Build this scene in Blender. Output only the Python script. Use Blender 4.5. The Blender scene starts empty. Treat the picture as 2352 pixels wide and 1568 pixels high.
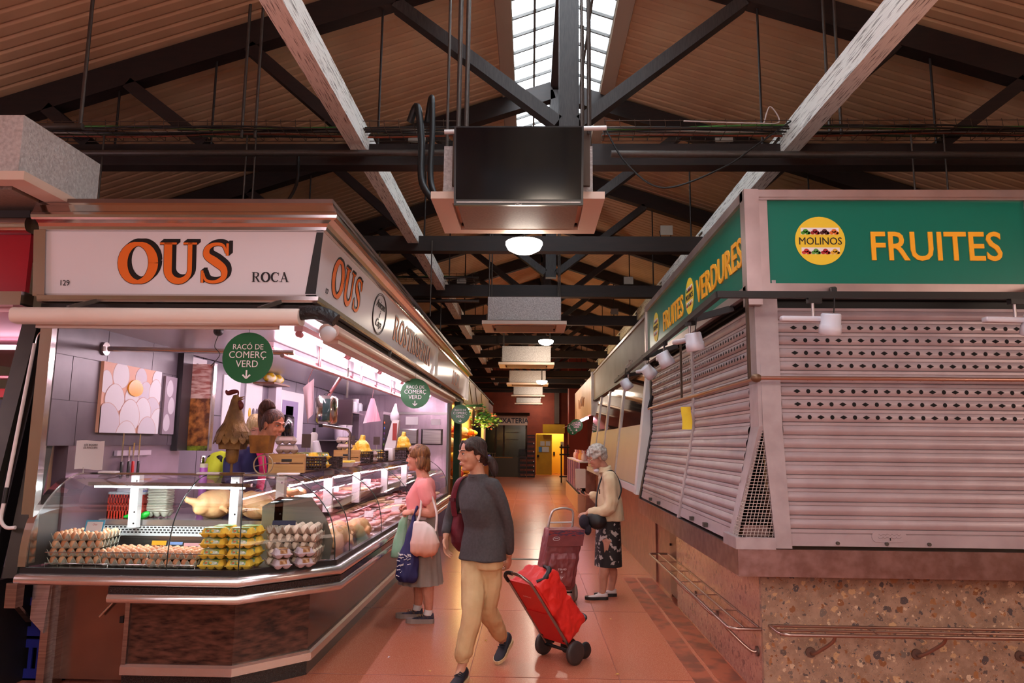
import bpy, math, random
from math import sin, cos, pi, radians as RD, sqrt, hypot, atan2
from mathutils import Vector as V, Matrix as M, noise as NZ
random.seed(7)
S = bpy.context.scene
COL = S.collection
# ---------------------------------------------------------------- camera
FPX = 1640.0
cam = bpy.data.cameras.new('camera'); co = bpy.data.objects.new('camera', cam); COL.objects.link(co)
cam.sensor_width = 36.0; cam.lens = FPX / 2352 * 36; cam.clip_end = 200; cam.clip_start = .05
_p = math.atan(233 / FPX); _y = math.atan(45 / hypot(FPX, 233)); _r = RD(.6)
fw = V((-sin(_y) * cos(_p), cos(_y) * cos(_p), sin(_p))); rt = V((cos(_y), sin(_y), 0)); up = rt.cross(fw)
r2 = rt * cos(_r) + up * sin(_r); u2 = up * cos(_r) - rt * sin(_r)
mm = M((r2, u2, -fw)).transposed().to_4x4(); mm.translation = (0, 0, 1.6)
co.matrix_world = mm
S.camera = co
# ---------------------------------------------------------------- view, world, added fill lights
S.view_settings.view_transform = 'Standard'; S.view_settings.look = 'None'
S.view_settings.exposure = 0.0; S.view_settings.gamma = 1.0; S.view_settings.use_curve_mapping = False
w = bpy.data.worlds.new('world'); S.world = w; w.use_nodes = True
bg = w.node_tree.nodes['Background']; bg.inputs[0].default_value = (.86, .93, 1, 1); bg.inputs[1].default_value = 13.0
S.cycles.max_bounces = 6; S.cycles.diffuse_bounces = 3; S.cycles.glossy_bounces = 4; S.cycles.transparent_max_bounces = 14
S.cycles.caustics_reflective = False; S.cycles.caustics_refractive = False; S.cycles.sample_clamp_indirect = 4.0
def area(name, loc, size, power, color, look):
    l = bpy.data.lights.new(name, 'AREA'); l.shape = 'RECTANGLE'; l.size, l.size_y = size; l.energy = power; l.color = color
    o = bpy.data.objects.new(name, l); COL.objects.link(o); o.location = loc
    o.rotation_euler = (V(look) - V(loc)).to_track_quat('-Z', 'Y').to_euler(); return o
PINK = (1, .70, .80); WARM = (1, .80, .62)
area('unseen_fill_left', (-2.3, -1.2, 2.5), (.5, 4), 60, (1, .80, .88), (-.6, .6, .6))  # unseen fill added behind the camera, tinted like stall tubes
area('unseen_fill_right', (2.0, -1.0, 2.6), (.5, 4), 36, (1, .80, .88), (1.0, 3.4, 1.0))  # added fill aimed at the right-hand stall, no fixture built
area('unseen_fill_overhead', (.2, -1.5, 3.2), (.5, .5), 45, (1, .86, .74), (.2, 1.5, 0))  # unseen fill added above the near floor, without a fixture
area('unseen_fill_behind', (.3, -6.0, 3.2), (.6, .6), 90, WARM, (.3, -2, 0))  # added warm fill farther back, no visible source
area('unseen_fill_side', (5.4, 2.2, 2.5), (3, .5), 40, (1, .74, .6), (3.0, 4.4, 1.2))  # fill added out of view to brighten the right shutter front
area('unseen_fill_side', (-6.5, 3.0, 2.6), (2, .5), 60, PINK, (-3, 4.6, .4))  # added pink fill, out of view, for the left counter end
# ---------------------------------------------------------------- colours and materials
def lin(c): return tuple((x / 255 / 12.92 if x / 255 <= .04045 else ((x / 255 + .055) / 1.055) ** 2.4) for x in c)
MATS = {}
def mat(name, c, rough=.5, metal=0, spec=.5, c2=None, scale=20, detail=4, emit=0, ecol=None, bump=0, bscale=None, stretch=None, lo=.35, hi=.65, alpha=1, coat=0, sheen=0, trans=0, kind='noise', sub=0):
    """principled material; c2 gives a second colour mixed in by object-space noise / voronoi / waves"""
    if name in MATS: return MATS[name]
    m = bpy.data.materials.new(name); m.use_nodes = True; MATS[name] = m
    N = m.node_tree.nodes; L = m.node_tree.links; b = N['Principled BSDF']
    col = (*lin(c), 1)
    b.inputs['Base Color'].default_value = col; b.inputs['Roughness'].default_value = rough; b.inputs['Metallic'].default_value = metal
    b.inputs['Specular IOR Level'].default_value = spec; b.inputs['Alpha'].default_value = alpha; b.inputs['Coat Weight'].default_value = coat
    b.inputs['Transmission Weight'].default_value = trans
    if sub: b.inputs['Subsurface Weight'].default_value = sub; b.inputs['Subsurface Radius'].default_value = (.012, .006, .004)
    if emit: b.inputs['Emission Color'].default_value = (*lin(ecol or c), 1); b.inputs['Emission Strength'].default_value = emit
    if c2 or bump:
        tc = N.new('ShaderNodeTexCoord'); mp = N.new('ShaderNodeMapping'); L.new(tc.outputs['Object'], mp.inputs[0])
        if stretch: mp.inputs['Scale'].default_value = stretch
        def tex(sc):
            if kind == 'voronoi': t = N.new('ShaderNodeTexVoronoi'); o = t.outputs['Distance']
            elif kind == 'wave': t = N.new('ShaderNodeTexWave'); t.inputs['Distortion'].default_value = 6; t.inputs['Detail'].default_value = detail; t.inputs['Detail Scale'].default_value = 1.5; o = t.outputs['Fac']
            else: t = N.new('ShaderNodeTexNoise'); t.inputs['Detail'].default_value = detail; o = t.outputs['Fac']
            t.inputs['Scale'].default_value = sc; L.new(mp.outputs[0], t.inputs['Vector']); return o
        if c2:
            r = N.new('ShaderNodeValToRGB'); e = r.color_ramp.elements
            e[0].position = lo; e[1].position = hi; e[0].color = col; e[1].color = (*lin(c2), 1)
            L.new(tex(scale), r.inputs[0]); L.new(r.outputs[0], b.inputs['Base Color'])
        if bump:
            bp = N.new('ShaderNodeBump'); bp.inputs['Strength'].default_value = bump; bp.inputs['Distance'].default_value = .02
            L.new(tex(bscale or scale), bp.inputs['Height']); L.new(bp.outputs[0], b.inputs['Normal'])
    return m
def glassmat(name, tint=(255, 255, 255), refl=.5, film=.06):
    m = bpy.data.materials.new(name); m.use_nodes = True; MATS[name] = m
    N = m.node_tree.nodes; L = m.node_tree.links; N.remove(N['Principled BSDF'])
    t = N.new('ShaderNodeBsdfTransparent'); t.inputs[0].default_value = (*lin(tint), 1)
    g = N.new('ShaderNodeBsdfGlossy'); g.inputs['Roughness'].default_value = .03
    f = N.new('ShaderNodeFresnel'); f.inputs[0].default_value = 1.45
    x = N.new('ShaderNodeMixShader'); mu = N.new('ShaderNodeMath'); mu.operation = 'MULTIPLY_ADD'; mu.inputs[1].default_value = refl * 1.6; mu.inputs[2].default_value = film * .3
    L.new(f.outputs[0], mu.inputs[0]); L.new(mu.outputs[0], x.inputs[0]); L.new(t.outputs[0], x.inputs[1]); L.new(g.outputs[0], x.inputs[2])
    L.new(x.outputs[0], N['Material Output'].inputs[0]); return m
def emat(name, c, s):
    return mat(name, (240, 240, 240), emit=s, ecol=c)
# ---------------------------------------------------------------- mesh builder
def rotz(a): return M.Rotation(a, 3, 'Z')
def axes(d, hint=None):
    d = V(d).normalized(); h = V(hint) if hint else (V((0, 0, 1)) if abs(d.z) < .95 else V((1, 0, 0)))
    a = h.cross(d).normalized(); return a, d.cross(a), d
class MB:
    def __init__(s): s.v = []; s.f = []; s.sm = []; s.mi = []; s.cur = 0
    def add(s, vs, fs, smooth=False):
        n = len(s.v); s.v += [V(p) for p in vs]
        for f in fs: s.f.append([i + n for i in f]); s.sm.append(smooth); s.mi.append(s.cur)
        return s
    def box(s, x0, y0, z0, x1, y1, z1):
        vs = [(x, y, z) for z in (z0, z1) for y in (y0, y1) for x in (x0, x1)]
        return s.add(vs, [(0, 2, 3, 1), (4, 5, 7, 6), (0, 1, 5, 4), (2, 6, 7, 3), (0, 4, 6, 2), (1, 3, 7, 5)])
    def bx(s, c, sz, R=None):
        c = V(c); vs = []
        for z in (-.5, .5):
            for y in (-.5, .5):
                for x in (-.5, .5):
                    p = V((x * sz[0], y * sz[1], z * sz[2])); vs.append(c + (R @ p if R else p))
        return s.add(vs, [(0, 2, 3, 1), (4, 5, 7, 6), (0, 1, 5, 4), (2, 6, 7, 3), (0, 4, 6, 2), (1, 3, 7, 5)])
    def rbox(s, c, sz, r, R=None, n=3):
        """box with rounded vertical edges and small bevel on top/bottom"""
        a, b, h = sz[0] / 2, sz[1] / 2, sz[2] / 2; r = min(r, a * .98, b * .98); k = min(r, h) * .5
        def ring(z, ins):
            o = []
            for qx, qy, t0 in ((1, 1, 0), (-1, 1, pi / 2), (-1, -1, pi), (1, -1, 1.5 * pi)):
                for i in range(n + 1):
                    t = t0 + pi / 2 * i / n; rr = max(r - ins, .0005)
                    o.append(V((qx * (a - r) + cos(t) * rr, qy * (b - r) + sin(t) * rr, z)))
            return o
        rs = [ring(-h, k), ring(-h + k, 0), ring(h - k, 0), ring(h, k)]
        rs = [[V(c) + (R @ p if R else p) for p in q] for q in rs]
        return s.loft(rs, True, True)
    def bar(s, p0, p1, wd, ht, hint=None):
        p0, p1 = V(p0), V(p1); a, b, d = axes(p1 - p0, hint)
        vs = [p + a * x * wd / 2 + b * y * ht / 2 for p in (p0, p1) for x, y in ((-1, -1), (1, -1), (1, 1), (-1, 1))]
        return s.add(vs, [(3, 2, 1, 0), (4, 5, 6, 7), (0, 1, 5, 4), (1, 2, 6, 5), (2, 3, 7, 6), (3, 0, 4, 7)])
    def cyl(s, p0, p1, r, r1=None, n=12, caps=True):
        p0, p1 = V(p0), V(p1); r1 = r if r1 is None else r1; a, b, d = axes(p1 - p0)
        vs = []
        for p, q in ((p0, r), (p1, r1)): vs += [p + (a * cos(2 * pi * i / n) + b * sin(2 * pi * i / n)) * q for i in range(n)]
        s.add(vs, [(i, (i + 1) % n, n + (i + 1) % n, n + i) for i in range(n)], True)
        if caps: s.add(vs, [list(range(n))[::-1], list(range(n, 2 * n))])
        return s
    def tube(s, pts, r, n=8, closed=False, caps=True):
        pts = [V(p) for p in pts]; k = len(pts); rr = r if isinstance(r, (list, tuple)) else [r] * k; rings = []; pa = None
        for i, p in enumerate(pts):
            d = (pts[(i + 1) % k] - pts[i - 1]) if closed else (pts[min(i + 1, k - 1)] - pts[max(i - 1, 0)])
            if d.length < 1e-9: d = V((0, 0, 1))
            d.normalize()
            if pa is None: a, b, _ = axes(d)
            else:
                a = pa - d * pa.dot(d); a = a.normalized() if a.length > 1e-6 else axes(d)[0]; b = d.cross(a)
            pa = a; rings.append([p + (a * cos(2 * pi * j / n) + b * sin(2 * pi * j / n)) * rr[i] for j in range(n)])
        if closed: rings.append(rings[0]); caps = False
        return s.loft(rings, caps, caps)
    def loft(s, rings, c0=False, c1=False, smooth=True, close=True):
        n = len(rings[0]); vs = [p for r in rings for p in r]; fs = []
        for i in range(len(rings) - 1):
            for j in range(n if close else n - 1): fs.append((i * n + j, i * n + (j + 1) % n, (i + 1) * n + (j + 1) % n, (i + 1) * n + j))
        s.add(vs, fs, smooth)
        if c0: s.add(rings[0], [list(range(n))[::-1]])
        if c1: s.add(rings[-1], [list(range(n))])
        return s
    def lathe(s, prof, o=(0, 0, 0), d=(0, 0, 1), n=16, smooth=True):
        a, b, d = axes(d); o = V(o)
        return s.loft([[o + d * z + (a * cos(2 * pi * j / n) + b * sin(2 * pi * j / n)) * max(r, .0003) for j in range(n)] for r, z in prof], prof[0][0] > .001, prof[-1][0] > .001, smooth)
    def ell(s, c, r, R=None, n=14, m=9):
        c = V(c); rings = []
        for i in range(m + 1):
            t = pi * i / m; rings.append([c + (R @ q if R else q) for q in (V((r[0] * sin(t) * cos(2 * pi * j / n), r[1] * sin(t) * sin(2 * pi * j / n), -r[2] * cos(t))) for j in range(n))])
        return s.loft(rings)
    def prism(s, poly, o, u, v, w, smooth=False):
        """polygon in (u,v) from origin o extruded along vector w"""
        o, u, v, w = V(o), V(u), V(v), V(w); n = len(poly); a = [o + u * x + v * y for x, y in poly]; b = [p + w for p in a]
        if u.cross(v).dot(w) < 0: a, b = b, a
        s.add(a, [list(range(n))[::-1]]); s.add(b, [list(range(n))])
        area2 = sum(poly[i][0] * poly[(i + 1) % n][1] - poly[(i + 1) % n][0] * poly[i][1] for i in range(n))
        fs = [(i, (i + 1) % n, n + (i + 1) % n, n + i) for i in range(n)]
        return s.add(a + b, fs if area2 > 0 else [f[::-1] for f in fs], smooth)
    def sheet(s, fn, nu, nv, smooth=True, th=0):
        g = [[V(fn(i / nu, j / nv)) for j in range(nv + 1)] for i in range(nu + 1)]; m_ = nv + 1
        fs = [(i * m_ + j, (i + 1) * m_ + j, (i + 1) * m_ + j + 1, i * m_ + j + 1) for i in range(nu) for j in range(nv)]
        s.add([p for r in g for p in r], fs, smooth)
        if th:
            def nm(i, j):
                a = g[min(i + 1, nu)][j] - g[max(i - 1, 0)][j]; b = g[i][min(j + 1, nv)] - g[i][max(j - 1, 0)]; c = a.cross(b)
                return c.normalized() if c.length > 1e-12 else V((0, 0, 1))
            h = [[g[i][j] - nm(i, j) * th for j in range(nv + 1)] for i in range(nu + 1)]
            s.add([p for r in h for p in r], [f[::-1] for f in fs], smooth)
            A = [p for r in g for p in r]; B = [p for r in h for p in r]; k = len(A)
            e = [i * m_ for i in range(nu + 1)] + [nu * m_ + j for j in range(1, nv + 1)] + [i * m_ + nv for i in range(nu - 1, -1, -1)] + [j for j in range(nv - 1, 0, -1)]
            s.add(A + B, [(e[i], k + e[i], k + e[(i + 1) % len(e)], e[(i + 1) % len(e)]) for i in range(len(e))])
        return s
    def xf(s, m_):
        s.v = [m_ @ p for p in s.v]; return s
    def join(s, o, m_=None):
        n = len(s.v); s.v += [(m_ @ p if m_ else p.copy()) for p in o.v]
        s.f += [[i + n for i in f] for f in o.f]; s.sm += o.sm; s.mi += [s.cur] * len(o.f); return s
    def mesh(s, name, mats):
        me = bpy.data.meshes.new(name); me.from_pydata([tuple(p) for p in s.v], [], s.f)
        me.polygons.foreach_set('use_smooth', s.sm)
        for q in (mats if isinstance(mats, list) else [mats]): me.materials.append(q)
        if isinstance(mats, list): me.polygons.foreach_set('material_index', s.mi)
        me.update(); return me
    def build(s, name, mats, parent=None, label=None, cat=None, group=None, kind=None, local=False):
        """one mesh object; vertices are world coordinates unless local (then the parent's frame)"""
        if not s.v: return None
        if parent:
            if not local:
                inv = WM(parent).inverted(); s.v = [inv @ p for p in s.v]
            org = V((0, 0, 0))
        else:
            xs = [p.x for p in s.v]; ys = [p.y for p in s.v]; org = V(((min(xs) + max(xs)) / 2, (min(ys) + max(ys)) / 2, min(p.z for p in s.v)))
            s.v = [p - org for p in s.v]
        o = bpy.data.objects.new(name, s.mesh(name, mats)); COL.objects.link(o)
        if parent: o.parent = parent
        else: o.location = org
        tag(o, label, cat, group, kind); return o
def WM(o):
    m_ = M.LocRotScale(o.location, o.rotation_euler, o.scale)
    return WM(o.parent) @ m_ if o.parent else m_
def tag(o, label=None, cat=None, group=None, kind=None):
    for k, x in (('label', label), ('category', cat), ('group', group), ('kind', kind)):
        if x: o[k] = x
    return o
def thing(name, label, cat, loc=(0, 0, 0), rz=0, group=None, kind=None):
    o = bpy.data.objects.new(name, None); COL.objects.link(o); o.location = loc; o.rotation_euler = (0, 0, rz); o.empty_display_size = .1
    return tag(o, label, cat, group, kind)
def dup(o, loc=None, rz=None, label=None, group=None, parent=None):
    c = o.copy(); COL.objects.link(c); c.parent = parent
    if loc is not None: c.location = loc
    if rz is not None: c.rotation_euler = rz if isinstance(rz, (tuple, list)) else (0, 0, rz)
    if label: c['label'] = label
    if group: c['group'] = group
    for ch in KIDS(o): dup(ch, parent=c)
    return c
def KIDS(o): return list(o.children)
def curve_pts(ctrl, n=8, closed=False):
    """Catmull-Rom through control points"""
    P = [V(p) for p in ctrl]; k = len(P); out = []
    for i in range(k if closed else k - 1):
        a, b, c, d = (P[(i - 1) % k], P[i], P[(i + 1) % k], P[(i + 2) % k]) if closed else (P[max(i - 1, 0)], P[i], P[i + 1], P[min(i + 2, k - 1)])
        for j in range(n):
            t = j / n; out.append(.5 * ((2 * b) + (c - a) * t + (2 * a - 5 * b + 4 * c - d) * t * t + (3 * b - a - 3 * c + d) * t ** 3))
    if not closed: out.append(P[-1].copy())
    return out
def bake(ob):
    """evaluated mesh of a temporary object, then the object is removed"""
    COL.objects.link(ob); dg = bpy.context.evaluated_depsgraph_get(); dg.update()
    me = bpy.data.meshes.new_from_object(ob.evaluated_get(dg)); d = ob.data; bpy.data.objects.remove(ob)
    return me
_TX = {}
def text_mb(t, extrude=.02, shear=0, space=1.0, bold=0):
    """lettering of unit height in the xy plane, centred in x, as a mesh builder"""
    key = (t, extrude, shear, space, bold)
    if key not in _TX:
        c = bpy.data.curves.new('t', 'FONT'); c.body = t; c.extrude = extrude; c.align_x = 'CENTER'; c.shear = shear; c.space_character = space; c.offset = bold; c.resolution_u = 3
        me = bake(bpy.data.objects.new('t', c)); _TX[key] = ([v.co.copy() for v in me.vertices], [list(p.vertices) for p in me.polygons])
        bpy.data.meshes.remove(me); bpy.data.curves.remove(c)
    b = MB(); vs, fs = _TX[key]; b.add(vs, fs); return b
def put_text(b, t, o, u, v, h, squash=1.0, **k):
    """adds lettering to builder b: o baseline centre, u reading direction, v up (unit), h cap height"""
    u, v = V(u).normalized(), V(v).normalized(); n = u.cross(v); q = h / .72
    m_ = M(((u * q * squash).to_4d(), (v * q).to_4d(), (n * q).to_4d(), (0, 0, 0, 1))).transposed()
    for i in range(3): m_[3][i] = 0
    m_[0][3], m_[1][3], m_[2][3] = o; m_[3][3] = 1
    tb = text_mb(t, **k); n0 = len(b.v)
    b.add([m_ @ p for p in tb.v], tb.f); return b
def scribble(b, o, u, v, L_, h, r, seed=0):
    """unreadable handwriting-like stroke"""
    o, u, v = V(o), V(u), V(v)
    b.tube(curve_pts([o + u * (L_ * (i / 14 - .5) + .3 * h * cos(i * 1.7 + seed)) + v * (h * (.5 + .5 * sin(i * 2.3 + seed))) for i in range(15)], 4), r, 4); return b
# shared materials
STEEL = mat('brushed_stainless_steel', (176, 172, 170), .28, 1, c2=(150, 146, 144), scale=3, stretch=(1, 1, 40))
CHROME = mat('polished_steel', (216, 212, 208), .16, 1)
ALU = mat('satin_aluminium', (190, 182, 182), .38, .75, c2=(172, 164, 164), scale=6)
GALV = mat('grey_metal_pipe', (84, 79, 75), .5, .6, c2=(80, 72, 66), scale=30)
DARKST = mat('dark_metal', (44, 38, 36), .5, .5)
BLACK = mat('matt_black', (14, 13, 13), .5)
WHITE = mat('white_paint', (226, 222, 220), .4)
PAPER = mat('white_paper', (235, 230, 232), .8)
INK = mat('dark_ink', (24, 20, 20), .6)
GLASS = glassmat('clear_glass', (250, 252, 251), .22, .04)
GREENS = mat('green_sign_board', (24, 98, 54), .35)
TUBE = emat('fluorescent_tube', (255, 226, 240), 62)
LAMPB = emat('bright_dome_lamp', (255, 236, 214), 110)
LEDGE = mat('satin_steel_ledge', (224, 220, 216), .26, .9)
LAMPW = emat('warm_dome_lamp', (255, 240, 224), 34)
# ================================================================ the hall
TERR = mat('red_terrazzo', (180, 96, 70), .30, c2=(204, 132, 104), scale=160, detail=3, lo=.42, hi=.7)
_n = TERR.node_tree; _b = _n.nodes['Principled BSDF']
_t = _n.nodes.new('ShaderNodeTexNoise'); _t.inputs['Scale'].default_value = 1.3; _t.inputs['Detail'].default_value = 5
_r1 = _n.nodes.new('ShaderNodeMapRange'); _r1.inputs[1].default_value = .3; _r1.inputs[2].default_value = .7; _r1.inputs[3].default_value = .20; _r1.inputs[4].default_value = .36
_n.links.new(_t.outputs[0], _r1.inputs[0]); _n.links.new(_r1.outputs[0], _b.inputs['Roughness'])
XL, XR, YB = -6.9, 7.5, 37.2; XM = .33
MB().box(XL - 4, -9, -.12, XR + 4, YB + .3, 0).build('floor', TERR, kind='structure')
j = MB()
for k in range(-2, 19): j.box(-1.55, k * 2 + 1.2, 0, 1.5, k * 2 + 1.206, .0012)
for x in (-.42, .62): j.box(x, -4, 0, x + .005, 36, .0012)
j.build('trim_1', mat('floor_joint', (150, 72, 54), .5), kind='structure')
g = MB(); g.box(1.13, 4.7, 0, 1.27, 9, .002); g.box(1.30, 4.7, 0, 1.47, 9, .002)
g.build('trim_2', mat('border_tiles', (172, 92, 66), .4, c2=(120, 66, 52), scale=5, stretch=(1, 1, 1), lo=.45, hi=.6), kind='structure')
CREAMW = mat('cream_side_wall', (206, 186, 160), .7)
WALLM = mat('terracotta_paint', (150, 66, 44), .7, c2=(128, 54, 38), scale=2)
wb = MB(); wb.box(XL, YB, 0, .28, YB + .3, 8); wb.box(1.72, YB, 0, XR, YB + .3, 8); wb.box(.28, YB, 2.1, 1.72, YB + .3, 8)
wb.build('wall_back', WALLM, kind='structure')
MB().box(XL - .3, -9, 0, XL, YB, 4.6).build('wall_left', CREAMW, kind='structure')
MB().box(XR, -9, 0, XR + .3, YB, 4.6).build('wall_right', CREAMW, kind='structure')
MB().box(XL, -9.3, 0, XR, -9, 8).build('wall_front', CREAMW, kind='structure')
# corrugated roof, two slopes with the ridge skylight left open between
SL = .323; ZR = 6.47
def rz_(x): return ZR - SL * abs(x - XM)
SKY0, SKY1, SKW = -8.0, 10.75, .58
ROOFM = mat('corrugated_roof_lining', (214, 178, 140), .6, c2=(196, 158, 122), scale=1.2)
def slope(sx):
    b = MB(); ys = []; y = -9.0
    while y < YB + .2:
        ph = ((y + 9) / .145) % 1.0; ys.append((y, .0 if ph < .74 else .034 * min(1, 6 * min(ph - .74, 1 - ph)))); y += .145 / 12
    vs = []; fs = []
    for (y, dz) in ys:
        x0 = SKW + .16 if SKY0 < y < SKY1 else .02
        xe = 7.6 if sx > 0 else 7.6
        for x in (x0, xe): vs.append((XM + sx * x, y, rz_(XM + x) + dz))
    for i in range(len(ys) - 1):
        q = (2 * i, 2 * i + 1, 2 * i + 3, 2 * i + 2); fs.append(q if sx > 0 else q[::-1])
    b.add(vs, fs, True); return b
slope(-1).build('ceiling', ROOFM, kind='structure'); slope(1).build('ceiling', ROOFM, kind='structure')
BOARD = mat('painted_roof_board', (166, 138, 116), .6)
for i, sx in enumerate((-1, 1)):
    a = MB(); a.bar((XM + sx * (SKW + .08), SKY0, rz_(XM + SKW + .08) - .02), (XM + sx * (SKW + .08), SKY1, rz_(XM + SKW + .08) - .02), .17, .05, (sx * .31, 0, 1)); a.build('trim_%d' % (3 + i), BOARD, kind='structure')
# skylight: two glazed slopes with bars
wd = thing('window_1', None, None, (XM, SKY0, rz_(XM)), kind='structure')
fr = MB(); gl = MB(); SKYB = mat('skylight_bar', (70, 66, 62), .5)
for sx in (-1, 1):
    top = V((XM + sx * .05, 0, ZR + .06)); bot = V((XM + sx * SKW, 0, rz_(XM + SKW) + .06))
    y = SKY0
    while y < SKY1:
        d = V((0, y, 0)); fr.bar(top + d, bot + d, .022, .035, (0, 0, 1)); y += .36
    for t in (.0, .5, 1.0):
        p = top.lerp(bot, t); fr.bar(p + V((0, SKY0, 0)), p + V((0, SKY1, 0)), .028, .045, (0, 0, 1))
    a, b_ = top + V((0, SKY0, .02)), bot + V((0, SKY0, .02)); L_ = V((0, SKY1 - SKY0, 0))
    gl.add([a, b_, b_ + L_, a + L_], [(0, 1, 2, 3)])
fr.build('window_frame', SKYB, wd); gl.build('pane', glassmat('skylight_glass', (250, 253, 255), .3), wd)
MB().box(XM - .09, SKY0, ZR - .12, XM + .09, YB, ZR + .02).build('ridge_beam', mat('ridge_timber', (60, 48, 42), .7), label='dark ridge beam running along the top of the roof under the skylight', cat='beam')
# trusses
TIM = mat('dark_timber', (36, 21, 17), .62, c2=(24, 15, 13), scale=5, stretch=(1, 6, 6))
TIM2 = mat('weathered_grey_timber', (54, 48, 46), .6, c2=(38, 34, 33), scale=12, stretch=(8, 8, 1))
ZT = 4.17
ords = ['nearest', 'second', 'third', 'fourth', 'fifth', 'sixth', 'seventh', 'eighth', 'ninth', 'tenth', 'eleventh']
def truss(y, lab):
    t = thing('roof_truss', lab, 'roof truss', (XM, y, ZT - .1), 0, 'roof trusses along the hall')
    XE = (ZR - .16 - ZT) / SL
    MB().bar((XM - XE - .3, y, ZT), (XM + XE + .3, y, ZT), .16, .20, (0, 0, 1)).build('tie_beam', TIM, t)
    zc = lambda x: rz_(XM + abs(x)) - .17
    for sx in (-1, 1):
        MB().bar((XM + sx * .06, y, zc(0)), (XM + sx * (XE + .4), y, zc(XE + .4)), .15, .24, (0, 0, 1)).build('top_chord', TIM, t)
        for (xa, xb) in ((.1, 1.62), (1.9, 2.98), (3.33, 4.1), (4.42, 4.85)):
            MB().bar((XM + sx * xa, y, (ZT + .12 if xa > 1 else ZT + .32)), (XM + sx * xb, y, zc(xb) - .1), .11, .15, (0, 1, 0)).build('strut', TIM2 if xa < 1 else TIM, t)
        for x in (1.75, 3.3, 4.2):
            MB().cyl((XM + sx * x, y, ZT + .1), (XM + sx * x, y, zc(x) - .1), .011, n=8).build('tie_rod', DARKST, t)
    MB().bar((XM, y, ZT + .24), (XM, y, zc(0)), .18, .15, (0, 1, 0)).build('king_post', TIM2, t)
for i in range(11):
    truss(6.2 + 2.9 * i, '%s dark timber roof truss across the hall, counted from the camera' % ords[i] if i else 'nearest dark timber roof truss, crossing just behind the hanging television')
WHITEB = mat('flaking_white_paint', (240, 240, 232), .7, c2=(120, 116, 108), scale=9, stretch=(12, .6, 12), detail=8, lo=.54, hi=.66, bump=.4)
for x, lab in ((-1.55, 'flaking white longitudinal beam high above the left stall'), (2.28, 'flaking white longitudinal beam high above the right stalls')):
    MB().box(x - .07, -2, ZT + .0, x + .07, 33, ZT + .22).build('roof_beam', WHITEB, label=lab, cat='beam')
# cable trays + pipes
TRAYM = mat('rusty_wire', (74, 56, 44), .6, .4)
def tray(y, x0, x1, z, lab, main):
    t = thing('cable_tray', lab, 'cable tray', ((x0 + x1) / 2, y, z)); b = MB()
    for dy, dz in ((-.13, 0), (.13, 0), (-.13, .07), (.13, .07), (0, 0)): b.tube([(x0, y + dy, z + dz), (x1, y + dy, z + dz)], .0035, 5)
    x = x0
    while x < x1:
        b.tube([(x, y - .13, z + .085), (x + .01, y - .13, z), (x + .02, y + .13, z), (x + .02, y + .13, z + .085)], .003, 4); x += .13
    b.build('wire_basket', TRAYM, t)
    for k in range(9 if main else 5):
        dy = -.11 + .026 * k; pts = []
        for i in range(25):
            u = i / 24; pts.append((x0 + (x1 - x0) * u, y + dy + .02 * sin(9 * u + k), z + .016 + .012 * (k % 3) + .01 * sin(14 * u + 2 * k)))
        cc = [(20, 18, 18), (22, 20, 20), (60, 120, 50), (18, 16, 16), (150, 140, 130), (26, 24, 24), (140, 60, 30), (20, 20, 20), (36, 60, 32)][k]
        MB().tube(pts, .008, 6).build('cable', mat('cable_%d_%d_%d' % cc, cc, .5), t)
tray(6.0, -5.2, -.66, 4.3, 'wire cable tray full of cables across the left of the near truss', 1)
tray(6.0, .62, 5.6, 4.3, 'wire cable tray full of cables across the right of the near truss', 1)
tray(11.8, -3.6, -.9, 4.33, 'wire cable tray on the third truss above the rotisserie sign', 0)
tray(17.6, -4.4, -.9, 4.33, 'wire cable tray on the fifth truss, far left of the aisle', 0)
def pipe(pts, r, m_, name, lab, cat='pipe', n=10, group=None): return MB().tube(pts, r, n).build(name, m_, label=lab, cat=cat, group=group)
pipe([(-5.3, 5.9, 4.09), (-.75, 5.9, 4.09)], .028, GALV, 'grey_pipe', 'grey pipe under the left cable tray')
pipe([(.68, 5.9, 4.08), (6.2, 5.9, 4.06)], .03, GALV, 'grey_pipe', 'brownish grey pipe under the right cable tray')
pipe([(-4.5, 12.0, 4.0), (-.9, 12.0, 4.0)], .03, GALV, 'grey_pipe', 'grey pipe across the third truss left of the aisle')
pipe([(-4.0, 17.75, 4.05), (-.8, 17.75, 4.05)], .03, GALV, 'grey_pipe', 'grey pipe across the far left above the rotisserie sign')
for i, (y, x0, x1, z) in enumerate(((26.5, -5, 3.6, 4.06), (29.4, .5, 6.5, 4.06), (32.3, -5.5, .6, 4.06))):
    pipe([(x0, y, z), (x1, y, z - .05)], .05, GALV, 'lagged_pipe', 'thin horizontal pipe at the far end of the hall, %s' % ['just above the farthest lamps', 'upper right behind the grey sign', 'upper left'][i])
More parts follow.
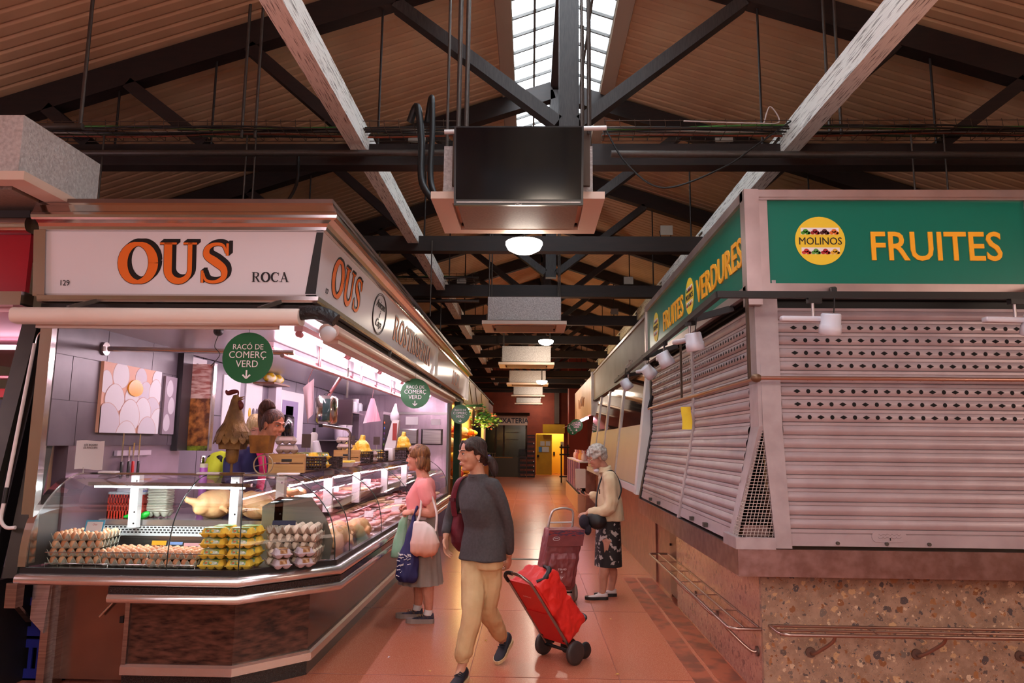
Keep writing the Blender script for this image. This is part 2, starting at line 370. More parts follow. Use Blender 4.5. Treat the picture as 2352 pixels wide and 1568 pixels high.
# hanging rods: (x,y,z0,z1)
rods = [(-3.4, 5.0, 3.9, 5.3, 'single hanging rod at far left holding the grey cassette'), (-2.58, 5.95, 4.25, 5.54, 'left one of two hanging rods above the left egg sign'), (-2.46, 5.95, 4.25, 5.58, 'right one of two hanging rods above the left egg sign'),
        (2.6, 6.0, 4.3, 5.72, 'left one of two hanging rods in front of the right white beam'), (2.7, 6.0, 4.3, 5.70, 'right one of two hanging rods in front of the right white beam'), (3.2, 4.3, 3.6, 5.4, 'hanging rod at the far right edge above the green sign'),
        (-2.55, 6.0, 3.15, 4.3, 'thin steel hanger rising from the egg stall roof, left of a pair'), (-2.47, 6.0, 3.15, 4.3, 'thin steel hanger rising from the egg stall roof, right of a pair'), (-3.85, 6.0, 3.1, 4.3, 'thin bent hanger above the left end of the egg sign'),
        (-2.0, 9.1, 2.9, 4.2, 'thin rod standing behind the rotisserie sign, nearest'), (-1.3, 9.0, 3.2, 4.2, 'thin rod standing behind the rotisserie sign, middle'), (-1.55, 12.0, 3.0, 4.2, 'thin rod standing behind the rotisserie sign, farthest'),
        (3.3, 6.0, 3.3, 4.3, 'thin rod above the green fruit sign, left'), (3.58, 6.0, 3.3, 4.3, 'thin rod above the green fruit sign, right')]
for x, y, z0, z1, lab in rods: MB().cyl((x, y, z0), (x, y, z1), .014 if z1 > 5 else .008, n=8).build('hanging_rod', GALV, label=lab, cat='rod')
WHC = mat('white_cable', (190, 176, 172), .5)
pipe(curve_pts([(2.0, 5.9, 4.36), (2.05, 5.88, 4.5), (2.12, 5.88, 4.36), (1.9, 5.86, 4.34), (1.3, 5.86, 4.36)]), .006, WHC, 'white_cable', 'loose white cable looped over the right cable tray', 'cable', 6)
pipe(curve_pts([(2.25, 5.85, 4.38), (1.9, 5.8, 4.12), (1.6, 5.75, 3.9), (1.1, 5.75, 3.72), (.8, 5.8, 3.95), (.62, 5.85, 4.3)]), .008, BLACK, 'black_cable', 'black cable sagging to the right of the television', 'cable', 6)
pipe(curve_pts([(-1.05, 5.75, 4.3), (-.98, 5.7, 4.42), (-.93, 5.66, 4.1), (-.9, 5.6, 3.7), (-.74, 5.55, 3.48)]), .03, BLACK, 'black_hose', 'thick black cable bundle dropping left of the television, outer one', 'cable', 8)
pipe(curve_pts([(-.9, 5.75, 4.3), (-.86, 5.7, 4.5), (-.84, 5.66, 4.2), (-.83, 5.6, 3.7), (-.7, 5.5, 3.46)]), .026, BLACK, 'black_hose', 'thick black cable bundle dropping left of the television, inner one', 'cable', 8)
pipe(curve_pts([(3.52, 4.25, 3.2), (3.28, 4.25, 3.35), (3.25, 4.25, 3.55), (3.25, 4.25, 3.9), (3.35, 4.2, 4.0)]), .05, BLACK, 'black_hose', 'black cable bundle hanging at the right edge above the green sign', 'cable', 8)
pipe(curve_pts([(-2.08, 6, 4.1), (-2.05, 5.9, 3.8), (-2.15, 5.8, 3.5), (-2.3, 5.7, 3.17)]), .014, BLACK, 'black_cable', 'black cable curving down behind the egg stall cornice', 'cable', 6)
# floodlights on the tie beams
def flood(x, y, lab):
    t = thing('floodlight', lab, 'floodlight', (x, y, ZT + .1), 0, 'small floodlights on the tie beams')
    b = MB(); b.loft([[V((x + sx * a, y + d, ZT + .19 + sz * a * .8)) for sx, sz in ((-1, -1), (1, -1), (1, 1), (-1, 1))] for a, d in ((.03, .05), (.075, -.05), (.08, -.06))], True, True, False)
    b.build('lamp_head', mat('floodlight_case', (150, 140, 128), .5), t)
    MB().tube([(x - .08, y, ZT + .2), (x - .06, y + .02, ZT + .1), (x + .06, y + .02, ZT + .1), (x + .08, y, ZT + .2)], .007, 6).build('bracket', DARKST, t)
for x, y, lab in ((-1.05, 6.2, 'small floodlight on the near truss left of the television'), (1.72, 6.2, 'small floodlight on the near truss above the right cable tray'), (1.75, 9.1, 'small floodlight on the second truss, right of the aisle'),
                  (-1.2, 12.0, 'small floodlight on the third truss, left of the aisle'), (1.65, 12.0, 'small floodlight on the third truss, right of the aisle'), (1.75, 14.9, 'small floodlight on the fourth truss, right of the aisle')): flood(x, y, lab)
# ---------------------------------------------------------------- ceiling cassettes in a row over the aisle
CASS = mat('cassette_panel', (216, 192, 174), .5); FOIL = mat('foil_insulated_case', (196, 190, 186), .5, c2=(170, 162, 158), scale=40, bump=.5, bscale=60)
def cassette(x, y, z, lab, lamp=True, rz=0, hang=True):
    t = thing('ceiling_cassette', lab, 'air conditioner', (x, y, z), rz, 'ceiling cassettes over the aisle')
    W, D = .655, .455
    b = MB()
    for (sx0, sy0, sx1, sy1) in ((-W, -D, -W + .15, D), (W - .15, -D, W, D), (-W + .15, -D, W - .15, -D + .11), (-W + .15, D - .11, W - .15, D)): b.box(sx0, sy0, 0, sx1, sy1, .055)
    b.build('panel', CASS, t, local=True)
    MB().box(-W + .19, -D + .16, -.004, W - .19, D - .16, .03).build('grille', mat('cassette_grille', (150, 128, 112), .6, c2=(110, 92, 80), scale=60, stretch=(1, 12, 1)), t, local=True)
    q = MB()
    for sy in (-1, 1): q.box(-W + .16, sy * (D - .135) - .02, .03, W - .16, sy * (D - .135) + .02, .05)
    q.build('air_slot', BLACK, t, local=True)
    MB().box(-W + .15, -D + .12, .05, W - .15, D - .12, .06).build('inner_panel', CASS, t, local=True)
    MB().box(-W + .085, -D + .06, .075, W - .085, D - .06, .44).build('casing', FOIL, t, local=True)
    for sx in ((-1, 1) if hang else ()):
        for sy in (-1, 1): MB().cyl((sx * (W - .1), sy * (D - .1), .2), (sx * (W - .1), sy * (D - .1), 1.9), .012, n=6).build('hanger', GALV, t, local=True)
    MB().box(-W + .04, -.1, .12, -W + .14, .12, .22).build('drain_box', mat('drain_box', (150, 120, 100), .6), t, local=True)
    if lamp:
        hi_ = 'behind the tele' not in lab and 'third' not in lab[:10]; lz = (-.3 if y < 2 else .46) if hi_ else (.05 if 'third' in lab[:10] else -.02); l = thing('dome_lamp', 'glowing white dome lamp just beyond ' + lab, 'ceiling lamp', (x + .04 if lz < 0 else XM, y + (-.6 if y < 2 else .62 if lz < 0 else min(4.45, 36 - y)), z + lz), 0, 'dome lamps between the cassettes')
        MB().lathe([(.001, -.115), (.09, -.105), (.145, -.075), (.165, -.035), (.165, -.012)], n=24).build('diffuser', LAMPB if lz > 0 else LAMPW, l, local=True)
        MB().lathe([(.15, -.014), (.15, -.002)], n=24).build('lamp_base', WHITE, l, local=True); MB().cyl((0, 0, -.002), (0, 0, ZR - .1 - z - lz if lz > 0 else 1.0), .014, n=8).build('stem', GALV, l, local=True)
for i in range(6):
    cassette(-.11, 5.62 + 5.72 * i, 3.42, ['the cassette behind the television', 'the second cassette from the camera', 'the third cassette from the camera', 'the fourth cassette from the camera', 'the fifth cassette from the camera', 'the sixth and farthest cassette'][i])
for o in list(COL.objects):
    if o.name.startswith('ceiling_cassette'): o['label'] = o['label'].replace('the ', 'pale ceiling air conditioner, ', 1)
cassette(-3.72, 4.5, 3.14, 'pale air conditioner cassette with foil sides at the far left edge', False, 0, False)
pipe([(-4.0, 5.0, 3.92), (-3.38, 5.0, 3.92)], .025, GALV, 'hanger_pipe', 'short horizontal pipe at the foot of the far left hanging rod')
pipe([(-4.0, 4.6, 3.55), (-4.0, 4.9, 3.9), (-4.0, 5.0, 3.92)], .012, GALV, 'hanger_wire', 'bent wire holding the far left cassette', 'wire')
cassette(4.2, 4.62, 3.32, 'pale air conditioner cassette cut by the right edge above the green sign', False, 0, False)
# television
tv = thing('television', 'large black flat television hanging in front of the near ceiling cassette', 'television', (-.1, 5.02, 3.31))
TVR = M.Rotation(RD(9), 3, 'X')
def tvp(x, y, z): return V((-.1, 5.02, 3.31)) + TVR @ V((x, y, z))
MB().bx(tvp(0, 0, .29), (.94, .05, .57), TVR).build('screen_case', mat('black_plastic', (10, 10, 11), .35), tv)
MB().bx(tvp(0, -.027, .305), (.91, .004, .52), TVR).build('screen', mat('dark_screen', (5, 7, 13), .08, spec=.6), tv)
MB().bx(tvp(0, -.03, .025), (.9, .004, .006), TVR).build('silver_trim', ALU, tv)
bb = MB(); scribble(bb, tvp(0, -.031, .006), TVR @ V((1, 0, 0)), TVR @ V((0, 0, 1)), .05, .009, .001); bb.build('maker_mark', WHITE, tv)
MB().cyl((-.66, 5.06, 3.9), (.55, 5.06, 3.93), .017, n=10).build('hanging_bar', WHITE, tv)
MB().box(-.6, 5.1, 3.5, -.53, 5.14, 3.92).build('bracket', TRAYM, tv); MB().box(.36, 5.1, 3.5, .43, 5.14, 3.93).build('bracket', TRAYM, tv)
MB().cyl((-.56, 5.1, 3.9), (-.56, 5.1, 6.1), .018, n=8).build('drop_rod', GALV, tv); MB().cyl((-.50, 5.1, 3.9), (-.50, 5.1, 6.1), .018, n=8).build('drop_rod', GALV, tv)
MB().cyl((.42, 5.1, 3.9), (.42, 5.1, 6.1), .012, n=8).build('drop_rod', GALV, tv); MB().cyl((.37, 5.1, 3.9), (.37, 5.1, 6.1), .012, n=8).build('drop_rod', GALV, tv)
for i, y in enumerate((-.1, -5.8)):
    cassette(-.11, y, 3.42, 'pale ceiling air conditioner over the aisle, %s' % ['above the camera', 'behind the camera'][i])
# ================================================================ right-hand stalls
def chipmat(name, base, base2, chips, sc, rough):
    m = mat(name, base, rough, c2=base2, scale=14, detail=6, lo=.38, hi=.62); N = m.node_tree.nodes; L = m.node_tree.links; b = N['Principled BSDF']
    src = b.inputs['Base Color'].links[0].from_socket; tc = [n for n in N if n.type == 'TEX_COORD'][0]
    cur = src
    for k, (s_, th) in enumerate(((sc, .46), (sc * 2.2, .42), (sc * 5, .26))):
        ns = N.new('ShaderNodeTexNoise'); ns.inputs['Scale'].default_value = s_ * 1.5
        ad = N.new('ShaderNodeMixRGB'); ad.inputs[0].default_value = .035; L.new(tc.outputs['Object'], ad.inputs[1]); L.new(tc.outputs['Object'], ns.inputs['Vector']); L.new(ns.outputs['Color'], ad.inputs[2])
        v = N.new('ShaderNodeTexVoronoi'); v.inputs['Scale'].default_value = s_; L.new(ad.outputs[0], v.inputs['Vector'])
        lt = N.new('ShaderNodeMath'); lt.operation = 'LESS_THAN'; lt.inputs[1].default_value = th; L.new(v.outputs['Distance'], lt.inputs[0])
        sp = N.new('ShaderNodeSeparateColor'); L.new(v.outputs['Color'], sp.inputs[0])
        g2 = N.new('ShaderNodeMath'); g2.operation = 'GREATER_THAN'; g2.inputs[1].default_value = .56; L.new(sp.outputs[1], g2.inputs[0])
        mu = N.new('ShaderNodeMath'); mu.operation = 'MULTIPLY'; L.new(lt.outputs[0], mu.inputs[0]); L.new(g2.outputs[0], mu.inputs[1])
        r = N.new('ShaderNodeValToRGB'); r.color_ramp.interpolation = 'CONSTANT'; e = r.color_ramp.elements
        for i, c in enumerate(chips):
            q = e[i] if i < 2 else e.new(i / len(chips)); q.position = i / len(chips); q.color = (*lin(c), 1)
        L.new(sp.outputs[0], r.inputs[0])
        mx = N.new('ShaderNodeMixRGB'); L.new(mu.outputs[0], mx.inputs[0]); L.new(cur, mx.inputs[1]); L.new(r.outputs[0], mx.inputs[2]); cur = mx.outputs[0]
    L.new(cur, b.inputs['Base Color']); return m
CHIP = chipmat('pebble_aggregate', (170, 140, 118), (146, 118, 98), [(98, 84, 78), (140, 92, 58), (120, 106, 96), (196, 160, 120), (84, 76, 76), (160, 110, 70), (206, 180, 150)], 17, .45)
CHIPS = chipmat('polished_pebble_slab', (186, 140, 122), (172, 124, 108), [(150, 108, 94), (140, 100, 90), (176, 130, 112), (130, 96, 88), (196, 150, 130)], 24, .18)
PORPH = mat('reddish_tile', (150, 96, 78), .3, c2=(126, 78, 64), scale=9, detail=8)
FX, FY = 1.485, 4.80; SX, SY = 1.29, 4.60; RX1 = 4.6; RY1 = 8.75
t = thing('fruit_stall_base', 'fruit stall base clad in pebbled aggregate slabs with a steel ledge, right foreground', 'stall', (2.6, 6.2, 0))
MB().box(FX, FY, 0, RX1, FY + .04, .80).build('front_slab', CHIP, t)
MB().box(FX + .0, FY + .04, 0, FX + .04, 7.5, .80).build('side_slab', CHIPS, t)
MB().box(FX + .03, 7.95, 0, FX + .05, RY1, .95).build('side_tile', PORPH, t)
d = thing('base_door', 'narrow grey steel access door in the side of the fruit stall base', 'door', (FX, 7.7, 0))
MB().box(FX + .02, 7.52, .04, FX + .045, 7.94, .88).build('door_leaf', mat('dull_steel_door', (130, 100, 88), .35, .7), d)
MB().box(FX + .012, 7.5, 0, FX + .06, 7.53, .9).build('door_jamb', DARKST, d); MB().cyl((FX - .0, 7.86, .55), (FX + .03, 7.86, .55), .012).build('knob', DARKST, d)
MB().box(FX + .05, FY + .06, .02, RX1, RY1, .78).build('core', DARKST, t)
SKIRT = mat('scuffed_ledge_steel', (176, 150, 146), .33, .9, c2=(150, 122, 116), scale=14, bump=.05)
MB().box(SX, SY, .80, RX1, FY + .3, .965).build('front_ledge', SKIRT, t)
MB().box(SX + .001, FY + .3, .80, FX + .3, RY1, .964).build('side_ledge', SKIRT, t)
# roller shutters
SLAT = mat('grey_shutter_paint', (178, 164, 167), .42, .25, c2=(166, 150, 153), scale=5)
HOLE = mat('shutter_opening', (6, 5, 5), .9)
def shutter(name, A, B, h, topshift, rows, hole_step, lab, parent, bend=None):
    """A,B bottom corners (left,right seen from outside); topshift = offset of the top edge"""
    A, B = V(A), V(B); up_ = (V(topshift)); H = up_.length; vz = up_.normalized(); u = (B - A).normalized(); n = u.cross(vz).normalized()
    W = (B - A).length; P_ = .083; prof = [(0, 0)]
    b0 = .105; prof = [(0, .006), (b0 - .032, .006), (b0 - .03, .0), (b0 - .027, .0), (b0 - .024, .008), (b0 - .004, .008), (b0, -.004)]
    z = b0; holes = []
    k = 0
    while z + P_ < H - .01:
        for i in range(7): a = i / 6; prof.append((z + .002 + .054 * a, .001 + .013 * sin(pi * (.12 + .76 * a))))
        prof += [(z + .058, .003), (z + .060, .007), (z + .077, .008), (z + .079, .004), (z + P_ - .001, -.003)]
        holes.append(z + .029); z += P_; k += 1
    b = MB(); b.sheet(lambda s_, t_: A + u * (s_ * W) + vz * prof[min(int(t_ * (len(prof) - 1) + .5), len(prof) - 1)][0] + n * prof[min(int(t_ * (len(prof) - 1) + .5), len(prof) - 1)][1], 1, len(prof) - 1, False)
    b.cur = 1
    for r, zc in enumerate(holes):
        if len(holes) - 1 - r not in rows: continue
        x = .10; q = 0
        while x < W - .03:
            c = A + u * x + vz * zc + n * .0146
            if q % 2 == 0: pts = [c + u * .024, c + vz * .0135, c - u * .024, c - vz * .0135]
            else: pts = [c + u * (.0135 * cos(2 * pi * i / 12)) + vz * (.0145 * sin(2 * pi * i / 12)) for i in range(12)]
            b.add(pts, [list(range(len(pts)))]); x += hole_step; q += 1
    if bend: b.v = [bend(p) for p in b.v]
    o = b.build(name, [SLAT, HOLE], parent)
    return A, u, vz, n, W
sh = thing('roller_shutter', 'closed grey roller shutter with rows of diamond and round holes below the FRUITES sign', 'shutter', (3, 4.7, .97))
A_, u_, v_, n_, W_ = shutter('slat_curtain', (1.61, 4.625, .985), (RX1, 4.625, .985), 1.55, (0, .04, 1.6), set(range(1, 9)) - {2} | {2}, .0715, '', sh)
n_ = -n_ if n_.y > 0 else n_
lp = MB(); c0 = A_ + u_ * .62 + v_ * .062 + n_ * .007
lp.prism([(.075 * (1 if cos(a) > 0 else -1) + .033 * cos(a), .033 * sin(a)) for a in [2 * pi * i / 24 for i in range(24)]], c0, u_, v_, n_ * .004)
lp.build('lock_plate', SLAT, sh)
lt = MB()
for k, s_ in enumerate('ab'):
    if k < 2: scribble(lt, c0 + n_ * .0045 + v_ * (.008 - .02 * k), u_, v_, .14, .010, .0012, k)
lt.build('embossed_lettering', mat('embossed_grey', (150, 134, 136), .5, .4), sh)
MB().bx(c0 + n_ * .006 + u_ * .004 - v_ * .014, (.005, .004, .016)).build('keyhole', BLACK, sh)
for x in (.30, .60, .86): MB().cyl(A_ + u_ * x + v_ * .02, A_ + u_ * x + v_ * .02 + n_ * .02, .011, n=10).build('bolt', GALV, sh)
s2 = thing('side_shutter', 'near roller shutter on the aisle side of the fruit stall, right of the post', 'shutter', (1.35, 5.6, .97))
bend_ = lambda p: p + V((.15 * min(1, max(0, (p.z - .985) / .78)), 0, 0))
shutter('slat_curtain', (1.315, 6.42, .985), (1.315, 4.80, .985), 1.5, (0, 0, 1.55), {1, 2, 3}, .072, '', s2, bend_)
s3 = thing('side_shutter', 'far roller shutter on the aisle side of the fruit stall, left of the post', 'shutter', (1.35, 7.5, .97))
shutter('slat_curtain', (1.315, 8.62, .985), (1.315, 6.47, .985), 1.5, (0, 0, 1.55), {1, 2, 3}, .072, '', s3, bend_)
for s_, ys in ((s2, (5.9, 5.45)), (s3, (7.9, 7.4))):
    for y in ys: MB().box(1.285, y, 1.0, 1.315, y + .05, 1.03).build('latch', GALV, s_)
# frame of the shutters with the little mesh cage at the corner
FRM = mat('grey_frame_paint', (176, 164, 166), .45, .2, c2=(162, 148, 149), scale=8)
fr = thing('shutter_frame', 'grey metal shutter frame with a triangular wire mesh opening at the fruit stall corner', 'frame', (1.5, 4.7, .97))
def quad(b, pts, th, n):
    n = V(n).normalized() * th; P_ = [V(p) for p in pts]; b.add(P_ + [p + n for p in P_], [(3, 2, 1, 0), (4, 5, 6, 7), (0, 1, 5, 4), (1, 2, 6, 5), (2, 3, 7, 6), (3, 0, 4, 7)]); return b
AP = V((1.478, 4.625, 1.72))
def jamb(pl, pr, th, n):
    b = MB()
    for i in range(len(pl) - 1): quad(b, [pl[i], pr[i], pr[i + 1], pl[i + 1]], th, n)
    return b
jamb([(1.525, 4.60, .97), (1.478, 4.612, 1.72), (1.478, 4.625, 2.58)], [(1.625, 4.60, .97), (1.60, 4.612, 1.72), (1.605, 4.625, 2.58)], .03, (0, 1, .05)).build('front_jamb', FRM, fr)
jamb([(1.29, 4.755, .97), (1.455, 4.62, 1.72), (1.455, 4.62, 2.56)], [(1.29, 4.84, .97), (1.455, 4.80, 1.72), (1.455, 4.80, 2.56)], .03, (1, 0, .1)).build('side_jamb', FRM, fr)
MB().box(1.275, 4.585, .965, 1.52, 4.625, 1.035).build('bottom_rail', FRM, fr); MB().box(1.275, 4.625, .965, 1.315, 4.88, 1.035).build('bottom_rail', FRM, fr)
jamb([(1.29, 6.415, .97), (1.445, 6.415, 1.76), (1.445, 6.415, 2.56)], [(1.29, 6.475, .97), (1.445, 6.475, 1.76), (1.445, 6.475, 2.56)], .035, (1, 0, .1)).build('dividing_post', FRM, fr)
jamb([(1.29, 8.62, .97), (1.445, 8.62, 1.76), (1.445, 8.62, 2.56)], [(1.29, 8.72, .97), (1.445, 8.72, 1.76), (1.445, 8.72, 2.56)], .035, (1, 0, .1)).build('end_post', DARKST, fr)
ms = MB(); P0 = V((1.30, 4.61, 1.03))
def wires(p, q, k=22):
    """square mesh on triangle apex AP, base p-q"""
    p, q = V(p), V(q); L_ = (q - p).length; st = .021
    n1 = int(L_ / st)
    for i in range(1, n1):
        s_ = i / n1; m_ = .5; foot = p.lerp(q, s_)
        # vertical wires run parallel to the corner edge until they leave the triangle
        e = AP - p; topp = foot + e * (1 - s_); ms.tube([foot, topp], .0022, 4)
    for i in range(1, 36):
        a = i / 36; l0 = p.lerp(AP, a); l1 = q.lerp(AP, a); ms.tube([l0, l1 + V((.003 * sin(i), 0, .003 * cos(i * 2)))], .0022, 4)
wires(P0, (1.53, 4.615, 1.03)); wires(P0, (1.30, 4.77, 1.03)); ms.build('wire_mesh', mat('mesh_wire', (190, 176, 168), .5, .3), fr)
MB().box(1.33, 4.66, .97, 1.56, 4.86, 1.02).build('inner_sill', FRM, fr)
MB().rbox((1.44, 4.72, 1.06), (.16, .05, .07), .02).build('cage_floor', mat('dusty_pink_brick', (140, 104, 98), .8), fr)
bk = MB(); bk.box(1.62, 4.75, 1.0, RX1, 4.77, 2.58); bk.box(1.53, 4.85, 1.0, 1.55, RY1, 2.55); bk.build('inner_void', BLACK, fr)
# roof slab and sign boxes
GRN = mat('green_sign_panel', (0, 112, 92), .35); YEL = mat('golden_lettering', (250, 176, 30), .5); YEL2 = mat('yellow_logo_disc', (240, 206, 50), .5)
FRS = mat('sign_frame_steel', (212, 196, 194), .36, .9, c2=(190, 172, 170), scale=3)
sg = thing('fruit_sign', 'green FRUITES sign board with a round yellow logo above the right shutter', 'sign', (2.9, 4.6, 2.56))
z0, z1 = 2.60, 3.24
b = MB(); b.box(1.47, 4.60, z0 - .03, 4.4, 4.64, z1 + .02); b.build('backing', DARKST, sg)
MB().box(1.545, 4.585, z0 + .035, 3.215, 4.60, z1 - .035).build('panel', GRN, sg)
b = MB(); b.loft([[V((x, 4.555, z1 - .04)), V((x, 4.555, z1 - .03)), V((x, 4.58, z1 + .035)), V((x, 4.64, z1 + .035))] for x in (1.49, 4.4)], smooth=False, close=False)
b.box(1.49, 4.56, z1 - .04, 4.4, 4.6, z1 + .03); b.build('top_frame', FRS, sg)
MB().box(1.49, 4.56, z0 - .03, 4.4, 4.6, z0 + .04).build('bottom_frame', FRS, sg)
MB().box(1.49, 4.565, z0 + .04, 1.545, 4.6, z1 - .04).build('side_frame', FRS, sg); MB().box(3.215, 4.565, z0 + .04, 3.30, 4.6, z1 - .04).build('side_frame', FRS, sg)
for x in (1.56, 3.19): MB().box(x, 4.578, z0 + .035, x + .025, 4.586, z0 + .065).build('clip', ALU, sg)
b = MB(); put_text(b, 'FRUITES', (2.625, 4.583, 2.803), (1, 0, 0), (0, 0, 1), .195, .88, bold=.012); b.build('lettering', YEL, sg)
def logo(par, c, u, v, r, name='logo_disc'):
    c, u, v = V(c), V(u), V(v); n = u.cross(v)
    MB().prism([(r * cos(2 * pi * i / 40), r * sin(2 * pi * i / 40)) for i in range(40)], c, u, v, n * .003).build(name, YEL2, par)
    L_ = V(c) + n * .0045
    t_ = MB(); put_text(t_, 'MOLINOS', L_ - v * r * .16, u, v, r * .31, .92); t_.build('logo_lettering', INK, par)
    s_ = MB()
    for vz in (.26, -.56): s_.prism([(-.76 * r, vz * r), (.76 * r, vz * r), (.76 * r, (vz + .28) * r), (-.76 * r, (vz + .28) * r)], c + n * .003, u, v, n * .001)
    s_.build('logo_picture_strip', PAPER, par)
    for k, (vz, cols) in enumerate(((.26, [(70, 150, 40), (150, 30, 36), (80, 24, 30), (224, 110, 40)]), (-.56, [(204, 50, 40), (90, 150, 60), (170, 26, 34), (226, 170, 40)]))):
        for i, cc in enumerate(cols):
            f = MB()
            for jx, jy, jr in ((-.1, .07, .09), (.08, .07, .1), (0, .15, .1), (.14, .05, .06)):
                o = c + n * .0042 + u * ((-.57 + .38 * i + jx) * r) + v * ((vz + jy) * r)
                f.prism([(jr * r * cos(2 * pi * q / 12), jr * .8 * r * sin(2 * pi * q / 12)) for q in range(12)], o, u, v, n * .0006)
            f.build('logo_fruit', mat('logo_fruit_%d%d' % (k, i), cc, .5), par)
logo(sg, (1.885, 4.584, 2.93), (1, 0, 0), (0, 0, 1), .162)
sv = thing('vegetable_sign', 'long green VERDURES and FRUITES sign board on the aisle side of the fruit stall', 'sign', (1.45, 6.6, 2.56))
MB().box(1.43, 4.60, z0 - .03, 1.47, RY1, z1 + .03).build('backing', DARKST, sv)
MB().box(1.42, 4.66, z0 + .03, 1.43, 8.66, z1 - .03).build('panel', GRN, sv)
MB().box(1.395, 4.6, z1 - .03, 1.435, 8.70, z1 + .035).build('top_frame', FRS, sv); MB().box(1.395, 4.6, z0 - .03, 1.435, 8.70, z0 + .03).build('bottom_frame', FRS, sv)
MB().box(1.395, 8.66, z0, 1.435, 8.72, z1).build('side_frame', FRS, sv); MB().box(1.395, 4.56, z0 - .1, 1.49, 4.66, z1 + .035).build('corner_post', FRS, sv)
uy = V((0, -1, 0)); zz = V((0, 0, 1))
b = MB(); put_text(b, 'VERDURES', (1.417, 5.38, 2.80), uy, zz, .205, 1.0, bold=.012); b.build('lettering', YEL, sv); b = MB(); put_text(b, 'FRUITES', (1.417, 7.1, 2.80), uy, zz, .205, 1.0, bold=.012); b.build('lettering', YEL, sv)
logo(sv, (1.418, 6.32, 2.92), uy, zz, .165); logo(sv, (1.418, 8.05, 2.92), uy, zz, .165)
MB().box(1.50, 4.66, 2.56, RX1, RY1, 2.62).build('stall_roof', DARKST, label='dark flat roof of the closed fruit stall behind its green signs', cat='roof')
# copper rail round the shutters with its drop bars
COPPER = mat('coppery_tube', (186, 146, 130), .3, .85)
cr = thing('copper_rail', 'coppery hanging rail running round the corner of the fruit stall in front of the shutters', 'rail', (1.4, 4.6, 2.0))
MB().cyl((1.43, 4.50, 2.02), (4.5, 4.50, 2.02), .013).build('front_tube', COPPER, cr); MB().cyl((1.40, 4.50, 2.015), (1.37, 8.36, 2.01), .014).build('side_tube', COPPER, cr)
MB().ell((1.415, 4.51, 2.02), (.035, .03, .028)).build('corner_joint', mat('brassy_joint', (120, 92, 70), .5, .6), cr)
for y in (4.56, 6.62): MB().box(1.385, y, 2.02, 1.40, y + .03, 2.58).build('drop_bar', TRAYM, cr)
MB().bar((1.37, 8.34, 2.01), (1.42, 8.4, 2.16), .02, .04).build('end_bracket', DARKST, cr)
nt = MB(); nt.sheet(lambda s_, t_: (1.35 + .075 * s_ + .006 * sin(5 * t_), 6.46 - .06 * s_, 1.735 + .2 * t_), 4, 8, th=.001); nt.build('yellow_note', mat('yellow_paper', (236, 206, 50), .7), label='yellow handwritten note taped to the post between the side shutters', cat='note')
# track with spotlights
tk = thing('lighting_track', 'black lighting track bent round the corner below the green signs', 'lighting track', (1.1, 4.2, 2.48))
b = MB(); b.bar((1.10, 4.19, 2.485), (4.4, 4.19, 2.485), .035, .04, (0, 0, 1)); b.build('front_track', BLACK, tk); b = MB(); b.bar((1.11, 4.19, 2.485), (1.13, 9.6, 2.43), .035, .04, (0, 0, 1)); b.build('side_track', DARKST, tk)
for p, q in (((1.125, 5.15, 2.49), (1.43, 5.0, 2.56)), ((1.13, 7.2, 2.47), (1.43, 6.9, 2.55)), ((1.13, 9.2, 2.45), (1.45, 8.9, 2.5)), ((1.8, 4.21, 2.51), (1.95, 4.58, 2.6)), ((3.0, 4.21, 2.51), (3.3, 4.56, 2.62))):
    b = MB(); b.bar(p, q, .03, .045, (0, 0, 1)); b.build('support_arm', BLACK, tk)
SPW = mat('spotlight_white', (204, 204, 214), .4)
def spot(x, y, z, rzz, tilt, lab):
    t = thing('spotlight', lab, 'spotlight', (x, y, z), rzz, 'white spotlights on the black track')
    MB().box(-.03, -.018, -.03, .05, .018, .0).build('adapter', BLACK, t, local=True); MB().cyl((.0, 0, -.03), (0, 0, -.11), .009).build('stem', ALU, t, local=True)
    MB().rbox((-.07, 0, -.125), (.25, .05, .03), .01).build('driver_arm', SPW, t, local=True)
    R = M.Rotation(tilt, 3, 'X'); c = V((.09, -.03, -.13)); dn = R @ V((0, 0, -1))
    MB().lathe([(.001, -.035), (.05, -.035), (.056, -.028), (.058, .03), (.062, .032), (.063, .085), (.056, .09)], c, dn, 20).build('lamp_head', SPW, t, local=True)
    MB().cyl(c + dn * .084, c + dn * .086, .052, n=20).build('lens', mat('unlit_lens', (150, 150, 156), .15), t, local=True)
    MB().tube(curve_pts([(.04, 0, -.02), (.07, -.01, .03), (.12, -.02, .02), (.11, -.03, -.09)]), .004, 6).build('cable', BLACK, t, local=True)
for q in ((1.66, 4.19, 2.465, .05, .25, 'white spotlight on the front track, near the corner under the FRUITES logo'), (2.83, 4.19, 2.465, .1, .35, 'white spotlight on the front track at the right edge of the photo'),
          (1.115, 5.0, 2.46, -1.2, .2, 'nearest white spotlight on the aisle-side track'), (1.12, 6.0, 2.455, -1.5, .5, 'second white spotlight on the aisle-side track'),
          (1.125, 7.0, 2.445, -1.3, .8, 'third white spotlight on the aisle-side track'), (1.13, 8.3, 2.43, -1.8, .6, 'fourth and farthest white spotlight on the aisle-side track')): spot(*q)
